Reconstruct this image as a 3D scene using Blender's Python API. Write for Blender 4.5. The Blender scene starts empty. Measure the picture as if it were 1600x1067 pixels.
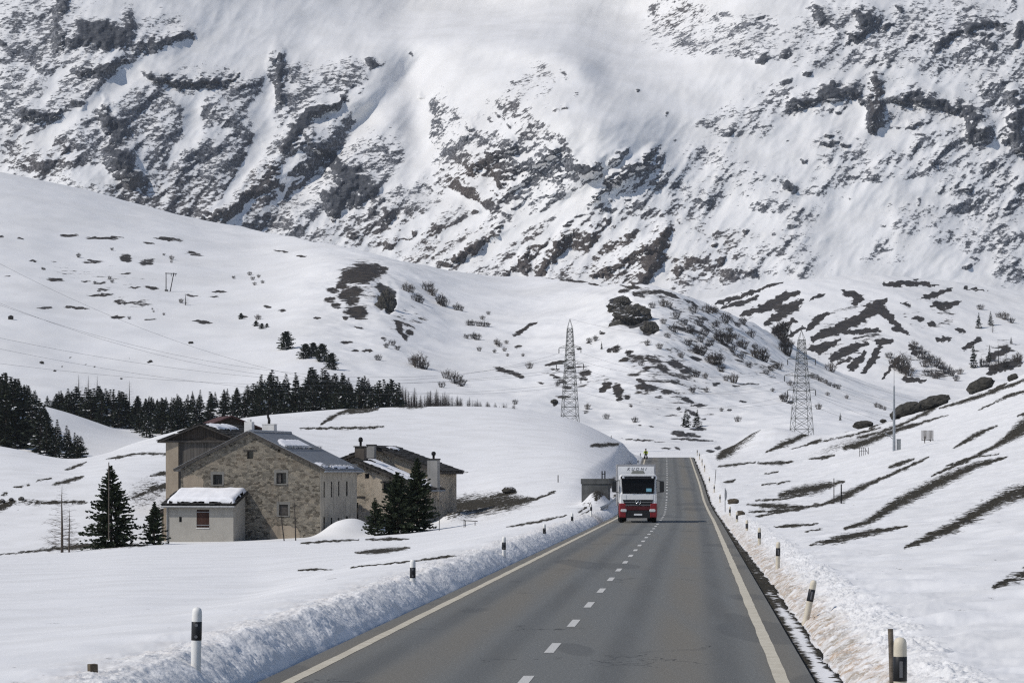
import bpy, bmesh, math, random
import numpy as np
from mathutils import Vector, Matrix, Euler
R = math.radians
scene = bpy.context.scene
COL = scene.collection
F = 4900.0; CX = 800.0; HY = 748.0; HC = 2.8      # focal length and horizon in photo pixels, eye height
# ------------------------------------------------------------------ camera
cam_d = bpy.data.cameras.new('camera'); cam = bpy.data.objects.new('camera', cam_d); COL.objects.link(cam)
cam.location = (0, 0, HC); cam.rotation_euler = (R(90), 0, 0)
cam_d.sensor_width = 36.0; cam_d.sensor_fit = 'HORIZONTAL'
cam_d.lens = 36.0 * F / 1600.0
cam_d.shift_y = (HY - 533.5) / 1600.0
cam_d.clip_start = 0.5; cam_d.clip_end = 20000
scene.camera = cam
# ------------------------------------------------------------------ light
SUN_EL, SUN_AZ = R(45), math.atan2(-0.93, -0.37)       # sun stands high, left of and a little behind the viewer
world = bpy.data.worlds.new("World"); scene.world = world; world.use_nodes = True
wn = world.node_tree; wn.nodes.clear()
sky = wn.nodes.new('ShaderNodeTexSky'); sky.sky_type = 'NISHITA'; sky.sun_disc = False
sky.sun_elevation = SUN_EL; sky.sun_rotation = SUN_AZ; sky.altitude = 1900; sky.dust_density = 2.5
bg = wn.nodes.new('ShaderNodeBackground'); bg.inputs['Strength'].default_value = 0.098
wo = wn.nodes.new('ShaderNodeOutputWorld')
wn.links.new(sky.outputs[0], bg.inputs[0]); wn.links.new(bg.outputs[0], wo.inputs[0])
sd = bpy.data.lights.new('sun', 'SUN'); sun = bpy.data.objects.new('sun', sd); COL.objects.link(sun)
sd.energy = 2.9; sd.angle = R(0.7); sd.color = (1.0, 0.95, 0.88)
sv = Vector((math.sin(SUN_AZ) * math.cos(SUN_EL), math.cos(SUN_AZ) * math.cos(SUN_EL), math.sin(SUN_EL)))
sun.rotation_euler = sv.to_track_quat('Z', 'Y').to_euler(); sun.location = (-40, 0, 80)
scene.view_settings.view_transform = 'Standard'; scene.view_settings.look = 'None'
scene.view_settings.gamma = 1.0; scene.view_settings.exposure = 0.05
try:
    scene.cycles.use_denoising = False; scene.cycles.filter_width = 1.25
    scene.cycles.max_bounces = 6; scene.cycles.diffuse_bounces = 3; scene.cycles.volume_bounces = 0
except Exception: pass
# ------------------------------------------------------------------ numpy noise
_rs = np.random.RandomState(7)
_perm = _rs.permutation(256); _perm = np.concatenate([_perm, _perm]); _ang = _rs.rand(256) * 2 * np.pi
_gx, _gy = np.cos(_ang), np.sin(_ang)
def pn(x, y, seed=0):
    x = np.asarray(x, dtype=np.float64) + seed * 17.31; y = np.asarray(y, dtype=np.float64) + seed * 9.73
    xi = np.floor(x).astype(np.int64); yi = np.floor(y).astype(np.int64)
    xf = x - xi; yf = y - yi
    u = xf * xf * xf * (xf * (xf * 6 - 15) + 10); v = yf * yf * yf * (yf * (yf * 6 - 15) + 10)
    def g(ix, iy, dx, dy):
        h = _perm[_perm[ix & 255] + (iy & 255)]
        return _gx[h] * dx + _gy[h] * dy
    a = g(xi, yi, xf, yf); b = g(xi + 1, yi, xf - 1, yf); c = g(xi, yi + 1, xf, yf - 1); d = g(xi + 1, yi + 1, xf - 1, yf - 1)
    return ((a * (1 - u) + b * u) * (1 - v) + (c * (1 - u) + d * u) * v) * 1.5
def fbm(x, y, oct=4, seed=0, gain=0.5, lac=2.03):
    s = 0; a = 1.0; t = 0
    for i in range(oct):
        s = s + a * pn(x, y, seed + i * 3); t += a; a *= gain; x = x * lac; y = y * lac
    return s / t
def ridged(x, y, oct=4, seed=0, gain=0.55):
    s = 0; a = 1.0; t = 0
    for i in range(oct):
        s = s + a * (1 - 2 * np.abs(pn(x, y, seed + i * 3))); t += a; a *= gain; x = x * 2.03; y = y * 2.03
    return s / t
def sstep(a, b, x):
    t = np.clip((x - a) / (b - a), 0, 1); return t * t * (3 - 2 * t)
def gsmooth(a, sig, axis):
    if sig <= 0: return a
    n = int(sig * 3) + 1; k = np.exp(-0.5 * (np.arange(-n, n + 1) / sig) ** 2); k /= k.sum()
    pad = [(0, 0)] * a.ndim; pad[axis] = (n, n)
    b = np.pad(a, pad, mode='edge'); out = np.zeros_like(a)
    for i, w in enumerate(k):
        sl = [slice(None)] * a.ndim; sl[axis] = slice(i, i + a.shape[axis]); out += w * b[tuple(sl)]
    return out
# ------------------------------------------------------------------ tags and mesh helpers
def tag(o, label=None, cat=None, group=None, kind=None):
    if label: o['label'] = label
    if cat: o['category'] = cat
    if group: o['group'] = group
    if kind: o['kind'] = kind
    return o
def empty(name, loc=(0, 0, 0), rz=0.0, label=None, cat=None, group=None):
    o = bpy.data.objects.new(name, None); COL.objects.link(o); o.location = loc; o.rotation_euler = (0, 0, rz)
    o.empty_display_size = 0.2
    return tag(o, label, cat, group)
KIDS = {}
def link(name, me, parent=None):
    o = bpy.data.objects.new(name, me); COL.objects.link(o)
    if parent is not None:
        o.parent = parent; KIDS.setdefault(parent, []).append(o)
    return o
def copy_tree(o, parent=None):
    c = o.copy(); COL.objects.link(c)
    if parent is not None: c.parent = parent; KIDS.setdefault(parent, []).append(c)
    for ch in KIDS.get(o, []): copy_tree(ch, c)
    return c
class MB:
    def __init__(s): s.v = []; s.f = []; s.m = []; s.sm = []
    def add(s, vs, fs, mi=0, smooth=False):
        b = len(s.v); s.v += [tuple(p) for p in vs]
        for f in fs: s.f.append(tuple(i + b for i in f)); s.m.append(mi); s.sm.append(smooth)
        return s
    def box(s, x0, x1, y0, y1, z0, z1, mi=0, M=None):
        vs = [(x0, y0, z0), (x1, y0, z0), (x1, y1, z0), (x0, y1, z0), (x0, y0, z1), (x1, y0, z1), (x1, y1, z1), (x0, y1, z1)]
        if M is not None: vs = [M @ Vector(p) for p in vs]
        return s.add(vs, [(0, 3, 2, 1), (4, 5, 6, 7), (0, 1, 5, 4), (1, 2, 6, 5), (2, 3, 7, 6), (3, 0, 4, 7)], mi)
    def bar(s, p0, p1, r0, r1=None, n=6, mi=0, smooth=True, caps=True):
        p0 = Vector(p0); p1 = Vector(p1); r1 = r0 if r1 is None else r1
        d = (p1 - p0)
        if d.length < 1e-6: return s
        q = d.to_track_quat('Z', 'Y'); vs = []
        for p, r in ((p0, r0), (p1, r1)):
            for i in range(n):
                a = 2 * math.pi * i / n; vs.append(p + q @ Vector((math.cos(a) * r, math.sin(a) * r, 0)))
        fs = [(i, (i + 1) % n, n + (i + 1) % n, n + i) for i in range(n)]
        s.add(vs, fs, mi, smooth)
        if caps: s.add(vs, [tuple(range(n - 1, -1, -1)), tuple(range(n, 2 * n))], mi, False)
        return s
    def tube(s, pts, rs, n=6, mi=0):
        for i in range(len(pts) - 1): s.bar(pts[i], pts[i + 1], rs[i], rs[i + 1], n, mi)
        return s
    def lathe(s, prof, n=16, mi=0, c=(0, 0, 0), smooth=True):
        vs = []
        for r, z in prof:
            for i in range(n):
                a = 2 * math.pi * i / n; vs.append((c[0] + r * math.cos(a), c[1] + r * math.sin(a), c[2] + z))
        fs = []
        for k in range(len(prof) - 1):
            for i in range(n):
                j = (i + 1) % n; fs.append((k * n + i, k * n + j, (k + 1) * n + j, (k + 1) * n + i))
        s.add(vs, fs, mi, smooth)
        return s.add(vs, [tuple(range(n - 1, -1, -1)), tuple(range((len(prof) - 1) * n, len(prof) * n))], mi, False)
    def prism(s, poly, axis, a, b, mi=0):
        # poly in the two remaining axes, extruded along axis from a to b
        n = len(poly)
        def P(u, v, w): return {'x': (w, u, v), 'y': (u, w, v), 'z': (u, v, w)}[axis]
        vs = [P(u, v, a) for u, v in poly] + [P(u, v, b) for u, v in poly]
        fs = [tuple(range(n)), tuple(range(2 * n - 1, n - 1, -1))] + [((i + 1) % n, i, n + i, n + (i + 1) % n) for i in range(n)]
        return s.add(vs, fs, mi)
    def mesh(s, name, mats, fix=True):
        me = bpy.data.meshes.new(name); me.from_pydata(s.v, [], s.f)
        for m in (mats if isinstance(mats, (list, tuple)) else [mats]): me.materials.append(m)
        me.polygons.foreach_set('material_index', s.m); me.polygons.foreach_set('use_smooth', s.sm)
        if fix:
            bm = bmesh.new(); bm.from_mesh(me); bmesh.ops.recalc_face_normals(bm, faces=bm.faces); bm.to_mesh(me); bm.free()
        me.update(); return me
    def build(s, name, mats, parent=None, fix=True, bevel=0):
        o = link(name, s.mesh(name, mats, fix), parent)
        if bevel:
            b = o.modifiers.new('bevel', 'BEVEL'); b.width = bevel; b.segments = 2; b.limit_method = 'ANGLE'; b.angle_limit = R(40)
        return o
def boolean(o, cutters):
    for c in cutters:
        c.parent = o.parent
        m = o.modifiers.new('cut', 'BOOLEAN'); m.operation = 'DIFFERENCE'; m.solver = 'EXACT'; m.object = c
    bpy.context.view_layer.update()
    dg = bpy.context.evaluated_depsgraph_get()
    me = bpy.data.meshes.new_from_object(o.evaluated_get(dg)); o.modifiers.clear()
    old = o.data; o.data = me
    bpy.data.meshes.remove(old)
    for c in cutters:
        d = c.data; bpy.data.objects.remove(c); bpy.data.meshes.remove(d)
    return o
def grid_mesh(name, V, mats, mask=None, smooth=True):
    r, c, _ = V.shape
    me = bpy.data.meshes.new(name)
    me.vertices.add(r * c); me.vertices.foreach_set('co', V.reshape(-1).astype(np.float32))
    i = np.arange(r * c).reshape(r, c)
    q = np.stack([i[:-1, :-1], i[:-1, 1:], i[1:, 1:], i[1:, :-1]], -1).reshape(-1, 4)
    n = len(q)
    me.loops.add(n * 4); me.loops.foreach_set('vertex_index', q.reshape(-1).astype(np.int32))
    me.polygons.add(n); me.polygons.foreach_set('loop_start', np.arange(0, n * 4, 4, dtype=np.int32))
    try: me.polygons.foreach_set('loop_total', np.full(n, 4, dtype=np.int32))
    except Exception: pass
    me.polygons.foreach_set('use_smooth', np.full(n, smooth, dtype=bool))
    me.update(calc_edges=True)
    if mask is not None:
        at = me.attributes.new('cover', 'FLOAT_COLOR', 'POINT')
        m4 = np.ones((r * c, 4), dtype=np.float32); m4[:, :3] = mask.reshape(-1, 3)
        at.data.foreach_set('color', m4.reshape(-1))
    for m in (mats if isinstance(mats, (list, tuple)) else [mats]): me.materials.append(m)
    return me
# ------------------------------------------------------------------ material helpers
class NT:
    def __init__(s, name):
        s.mat = bpy.data.materials.new(name); s.mat.use_nodes = True; s.t = s.mat.node_tree; s.t.nodes.clear()
        s.out = s.n('ShaderNodeOutputMaterial'); s.b = s.n('ShaderNodeBsdfPrincipled'); s.l(s.b.outputs[0], s.out.inputs[0])
        s.b.inputs['Specular IOR Level'].default_value = 0.25
    def n(s, t, **k):
        x = s.t.nodes.new(t)
        for a, v in k.items(): setattr(x, a, v)
        return x
    def l(s, a, b): s.t.links.new(a, b)
    def set(s, inp, v):
        if isinstance(v, bpy.types.NodeSocket): s.l(v, inp)
        elif isinstance(v, (tuple, list)) and len(v) == 3 and inp.type == 'RGBA': inp.default_value = (*v, 1)
        else: inp.default_value = v
    def math(s, op, a, b=0.0, clamp=False):
        m = s.n('ShaderNodeMath', operation=op); m.use_clamp = clamp; s.set(m.inputs[0], a); s.set(m.inputs[1], b); return m.outputs[0]
    def mix(s, f, a, b, blend='MIX'):
        m = s.n('ShaderNodeMix', data_type='RGBA', blend_type=blend); s.set(m.inputs[0], f); s.set(m.inputs[6], a); s.set(m.inputs[7], b); return m.outputs[2]
    def coord(s, sc=(1, 1, 1), rot=(0, 0, 0), kind='Object'):
        c = s.n('ShaderNodeTexCoord'); mp = s.n('ShaderNodeMapping'); mp.inputs['Scale'].default_value = sc; mp.inputs['Rotation'].default_value = rot
        if any(rot):      # turn first, stretch afterwards
            mr = s.n('ShaderNodeMapping'); mr.inputs['Rotation'].default_value = rot; mp.inputs['Rotation'].default_value = (0, 0, 0)
            s.l(c.outputs[kind], mr.inputs[0]); s.l(mr.outputs[0], mp.inputs[0])
        else: s.l(c.outputs[kind], mp.inputs[0])
        return mp.outputs[0]
    def noise(s, co, sc, det=4, rough=0.55, dist=0.0):
        x = s.n('ShaderNodeTexNoise'); s.l(co, x.inputs['Vector']); x.inputs['Scale'].default_value = sc
        x.inputs['Detail'].default_value = det; x.inputs['Roughness'].default_value = rough; x.inputs['Distortion'].default_value = dist
        return x.outputs[0]
    def ramp(s, f, a, b, smooth=True, lo=0.0, hi=1.0):
        m = s.n('ShaderNodeMapRange'); m.interpolation_type = 'SMOOTHSTEP' if smooth else 'LINEAR'
        s.set(m.inputs[0], f); m.inputs[1].default_value = a; m.inputs[2].default_value = b; m.inputs[3].default_value = lo; m.inputs[4].default_value = hi
        return m.outputs[0]
    def bump(s, h, strength=0.3, dist=0.1, normal=None):
        b = s.n('ShaderNodeBump'); b.inputs['Strength'].default_value = strength; b.inputs['Distance'].default_value = dist; s.l(h, b.inputs['Height'])
        if normal is not None: s.l(normal, b.inputs['Normal'])
        s.l(b.outputs[0], s.b.inputs['Normal']); return b.outputs[0]
    def done(s, col=None, rough=0.8, metal=0.0, spec=None):
        if col is not None: s.set(s.b.inputs['Base Color'], col)
        s.set(s.b.inputs['Roughness'], rough); s.b.inputs['Metallic'].default_value = metal
        if spec is not None: s.b.inputs['Specular IOR Level'].default_value = spec
        return s.mat
def plain(name, col, rough=0.6, metal=0.0, var=0.12, sc=4.0, spec=0.3, bump=0.0):
    m = NT(name); co = m.coord(); nz = m.noise(co, sc, 5, 0.6)
    f = m.ramp(nz, 0.3, 0.7)
    dark = tuple(c * (1 - var) for c in col); lite = tuple(min(1, c * (1 + var)) for c in col)
    if bump: m.bump(m.noise(co, sc * 6, 4, 0.6), bump, 0.02)
    return m.done(m.mix(f, dark, lite), rough, metal, spec)
# ================================================================== TERRAIN
SNOW_A = (0.81, 0.806, 0.802); SNOW_B = (0.74, 0.735, 0.727)
def terrain_mat(name, scale, stretch=(1, 1, 1), rot=(0, 0, 0), rock=((0.055, 0.058, 0.066), (0.13, 0.125, 0.125)),
                soil=((0.030, 0.026, 0.020), (0.075, 0.062, 0.045)), edge=0.06, amp=1.0, bscale=None, bstr=0.3, bdist=0.3, dirt=False, det=7, rough=0.66, snowbump=0.12, bands=0, frost=0):
    m = NT(name)
    at = m.n('ShaderNodeAttribute', attribute_name='cover'); sp = m.n('ShaderNodeSeparateColor'); m.l(at.outputs['Color'], sp.inputs[0])
    co = m.coord(stretch, rot); co0 = m.coord()
    nz = m.noise(co, scale, det, rough, 0.3)
    nz2 = m.noise(co0, scale * 2.7, 5, 0.6)
    if bands: nz2 = m.noise(m.coord((1, 1, 2.3), (0, R(16), 0)), scale * bands, 7, 0.72)
    wb = 0.55 if bands else 0.28
    nn = m.math('ADD', m.math('MULTIPLY', nz, 1 - wb), m.math('MULTIPLY', nz2, wb))
    f = m.math('ADD', sp.outputs[0], m.math('MULTIPLY', m.math('MULTIPLY', m.math('SUBTRACT', nn, 0.5), sp.outputs[1]), 2.6 * amp))
    fac = m.ramp(f, 0.5 - edge, 0.5 + edge)
    big = m.noise(co0, scale * 0.35, 3, 0.5)
    fine = m.noise(co0, scale * 6.0, 4, 0.65)
    rk = m.mix(m.ramp(nz2, 0.32, 0.68), rock[0], rock[1])
    if frost: rk = m.mix(m.math('MULTIPLY', m.ramp(m.math('ADD', m.math('MULTIPLY', fine, .6), m.math('MULTIPLY', nz, .4)), 0.46, 0.62), m.math('MULTIPLY', m.math('SUBTRACT', sp.outputs[1], 0.42, clamp=True), frost * 1.9)), rk, (0.42, 0.43, 0.46))
    sl = m.mix(m.ramp(fine, 0.35, 0.68), soil[0], soil[1])
    bare = m.mix(sp.outputs[2], rk, sl)
    snow = m.mix(m.ramp(big, 0.35, 0.7), SNOW_A, SNOW_B)
    if dirt:      # blue channel above 1 marks dirty, sand-stained snow thrown up by the plough
        d = m.math('SUBTRACT', sp.outputs[2], 1.0, clamp=True)
        dn = m.noise(m.coord((1, .45, 1)), 2.6, 4, 0.6); dn2 = m.noise(co0, 0.7, 3, 0.5)
        dm = m.math('MULTIPLY', d, m.math('ADD', m.ramp(dn, 0.42, 0.66), m.math('MULTIPLY', m.ramp(dn2, 0.35, 0.65), 0.25)), clamp=True)
        snow = m.mix(dm, snow, m.mix(m.ramp(dn2, 0.4, 0.6), (0.46, 0.37, 0.29), (0.36, 0.33, 0.29)))
    col = m.mix(fac, snow, bare)
    h = m.math('ADD', m.math('MULTIPLY', m.math('SUBTRACT', 1.0, fac), 0.5), m.math('MULTIPLY', m.math('MULTIPLY', fine, m.math('ADD', fac, snowbump)), 1.0))
    m.bump(h, bstr, bdist)
    return m.done(col, 0.85, spec=0.15)

def ell(px, py, blobs, M=None, warp=0.0, seed=0, angular=False):
    """strength field of a list of (cx, cy, rx, ry, rot_deg, amp) patches"""
    if warp:
        px = px + warp * fbm(px / (warp * 3.2), py / (warp * 3.2), 3, seed); py = py + warp * fbm(px / (warp * 3.2), py / (warp * 3.2), 3, seed + 50)
    out = np.zeros_like(px)
    for b in blobs:
        cx, cy, rx, ry = b[:4]; rot = b[4] if len(b) > 4 else 0; amp = b[5] if len(b) > 5 else 1.0
        rr = max(rx, ry) * 1.7
        sel = (np.abs(px - cx) < rr) & (np.abs(py - cy) < rr)
        if not sel.any(): continue
        c, s = math.cos(R(rot)), math.sin(R(rot)); x = px[sel] - cx; y = py[sel] - cy
        if angular:
            k = (cx * 7.13 + cy * 3.71) % 1.0; p = 1.0 + 1.2 * ((cx * 1.37 + cy * 5.9) % 1.0); X_ = (x * c + y * s) / rx; Y_ = (-x * s + y * c) / ry + .9 * (k - .5) * X_; d = (np.abs(X_) ** p + np.abs(Y_) ** p) ** (1 / p)
        else: d = np.sqrt(((x * c + y * s) / rx) ** 2 + ((-x * s + y * c) / ry) ** 2)
        val = amp * np.clip((1.45 - d) / 0.9, 0, 1)
        if amp >= 0: out[sel] = np.maximum(out[sel], val)
        else: out[sel] = out[sel] + val
    return out
def strokes(px, py, lst, warp=1.5, seed=3, fat=1.0):
    """field peaking along polylines; each is a list of (x, y, halfwidth)"""
    wx = px + warp * fbm(px / 9, py / 5, 3, seed); wy = py + 0.8 * warp * fbm(px / 9, py / 5, 3, seed + 40)
    out = np.zeros_like(px)
    for st in lst:
        xs = [p[0] for p in st]; ys = [p[1] for p in st]; w = max(p[2] for p in st) * 2.6 * fat + 2
        sel = (px > min(xs) - w) & (px < max(xs) + w) & (py > min(ys) - w) & (py < max(ys) + w)
        if not sel.any(): continue
        x = wx[sel]; y = wy[sel]; o = out[sel]
        for (x0, y0, w0), (x1, y1, w1) in zip(st[:-1], st[1:]):
            dx, dy = x1 - x0, y1 - y0; L = dx * dx + dy * dy + 1e-9
            t = np.clip(((x - x0) * dx + (y - y0) * dy) / L, 0, 1)
            d = np.hypot(x - x0 - t * dx, y - y0 - t * dy) / ((w0 + t * (w1 - w0)) * fat + 1e-6)
            o = np.maximum(o, np.clip(1.05 - 0.52 * d, 0, 1))
        out[sel] = o
    return out
class Sheet:
    def zv(s, x, y):      # many points at once
        c = np.interp(CX + x / y * F, s.px, np.arange(len(s.px))); r = np.interp(y, s.Y[:, 0], np.arange(s.Y.shape[0])); c0 = np.clip(c.astype(int), 0, len(s.px) - 2); r0 = np.clip(r.astype(int), 0, s.Y.shape[0] - 2); a = c - c0; b = r - r0
        return (s.Z[r0, c0] * (1 - a) + s.Z[r0, c0 + 1] * a) * (1 - b) + (s.Z[r0 + 1, c0] * (1 - a) + s.Z[r0 + 1, c0 + 1] * a) * b
    """a ground sheet on a (column, row) lattice; knows where it is seen and how high it lies"""
    def __init__(s, px, X, Y, Z): s.px = px; s.X, s.Y, s.Z = X, Y, Z; s.proj = HY - (Z - HC) / Y * F
    def z(s, x, y):
        p = CX + x / y * F; j = int(np.clip(np.searchsorted(s.px, p), 1, len(s.px) - 1))
        t = (p - s.px[j - 1]) / (s.px[j] - s.px[j - 1]); t = min(max(t, 0), 1)
        return (1 - t) * float(np.interp(y, s.Y[:, j - 1], s.Z[:, j - 1])) + t * float(np.interp(y, s.Y[:, j], s.Z[:, j]))
    def at(s, p, q, ymin=0):
        """the nearest ground point met at photo column p, row q"""
        j = int(np.clip(np.searchsorted(s.px, p), 0, len(s.px) - 1)); col = s.proj[:, j]; ok = np.where((col <= q) & (s.Y[:, j] > ymin))[0]
        i = ok[0] if len(ok) else int(np.argmin(col))
        y = float(s.Y[i, j]); return Vector(((p - CX) / F * y, y, float(s.Z[i, j])))
def cols(lo, hi, step, out=3200):
    core = np.arange(lo, hi + 1e-6, step); g = step * 1.22 ** np.arange(1, 60); left = lo - np.cumsum(g); right = hi + np.cumsum(g)
    left = left[left > CX - out][::-1]; right = right[right < CX + out]
    return np.concatenate([left, core, right])
def ctrl_field(ctrl, px, t, sx, st):
    """ctrl: {px: [(t, v), ...]} -> smooth field over t rows and px columns"""
    ks = sorted(ctrl); M = np.stack([np.interp(t, [a for a, _ in ctrl[k]], [b for _, b in ctrl[k]]) for k in ks], 1)
    Z = np.empty((len(t), len(px)))
    for i in range(len(t)): Z[i] = np.interp(px, ks, M[i])
    # smooth across columns on an even lattice
    ex = np.arange(px[0], px[-1] + 8, 8.0)
    E = np.stack([np.interp(ex, px, Z[i]) for i in range(len(t))]); E = gsmooth(E, sx / 8.0, 1); E = gsmooth(E, st, 0)
    return np.stack([np.interp(px, ex, E[i]) for i in range(len(t))])

# ---- road centre line and profile
def road_x(y): return np.interp(y, [-60, 0, 242, 340, 486, 560, 700], [-5.7, -2.2, 11.98, 17.0, 24.15, 27.8, 34.5])
_ry = np.arange(-80, 720, 2.0); _rx = gsmooth(road_x(_ry), 12, 0)
def road_x(y): return np.interp(y, _ry, _rx)
_rz = gsmooth(np.interp(_ry, [-80, 250, 300, 340, 420, 478, 500, 540, 700], [0, 0, 0.65, 2.05, 4.35, 6.15, 6.3, 5.0, -4.0]), 6, 0)
def road_z(y): return np.interp(y, _ry, _rz)

# ---- 1. near snow field -----------------------------------------------------
NPX = cols(-40, 1640, 2.1, 4200)
ND = [13.0]
while ND[-1] < 600: ND.append(ND[-1] * 1.0058)
ND = np.array(ND)
left = {
 -3000: [(13, .4), (100, -.6), (230, -2.8), (300, 2.0), (360, 7.0), (430, 2), (600, -4)],
 0:   [(13, .4), (41, .35), (100, -.7), (180, -2.0), (228, -2.85), (246, -3.3), (266, -1.2), (300, 2.6), (345, 6.2), (362, 7.05), (400, 4.5), (460, 1), (600, -4)],
 115: [(13, .4), (41, .35), (100, -.6), (180, -1.9), (230, -2.62), (247, -3.0), (266, -.9), (300, 2.5), (335, 4.6), (352, 5.0), (400, 3), (460, 0.5), (600, -4)],
 200: [(13, .4), (41, .35), (100, -.5), (180, -1.7), (235, -2.3), (252, -2.6), (270, -.2), (310, 3.9), (350, 6.2), (385, 7.3), (430, 5), (600, -4)],
 300: [(13, .4), (41, .35), (100, -.5), (180, -1.6), (238, -2.25), (252, -2.4), (270, -1.0), (310, 3.6), (360, 8.0), (400, 10.0), (440, 8), (600, -3)],
 400: [(13, .4), (41, .35), (100, -.5), (180, -1.5), (245, -2.05), (256, -2.2), (275, -1.3), (310, 2.6), (360, 8.3), (412, 11.5), (450, 10), (600, -2)],
 500: [(13, .4), (60, .3), (110, -.3), (180, -1.3), (245, -1.85), (265, -1.7), (300, 1.5), (350, 6.6), (418, 12.4), (460, 11), (600, -2)],
 640: [(13, .4), (73, .3), (120, -.1), (180, -1.0), (245, -1.5), (270, -.9), (300, .6), (350, 5.6), (422, 13.1), (470, 11), (600, -2)],
 720: [(13, .4), (90, .3), (150, -.2), (200, -.8), (245, -1.0), (270, -.5), (300, .9), (350, 5.4), (422, 13.2), (470, 11), (600, -2)],
 800: [(13, .4), (105, .3), (150, .1), (200, -.3), (245, -.3), (280, .9), (340, 4.8), (422, 12.9), (470, 11), (600, -2)],
 900: [(13, .4), (140, .3), (200, .2), (260, .9), (300, 2.5), (360, 6.6), (430, 11.6), (480, 8), (600, -2)],
 960: [(13, .4), (200, .4), (260, .7), (300, 1.7), (360, 4.8), (455, 9.55), (490, 7.6), (600, -2)],
 1000: [(13, .4), (250, .5), (300, 1.1), (360, 3.1), (430, 5.3), (482, 7.0), (505, 6.4), (600, -2)],
 1060: [(13, .4), (250, .5), (300, 1.2), (360, 3.6), (440, 6.0), (490, 6.5), (600, -2)],
 4000: [(13, .4), (250, .5), (300, 1.2), (360, 3.6), (440, 6.0), (490, 6.5), (600, -2)],
}
ZL = ctrl_field(left, NPX, ND, 22, 4)
U = (NPX - CX) / F
NX = ND[:, None] * U[None, :]; NY = np.repeat(ND[:, None], len(NPX), 1)
off = NX - road_x(ND)[:, None]; rz = road_z(ND)[:, None]
n_lo = fbm(NX / 14, NY / 22, 3, 11); n_mid = fbm(NX / 2.6, NY / 3.4, 3, 12); n_hi = fbm(NX / .55, NY / .7, 3, 13); n_vhi = fbm(NX / .2, NY / .28, 2, 14)
ZL = ZL + 0.10 * n_lo * sstep(60, 200, NY) + 0.05 * n_mid * (1 - sstep(60, 180, NY))
# left bank
bh = (0.45 + 0.09 * n_mid + 0.04 * n_lo) * (1 - 0.35 * sstep(230, 420, NY))
foot = -3.82 + 0.14 * n_mid + 0.03 * n_hi
rise = np.clip((foot - off) / .80, 0, 1); rise = rise * (1.55 - .55 * rise)
bump_l = rise * (1 - sstep(.9, 2.6, -off - 3.8))
lump = 0.055 * n_hi + 0.10 * np.maximum(n_mid, 0) + 0.02 * n_vhi
wl = sstep(0.6, 1.0, (-off - 4.2) / (5.4 - 3.6 * sstep(260, 420, NY)) * .9 + .1)
wl = sstep(0.0, 1.0, (-off - 4.5) / (5.4 - 3.2 * sstep(260, 400, NY)))
z_left = rz - 0.16 + rise * (bh + 0.16) * (1 - wl) + wl * (ZL - rz + 0.16) + lump * bump_l
z_left = np.where(off > foot, rz - 0.16, z_left)
# right side: gutter, dirty bank, rising slope
o = off
gut = 4.30 - 0.20 * sstep(60, 200, NY) + 0.14 * n_mid + 0.05 * n_hi
riseR = np.clip((o - gut) / 1.5, 0, 1); riseR = riseR * (1.6 - .6 * riseR)
sl = np.maximum(o - 6.0, 0)
grow = 0.060 * sl + 0.0030 * sl ** 2 * (0.9 + .3 * sstep(200, 480, NY)) + 0.6 * sstep(8, 20, sl) * sstep(120, 300, NY)
grow = np.where(sl > 62, grow[:, :] * 0 + 0.060 * 62 + 0.0030 * 62 ** 2 * 1.2 + 0.6 + 0.42 * (sl - 62), grow)
hump = 3.3 * np.exp(-((o - 15.5) / 5.5) ** 2 - ((NY - 492) / 26) ** 2)
z_right = rz - 0.16 + riseR * (0.16 + .34 + 0.12 * n_mid) + grow + hump + 0.30 * n_lo * sstep(6, 14, o) * sstep(50, 120, NY) + 0.06 * n_mid * sstep(5, 8, o)
z_right += (0.05 * n_hi + 0.13 * np.maximum(n_mid, 0) + 0.012 * n_vhi) * sstep(0, .35, riseR) * (1 - sstep(5.6, 9.5, o) * 0.93) * (1 - 0.45 * sstep(60, 160, NY))
# beyond the crest the hillside drops
back = np.maximum(NY - 505 - 0.12 * np.maximum(o - 30, 0), 0)
z_right = z_right - 0.13 * back * sstep(6, 14, o)
gutter_z = rz - 0.11 + 0.02 * n_hi
z_right = np.where((o > 3.5) & (riseR <= 0), gutter_z, z_right)
NZ = np.where(off < 0, z_left, z_right)
inroad = (off > -3.66) & (off < 3.66)
NZ = np.where(inroad, rz - 0.18, NZ)
NZ += 1.25 * np.exp(-((off + 5.7) / .95) ** 2) * sstep(243, 251, NY) * (1 - sstep(264, 280, NY))
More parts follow.
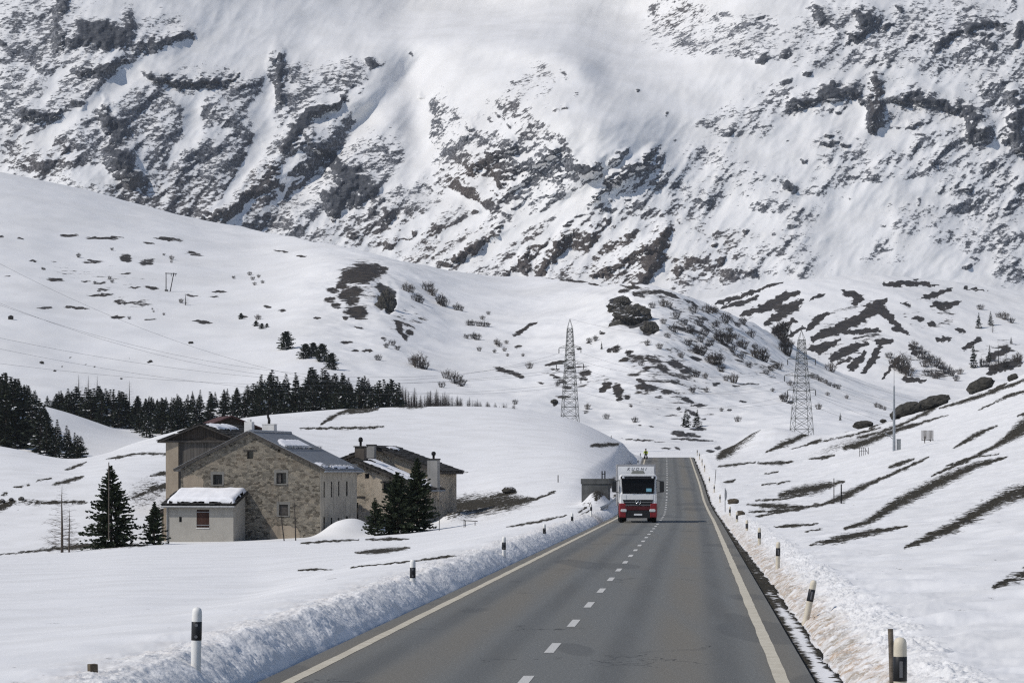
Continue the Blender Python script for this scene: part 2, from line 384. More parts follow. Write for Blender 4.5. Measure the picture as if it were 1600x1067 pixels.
# snow heap beside the stone house
hx, hy = -13.1, 250.5
NZ += 1.35 * np.exp(-(((NX - hx - .15 * (NY - hy)) / 1.95) ** 2 + ((NY - hy) / 3.2) ** 2) ** 1.3)
NZ += .75 * np.exp(-(((NX + 4.9) / 1.1) ** 2 + ((NY - 262) / 2.5) ** 2) ** 1.3)
near = Sheet(NPX, NX, NY, NZ)
PY = near.proj; PX = np.repeat(NPX[None, :], len(ND), 0)
stk = [
 [(1320,825,2),(1357,815,4),(1391,793,6),(1431,771,7),(1482,746,6),(1526,727,4),(1573,714,1)],
 [(1414,855,2),(1441,844,4),(1492,822,7),(1532,798,7),(1566,778,8),(1610,764,10)],
 [(1266,851,1.5),(1313,842,4.5),(1357,832,4),(1418,822,1)],
 [(1554,916,2.5),(1576,906,5),(1612,895,9)],
 [(1219,774,3),(1249,767,6),(1276,763,6),(1320,751,1)], [(1180,782,1),(1225,779,1.5),(1262,772,2)],
 [(1181,807,1),(1235,797,2),(1289,787,2),(1316,777,5),(1340,764,4),(1370,751,2),(1431,724,2),(1451,714,1)],
 [(1168,788,1),(1212,791,4),(1256,792,1.5)], [(1170,800,1),(1215,798,2),(1250,796,1)],
 [(1208,823,.8),(1242,821,2),(1279,818,.8)], [(1258,829,.8),(1285,826,1)],
 [(1185,724,1.2),(1219,723,2.4),(1240,721,1)], [(1265,717,1),(1285,715,2.4),(1303,711,1.5)],
 [(1120,729,1),(1137,727,1.8),(1180,722,.8)],[(1130,753,.8),(1143,752,2),(1150,748,.8)],[(1190,757,.7),(1215,755,1.4),(1235,751,.7)],[(1195,740,.7),(1215,737,1)],
 [(1391,729,2),(1405,725,2.5),(1424,719,1)], [(1465,739,1.5),(1500,722,2),(1532,710,1.2)], [(1475,729,.6),(1509,717,1.2),(1560,709,.6)],
 [(1340,684,1.5),(1374,676,2.2),(1416,660,1.6),(1434,651,1.8),(1445,646,3),(1458,638,2),(1488,619,1)],
 [(1328,700,2),(1345,694,5),(1365,686,4),(1407,670,2.6),(1441,660,1.8),(1482,648,.7)],
 [(1468,638,1),(1509,626,2.2),(1542,615,2.6),(1610,591,1.5)],
 [(1490,700,1),(1517,684,3),(1539,673,2.4),(1558,665,1)],
 [(1455,744,1),(1509,720,2.2),(1551,699,2.4),(1583,681,5),(1612,660,10)], [(1571,682,2),(1590,672,6),(1612,655,9)],
 [(1392,729,2),(1412,722,2.4),(1429,716,1)], [(1530,640,.7),(1556,628,1.2),(1574,619,2.2),(1612,608,1.8)],
 [(1360,668,1.4),(1382,657,2.4),(1406,653,1)], [(1545,611,1),(1565,603,2),(1575,598,.7)],[(1590,650,1),(1612,643,2)],
 [(1198,706,1),(1229,692,4),(1252,682,3),(1276,674,1)], [(1232,703,.7),(1280,690,1.2),(1330,680,1.2),(1375,668,1.2)], [(1262,693,1),(1282,687,1.8)],[(1318,672,2),(1340,668,2.4)],[(1355,664,1.2),(1385,655,1.2)],
 [(1320,699,3),(1338,695,5),(1362,686,2)],
 [(1124,714,4),(1138,704,7),(1150,690,8),(1170,675,7),(1192,662,2)],
 [(82,757,1.6),(107,751,2.8),(131,744,1.2)], [(101,734,.8),(118,729,1.8),(135,722,1)], [(58,751,1),(79,747,1.2)], [(20,762,.7),(45,757,1.2)],
 [(165,717,.8),(187,714,1.6),(212,709,1.3),(262,709,1.3)], [(0,774,1),(18,768,1)], [(40,783,1.5),(70,784,1.6),(110,784,1.8),(135,786,1.5)], [(0,792,5),(10,788,4),(22,783,3)],
 [(0,866,.8),(40,862,1.5),(90,856,2.8),(150,852,4),(180,852,3),(230,851,1.5)],
 [(236,743,1.5),(262,739,3.5)], [(205,778,1),(235,766,2.5),(262,760,3)], [(230,762,1.5),(262,757,3)],
 [(704,793,11),(745,789,12),(790,785,10),(822,782,5),(840,779,1)], [(766,776,2),(790,772,3.5),(806,770,2)], [(834,781,1),(867,768,1.3)],
 [(793,823,.8),(840,815,1.6),(884,805,1)], [(861,827,.7),(878,823,1.6),(894,820,.7)],
 [(554,863,1),(591,861,3.2),(622,858,2.4),(640,855,1)], [(572,843,1),(605,842,1.8),(638,842,1)], [(470,849,.8),(500,846,1.4),(560,843,.8)],
 [(550,886,.7),(600,881,.9),(648,876,1.2),(700,869,1.8),(763,864,.8)], [(712,737,1),(730,737,1)],
 [(466,891,.7),(495,889,1.2),(520,889,.7)],
 [(500,664,1),(515,654,2.4),(532,645,2.2),(548,641,3),(590,636,2.6)], [(545,645,1.5),(565,643,2),(590,640,1)],
 [(470,669,1),(530,669,1.6),(581,668,1.8),(600,666,1)], [(615,633,2),(638,634,3.5),(665,634,2)],
 [(924,696,1.8),(945,695,2.8),(966,694,1.5)], [(980,688,1),(990,697,2.6),(998,704,1)],
 [(905,800,1),(925,786,1.6),(948,768,1.2)], [(900,808,.7),(920,798,1)],[(932,772,5),(945,762,6),(958,752,5)],[(960,775,1.5),(975,760,1.5)],
]
bare = strokes(PX, PY, stk, 2.8, 5, 1.18)
grass = bare.copy()
messy = ell(PX, PY, [(228, 770, 34, 22, -30, .46), (255, 800, 16, 26, 0, .5), (62, 785, 60, 5, 0, .45), (985, 730, 14, 10, -40, .45), (915, 790, 20, 6, -35, .4), (1130, 712, 10, 6, 0, .4), (1330, 690, 70, 8, -20, .42)], warp=4)
bare = np.maximum(bare, messy)
grain = np.full_like(bare, 1.05); grain = np.where(messy > grass, 1.0, grain)
tone = np.ones_like(bare)
# bare verge strips beside the asphalt, icy gutter on the right
verge_l = (off < -3.6) & (off > foot + 0.02); bare = np.where(verge_l, 0.95, bare); grain = np.where(verge_l, 0.3, grain)
gz = (o > 3.6) & (riseR <= 0.02)
ice = np.clip(1 - np.abs((o - 4.12) / 0.22), 0, 1) * (1 - sstep(55, 90, NY)) + 0.45 * np.clip(1 - np.abs((o - 4.1) / 0.3), 0, 1)
bare = np.where(gz, 0.98 - 0.56 * ice, bare); grain = np.where(gz, 0.9, grain)
# sand-brown plough snow (tone > 1)
dirtR = np.clip(sstep(0.0, 0.12, riseR) * (1 - sstep(0.35, 1.25, o - gut + .25 * n_mid)), 0, 1) * np.where(o > 3.5, 1, 0) * (1 - 0.6 * sstep(90, 200, NY))
dirtL = 0.22 * sstep(0.5, 0.8, rise) * (1 - sstep(4.9, 6.3, -o)) * np.where(o < -3.5, 1, 0)
tone = tone + np.clip(dirtR * 1.0 + dirtL, 0, 1)
M_near = terrain_mat('snow_meadow', 0.9, (1, .6, 1), edge=0.07, amp=1.5, bands=3.2, det=9, rough=0.74, bstr=0.55, bdist=0.10, dirt=True, soil=((0.017, 0.015, 0.010), (0.060, 0.050, 0.032)), snowbump=0.13)
sf = link('snow_field', grid_mesh('snow_field', np.stack([NX, NY, NZ], -1), M_near, np.stack([bare, grain, tone], -1))); tag(sf, kind='structure')

# ---- 2. valley floor and lower hills ----------------------------------------
VPX = cols(-40, 1640, 2.4, 2600)
prof = {
 -2500: [(540, 740), (620, 705), (700, 650), (850, 600), (1100, 490), (1350, 380), (1600, 260)],
 -40: [(540, 742), (585, 706), (640, 668), (700, 645), (850, 632), (930, 590), (1100, 500), (1350, 400), (1550, 320), (1700, 263)],
 60: [(540, 742), (585, 710), (640, 672), (712, 626), (735, 640), (850, 634), (925, 598), (1100, 506), (1350, 410), (1550, 330), (1712, 282)],
 100: [(540, 742), (585, 714), (650, 680), (715, 638), (738, 652), (850, 638), (925, 604), (1100, 515), (1350, 420), (1550, 340), (1720, 293)],
 150: [(540, 742), (590, 716), (650, 692), (712, 660), (738, 668), (850, 640), (925, 608), (1100, 518), (1350, 423), (1550, 350), (1730, 303)],
 200: [(540, 742), (600, 710), (690, 684), (745, 676), (860, 644), (930, 608), (1100, 520), (1350, 425), (1550, 360), (1740, 314)],
 400: [(540, 742), (700, 680), (760, 655), (860, 628), (950, 590), (1100, 525), (1300, 455), (1500, 400), (1700, 361)],
 480: [(540, 742), (700, 676), (760, 652), (850, 625), (960, 570), (1100, 510), (1250, 450), (1440, 395), (1570, 375)],
 560: [(540, 742), (700, 672), (760, 655), (860, 635), (1000, 560), (1130, 490), (1230, 432), (1340, 408), (1430, 395)],
 640: [(540, 742), (750, 662), (870, 632), (1000, 570), (1130, 505), (1250, 450), (1350, 420), (1420, 409)],
 700: [(540, 742), (750, 665), (880, 630), (1010, 580), (1160, 520), (1310, 462), (1460, 421)],
 850: [(540, 738), (750, 680), (850, 645), (1040, 570), (1230, 500), (1400, 452), (1500, 433)],
 940: [(540, 725), (750, 690), (850, 648), (970, 585), (1090, 515), (1220, 462), (1310, 445)],
 1000: [(540, 715), (680, 700), (800, 664), (940, 590), (1030, 525), (1110, 475), (1180, 450)],
 1120: [(540, 715), (680, 702), (820, 668), (940, 620), (1060, 560), (1150, 510), (1220, 484)],
 1250: [(540, 712), (720, 684), (900, 640), (1120, 590), (1300, 548)],
 1400: [(540, 706), (740, 684), (1000, 640), (1360, 607)],
 1500: [(540, 700), (740, 690), (1000, 655), (1380, 635)],
 2600: [(540, 700), (740, 690), (1000, 655), (1380, 635)],
}
cl_x = [-2500, -40, 0, 60, 140, 250, 320, 400, 480, 560, 620, 700, 780, 850, 900, 940, 985, 1010, 1060, 1110, 1160, 1200, 1250, 1300, 1360, 1430, 1500, 2600]
cl_y = [240, 262, 268, 282, 299, 326, 346, 361, 374, 395, 407, 421, 430, 432, 440, 447, 446, 449, 463, 481, 502, 520, 548, 575, 600, 621, 636, 636]
S = np.linspace(0, 1, 420)
ctrl = {}; dcr = {}
for k, L in prof.items():
    d0, d1 = L[0][0], L[-1][0]; dcr[k] = d1
    ctrl[k] = [((d - d0) / (d1 - d0), y) for d, y in L]
YY = ctrl_field(ctrl, VPX, S, 26, 5)
ks = sorted(dcr); ex = np.arange(VPX[0], VPX[-1] + 8, 8.0)
DC = np.interp(VPX, ex, gsmooth(np.interp(ex, ks, [dcr[k] for k in ks]), 5, 0))
CY = np.interp(VPX, ex, gsmooth(np.interp(ex, cl_x, cl_y), 1.2, 0))
YY = YY + (S[:, None] ** 4) * (CY - YY[-1])[None, :]
VY = 540 + S[:, None] * (DC - 540)[None, :]
VZ = HC + (HY - YY) / F * VY
# rows over the crest, falling away behind
bk = np.linspace(0.02, 1, 26)[:, None]
VY = np.concatenate([VY, VY[-1:] + bk * 220]); VZ = np.concatenate([VZ, VZ[-1:] - bk ** 1.4 * 70])
VX = VY * ((VPX - CX) / F)[None, :]
VPXg = np.repeat(VPX[None, :], VY.shape[0], 0); VPYg = HY - (VZ - HC) / VY * F
hill = ell(VPXg, VPYg, [(1110, 560, 330, 140, 0, 1.0), (600, 480, 120, 100, 0, .8)])
fade = sstep(560, 720, VY)
VZ = VZ + fade * (2.2 * fbm(VX / 70, VY / 90, 4, 21) + hill * (3.2 * ridged(VX / 38 + VY / 90, VY / 60, 4, 23) * 0.5 + 1.2 * fbm(VX / 14, VY / 18, 3, 24)) + 0.10 * fbm(VX / 9, VY / 12, 3, 25))
VZ = VZ - 3.0 * ell(VPXg, VPYg, [(1000, 640, 120, 26, 0, .5)]) * fade
# crags on the hill
cragL = [(985, 497, 26, 17, 10), (969, 477, 17, 12, 20), (1014, 514, 12, 12, 30), (604, 468, 13, 19, 20), (598, 450, 14, 8, 30), (608, 486, 7, 7, 0)]
crag = ell(VPXg, VPYg, cragL, warp=4)
VZ = VZ - 7.0 * sstep(.35, .7, ell(VPXg, VPYg + 9, cragL, warp=4)) * fade * 0 - 1.2 * crag + 1.4 * crag * fbm(VX / 5, VY / 5, 3, 26)
valley = Sheet(VPX, VX, VY, VZ)
VPYg = valley.proj
dk = [(108,368,18,2.6),(162,372,30,2.4),(233,380,11,2.2,10),(266,374,26,2.6,5),(304,397,16,3,10),(143,409,19,3.6),(197,404,11,7),(230,410,14,4.5,-5),(86,437,14,2.6),(135,440,12,1.6),(155,443,12,1.5),(159,461,22,2.4,-3),(160,453,14,1.6),(236,450,13,2.6,5),(212,449,12,1.3),(190,472,14,4,8),(218,474,28,3.4,6),(70,481,14,1.6),(120,481,24,1.8,6),(344,456,13,2.6),(418,479,7,2,10),(335,464,9,1.4),(317,503,18,2.6,5),(184,496,13,2),(234,499,12,1.2),(198,427,12,2,-5),(52,408,8,1.3),(68,419,5,2),(12,432,7,1.2),(32,373,8,1.5,10),(2,370,6,1.5),(380,495,9,1.3,5),(440,393,16,1,8),(470,400,12,1,8),(300,462,14,1.2,10),(440,485,8,1.2),(233,566,4,1.8),(66,567,3.5,2),(298,536,5,2),(97,572,2,1.2),(86,579,2.4,1.2),(190,591,2.5,1.2),(148,573,2.2,1.1),(202,561,2,1),(110,558,1.8,1),(134,570,2,1),(520,455,14,5,10),(515,468,12,5),(525,478,10,5),(540,497,6,4),(556,487,22,14,10),(566,428,38,20,-8),(548,458,24,14,-20),(552,472,14,12),(535,444,14,7,-20),(590,420,20,9,20),
 (495,497,7,1.4),(560,512,10,1.6,10),(600,530,7,3,20),(575,548,12,1.8),(640,520,7,8,60),(624,512,6,13,-20),(632,525,4,10,-25),(541,535,12,2),(555,548,8,2.4),
 (813,518,16,4,-30),(826,509,12,2.5,-30),(835,506,6,2,-10),(810,542,9,3),(790,579,24,4,14),(810,586,12,3,14),(844,598,9,1.6,10),(861,569,16,3,-10),(872,566,14,3),(867,577,12,2),(867,588,12,3,5),(890,575,10,3),(880,596,10,3.4),(915,583,13,6,-10),(912,592,10,4),(886,606,9,2.6),(948,600,9,9,-40),(942,610,7,6),(965,610,9,12,-10),(968,622,7,8),(962,546,9,6),(952,548,5,4),(985,552,10,6),(975,562,9,4,-20),(1020,560,16,6,10),(1035,573,14,5,20),(1010,575,10,4),(1056,569,17,9,20),(1070,580,12,5),(1056,596,12,5),(1013,606,26,6,10),(1040,612,14,4),(1002,596,14,4,30),(985,632,5,5),(980,620,7,4),(1000,628,5,3),(1030,620,9,3),(895,552,9,2),(905,545,5,1.5),(920,536,6,1.6),(940,520,7,3),(928,528,4,2),(880,620,14,2.4),(866,631,5,3),(915,643,6,2.4),
 (986,448,20,4,10),(1000,462,14,4,20),(1046,460,24,4,22),(1080,473,18,3,24),(975,455,12,4),(1030,455,12,3),(900,438,42,4,6),(930,443,18,4,6),(870,434,18,2.4),(1105,540,10,3),(1088,560,12,3,10),(1120,600,8,3),(1140,640,6,2),(1100,655,6,2),
 (1075,680,22,5),(1060,676,14,4),(1092,670,14,2.6),(1006,688,40,1.4,4),(1085,687,50,1.4,4),(1040,700,10,2),(1018,666,7,1.5),(1000,664,4,1.5),(1058,700,7,2,20),(1110,705,8,3),(1122,700,6,4),
 (1075,625,12,4,20),(1060,638,5,2),(1082,645,14,3,30),(1090,634,18,2),(1160,627,10,2.4),(1235,628,7,2.4),(1150,603,8,1.6),(1170,600,26,1.2,-2)]
bareV = ell(VPXg, VPYg, [(a[0], a[1], a[2], a[3] + .6, a[4] if len(a) > 4 else 0, .68) for a in dk], warp=2.5, seed=30)
mix = ell(VPXg, VPYg, [(560, 450, 46, 50, -20, .42), (1040, 585, 80, 50, 10, .47), (900, 590, 60, 26, 0, .40), (1110, 520, 95, 60, 20, .43), (1040, 470, 60, 20, 20, .44), (1180, 560, 50, 40, 20, .39), (1070, 640, 60, 30, 0, .35), (150, 430, 120, 30, 0, .30), (220, 470, 90, 20, 0, .30), (640, 500, 30, 40, 50, .38)], warp=8)
bareV = np.maximum(np.maximum(bareV, mix), crag * 1.0)
heath = ell(VPXg, VPYg, [(566, 428, 36, 17, -8, 1.0), (548, 458, 22, 12, -20, .9), (556, 487, 20, 11, 10, .85)], warp=5, seed=37)
bareV = np.maximum(bareV, heath * .92)
grainV = np.clip(.75 + 0 * bareV, 0, 1); toneV = np.clip(1 - 1.2 * sstep(950, 1150, VPXg) * 0.75 - crag * 1.5 + 0 * bareV, 0.1, 1)
M_val = terrain_mat('snow_hills', 0.055, (1, 1.0, 2.6), edge=0.07, amp=1.25, bands=2.4, bstr=0.5, bdist=0.6, rock=((0.030, 0.031, 0.034), (0.080, 0.078, 0.076)), soil=((0.026, 0.023, 0.021), (0.065, 0.054, 0.044)), det=8, rough=0.72)
vh = link('hills', grid_mesh('hills', np.stack([VX, VY, VZ], -1), M_val, np.stack([bareV, grainV, toneV], -1))); tag(vh, kind='structure')

# ---- 3. streaked shoulder on the right ---------------------------------------
GPX = cols(1040, 1640, 2.2, 2600); GPX = GPX[GPX > 900]
gprof = {900: [(0, 640), (.5, 560), (1, 500)], 1100: [(0, 640), (.4, 590), (.8, 500), (1, 466)], 1250: [(0, 640), (.18, 620), (.55, 545), (.82, 470), (1, 432)],
         1400: [(0, 630), (.22, 612), (.32, 596), (.6, 520), (.85, 455), (1, 428)], 1500: [(0, 630), (.2, 612), (.35, 592), (.6, 525), (.85, 465), (1, 440)], 1620: [(0, 630), (.3, 590), (.6, 530), (.85, 480), (1, 455)], 2600: [(0, 630), (.3, 590), (.6, 530), (1, 440)]}
GS = np.linspace(0, 1, 200)
GYp = ctrl_field(gprof, GPX, GS, 22, 4)
GD = 1440 + 430 * GS[:, None] + 0 * GPX[None, :]
GD = np.concatenate([GD, GD[-1:] + bk * 130]); gz_ = HC + (HY - GYp) / F * GD[:len(GS)]; GZ = np.concatenate([gz_, gz_[-1:] - bk ** 1.4 * 40])
GX = GD * ((GPX - CX) / F)[None, :]
GZ = GZ + 2.2 * fbm((GX + .5 * GD) / 40, (GD - .5 * GX) / 110, 4, 33) + 0.5 * fbm(GX / 12, GD / 14, 3, 34)
gsheet = Sheet(GPX, GX, GD, GZ); GPXg = np.repeat(GPX[None, :], GD.shape[0], 0); GPYg = gsheet.proj
gst = [[(1160,492,3),(1205,475,7),(1228,462,7),(1250,457,3)],[(1196,506,3),(1215,494,9),(1240,478,9),(1252,471,4)],[(1118,474,3),(1150,466,4),(1188,452,3),(1222,440,2)],[(1130,480,3),(1165,472,4),(1185,462,2)],
 [(1170,490,2),(1195,484,3),(1225,478,2)],[(1262,514,4),(1276,502,6),(1285,494,4),(1295,490,2)],[(1268,468,2),(1279,464,4),(1290,459,1.5)],[(1320,459,5),(1333,458,6),(1342,466,6),(1336,476,4)],
 [(1345,500,5),(1362,484,11),(1372,476,9),(1382,470,5)],[(1375,480,9),(1388,495,6),(1402,508,4),(1416,520,2)],[(1310,512,7),(1330,504,9),(1350,495,8)],[(1270,530,5),(1290,520,8),(1318,512,7)],[(1265,545,4),(1290,540,7),(1312,530,3)],[(1318,520,4),(1350,517,4),(1372,515,3)],
 [(1300,560,6),(1322,549,9),(1340,540,6),(1357,537,3)],[(1280,550,4),(1300,540,3)],[(1350,580,4),(1362,566,5),(1370,548,5),(1378,538,2)],[(1330,574,7),(1345,560,6),(1352,548,3)],[(1310,568,3),(1330,560,3)],
 [(1382,445,4),(1410,442,5),(1440,443,4),(1468,447,1.5)],[(1440,466,2),(1460,461,5),(1485,452,3)],[(1455,478,4),(1480,477,6),(1500,472,2)],[(1428,496,3),(1440,499,4)],[(1465,530,4),(1482,530,4)],[(1372,535,5),(1392,534,5)],[(1497,516,4),(1508,517,3)],[(1412,475,3),(1420,478,3)],[(1452,505,4),(1462,508,3)],[(1394,512,3),(1414,519,3),(1422,523,1.5)],[(1424,540,4),(1430,555,4)],[(1210,520,3),(1240,500,4)],[(1225,530,3),(1255,512,3)],[(1405,560,3),(1380,590,3)],
 [(1412,592,4),(1428,595,4),(1445,594,3)],[(1505,545,3),(1530,530,4)],[(1545,560,6),(1575,545,5)],[(1550,580,8),(1590,565,8)],[(1508,450,1.5),(1545,455,1)]]
bareG = strokes(GPXg, GPYg, gst, 7.0, 41, .92)
mixG = ell(GPXg, GPYg, [(1320, 520, 90, 60, -30, .40), (1450, 490, 60, 40, 0, .38), (1450, 570, 60, 30, 30, .40), (1560, 560, 50, 40, 0, .44), (1180, 470, 60, 30, -30, .36)], warp=8)
bareG = np.maximum(bareG, mixG)
M_sh = terrain_mat('streaked_slope', 0.035, (1, 1, 2.0), (0, R(35), 0), edge=0.06, amp=0.95, bands=3.0, bstr=0.4, bdist=0.6, soil=((0.030, 0.028, 0.027), (0.060, 0.053, 0.048)))
gh = link('hillside', grid_mesh('hillside', np.stack([GX, GD, GZ], -1), M_sh, np.stack([bareG, .7 + 0 * bareG, 1 + 0 * bareG], -1))); tag(gh, kind='structure')
# ---- 4. the mountain wall -----------------------------------------------------
MPX = cols(-60, 1660, 2.0, 3600)
MQ = np.concatenate([np.arange(500, -60, -1.5), np.arange(-60, -330, -4.0)])
PXm = np.repeat(MPX[None, :], len(MQ), 0); PYm = np.repeat(MQ[:, None], len(MPX), 1)
crags = [ # (x, y, rx, ry, rot, strength) massive dark rock
 (160,54,55,27,5,.95),(97,45,9,42,8,.8),(263,64,46,13,-14,.8),(205,40,16,30,0,.8),(162,108,38,17,-30,.75),(7,68,9,9,0,.9),(60,182,30,12,8,.85),(125,165,22,13,-35,.8),(165,162,9,24,10,.8),(189,203,24,20,20,.85),(190,247,32,32,0,.9),(206,277,17,15,0,.95),(250,125,27,11,12,.8),(290,131,20,8,0,.7),(351,128,20,8,10,.75),(439,110,20,24,-20,.7),(439,148,11,18,0,.9),
 (470,200,14,34,35,.95),(452,226,12,20,30,.9),(500,172,30,7,-28,.95),(535,159,18,6,-12,.85),(489,209,17,9,20,.8),(520,243,24,24,0,.85),(525,304,28,30,10,.9),(466,243,22,16,0,.66),(415,287,26,34,20,.72),(381,320,28,28,-40,.66),(101,236,8,8,0,.95),(60,72,8,6,0,.5),
 (586,96,18,15,0,.85),(643,90,6,6,0,.9),(547,91,12,5,-10,.8),(540,132,18,28,10,.7),(564,140,12,25,-30,.6),(564,287,45,28,10,.92),(530,312,26,26,0,.92),(590,317,22,22,0,.8),(608,337,12,22,20,.9),(624,250,14,5,40,.85),(557,368,14,10,0,.85),(614,384,22,12,-40,.72),(555,215,30,26,0,.56),
 (660,153,8,10,0,.85),(678,165,5,6,0,.85),(707,160,7,6,0,.85),(683,146,14,4,-30,.7),(688,190,14,10,-40,.72),(678,216,12,12,-35,.75),(665,235,10,6,-20,.7),(740,190,30,8,-58,.74),(763,162,24,6,-52,.66),(813,148,30,6,-50,.76),(840,155,22,4,-60,.72),(797,135,16,4,-52,.66),(878,172,34,5,-45,.72),(898,147,7,7,0,.75),(918,196,18,3,65,.66),(881,121,13,7,30,.58),(776,182,15,10,-50,.75),(797,192,11,9,-50,.75),(726,216,20,9,-60,.72),
 (783,256,46,22,-32,.72),(867,233,22,9,20,.82),(874,270,18,17,0,.8),(918,267,22,16,25,.9),(813,283,24,20,-40,.86),(732,290,20,16,-40,.66),(695,260,11,6,-45,.75),(861,304,24,8,-10,.8),(665,324,18,15,0,.7),(807,324,36,13,-30,.74),(745,325,18,18,-30,.66),(840,250,14,22,-40,.7),(770,300,14,14,0,.7),(828,230,18,8,-30,.66),(905,245,14,6,20,.75),
 (969,243,34,9,-45,.78),(985,268,52,8,-38,.8),(1033,253,24,9,-40,.82),(952,280,44,8,-36,.75),(1033,283,22,12,-30,.7),(975,314,14,6,-20,.75),(952,341,14,11,-40,.78),(905,340,40,7,-36,.78),(996,142,5,5,0,.8),(1040,184,8,7,0,.85),(1010,190,12,5,30,.55),(1058,222,6,5,0,.7),
 (735,396,58,6,-42,.86),(700,412,18,4,-38,.8),(760,417,28,4,-40,.76),(840,392,60,9,-48,.74),(812,412,22,7,-48,.86),(868,402,40,8,-57,.88),(827,421,14,8,-40,.85),(905,400,50,6,-50,.72),(950,420,36,9,-35,.72),(975,410,60,7,-30,.64),(1022,402,16,52,30,.86),(1045,375,12,34,20,.7),(1000,435,26,8,-30,.85),(935,360,34,8,-45,.7),(911,380,5,7,0,1.0),(675,397,24,5,-40,.72),(640,372,36,6,-40,.7),(690,372,44,6,-38,.66),(770,366,50,6,-38,.66),(1010,330,30,8,-35,.62),(1060,420,16,26,20,.75),(1085,440,14,12,0,.7),(1065,345,16,10,0,.6),
 (1073,13,16,20,0,.7),(1040,30,40,16,40,.6),(1030,50,20,9,30,.66),(1087,78,22,7,-35,.72),(1148,84,24,12,-20,.68),(1195,90,22,11,-45,.84),(1229,84,18,12,-60,.74),(1192,30,12,7,20,.8),(1130,25,26,7,10,.6),(1279,20,30,20,10,.6),(1286,37,13,13,0,.95),(1264,16,8,6,0,.9),(1354,30,15,15,0,.98),(1333,64,10,8,0,.9),(1411,18,11,8,0,.98),(1391,40,9,7,-30,.9),(1375,32,10,5,0,.85),(1425,60,27,7,-35,.8),(1314,50,7,5,0,.8),(1263,115,11,5,0,.95),(1229,128,17,5,-18,.95),(1282,98,18,8,-35,.66),(1360,100,40,9,-38,.66),(1340,80,30,8,-40,.6),
 (1296,146,21,16,-10,.95),(1336,142,20,18,0,.95),(1367,172,11,40,5,1.0),(1368,128,10,8,-40,.9),(1397,150,30,16,-15,.66),(1434,155,24,13,15,.95),(1476,165,14,9,10,.9),(1515,175,24,18,0,.88),(1532,209,22,20,-10,.85),(1252,165,22,9,20,.92),(1195,162,26,9,-28,.7),(1185,178,30,8,-18,.66),(1144,206,16,6,-20,.85),(1310,172,24,6,0,.72),(1172,195,6,8,0,.7),
 (1296,223,20,8,-10,.92),(1299,209,9,5,-10,.95),(1322,226,12,7,0,.9),(1322,192,8,3,0,.9),(1258,217,6,3,0,.9),(1234,219,10,4,0,.7),(1431,196,44,9,-12,.72),(1440,210,10,5,0,.9),(1400,200,20,6,-40,.72),(1516,50,30,14,-35,.72),(1532,60,50,36,-10,.66),(1540,62,20,16,0,.85),(1593,50,10,28,0,.95),(1566,128,46,14,-35,.66),(1590,200,13,46,0,.95),(1465,78,16,11,-35,.85),(1430,95,8,12,-30,.7),(1570,95,30,6,-35,.7),(1585,12,26,8,-40,.7),
 (1460,257,9,5,-30,.85),(1472,252,7,4,-30,.85),(1425,262,5,3,0,.85),(1372,248,14,7,5,.62),(1306,265,12,9,10,.62),(1320,252,10,3,0,.7),(1360,262,10,5,0,.6),(1400,257,8,3,0,.8),(1257,254,9,4,0,.85),(1233,290,18,10,15,.98),(1222,312,6,4,-20,.9),(1249,340,28,20,20,.62),(1222,275,4,3,0,.85),(1291,285,7,3,0,.85),(1300,293,3,3,0,.85),(1328,308,8,4,20,.7),(1435,320,8,8,-50,.72),(1406,296,8,4,0,.7),
 (1556,256,22,12,-20,.72),(1514,300,10,7,0,.95),(1583,324,26,22,-20,.7),(1508,287,12,12,30,.6),(1550,337,10,7,0,.85),(1566,290,9,5,-20,.85),(1073,304,14,14,0,.62),(1090,320,14,5,0,.62),(1124,223,6,4,0,.7),(1124,300,3,3,0,.8),(1103,250,8,4,0,.6),(1096,275,10,5,0,.6),(1130,262,14,5,10,.56),(1158,292,4,4,0,.7),
 (1127,407,12,9,-30,.8),(1097,379,9,4,-10,.9),(1121,382,10,5,0,.9),(1130,362,20,6,-20,.7),(1152,372,9,4,0,.8),(1148,431,34,18,-40,.72),(1175,421,10,9,0,.85),(1225,397,15,13,-20,.66),(1205,418,8,5,0,.7),(1239,353,16,6,20,.8),(1167,363,8,4,0,.9),(1178,378,6,2.4,0,.9),(1384,390,11,9,0,.7),(1382,373,9,4,20,.8),(1366,402,7,3,0,.95),(1337,408,5,2,0,.9),(1376,357,9,3,-10,.9),(1345,366,4,2,0,.8),(1516,370,54,16,-5,.56),(1583,414,26,14,-10,.66),(1526,407,10,5,0,.85),(1510,420,9,5,0,.8),(1415,415,5,2,0,.8),(1260,402,9,4,0,.7),(1340,424,6,1.5,0,.8),(1300,345,18,5,10,.45),(1080,360,16,7,0,.6),(1086,396,14,8,-30,.6),(1070,440,12,16,20,.7),
]
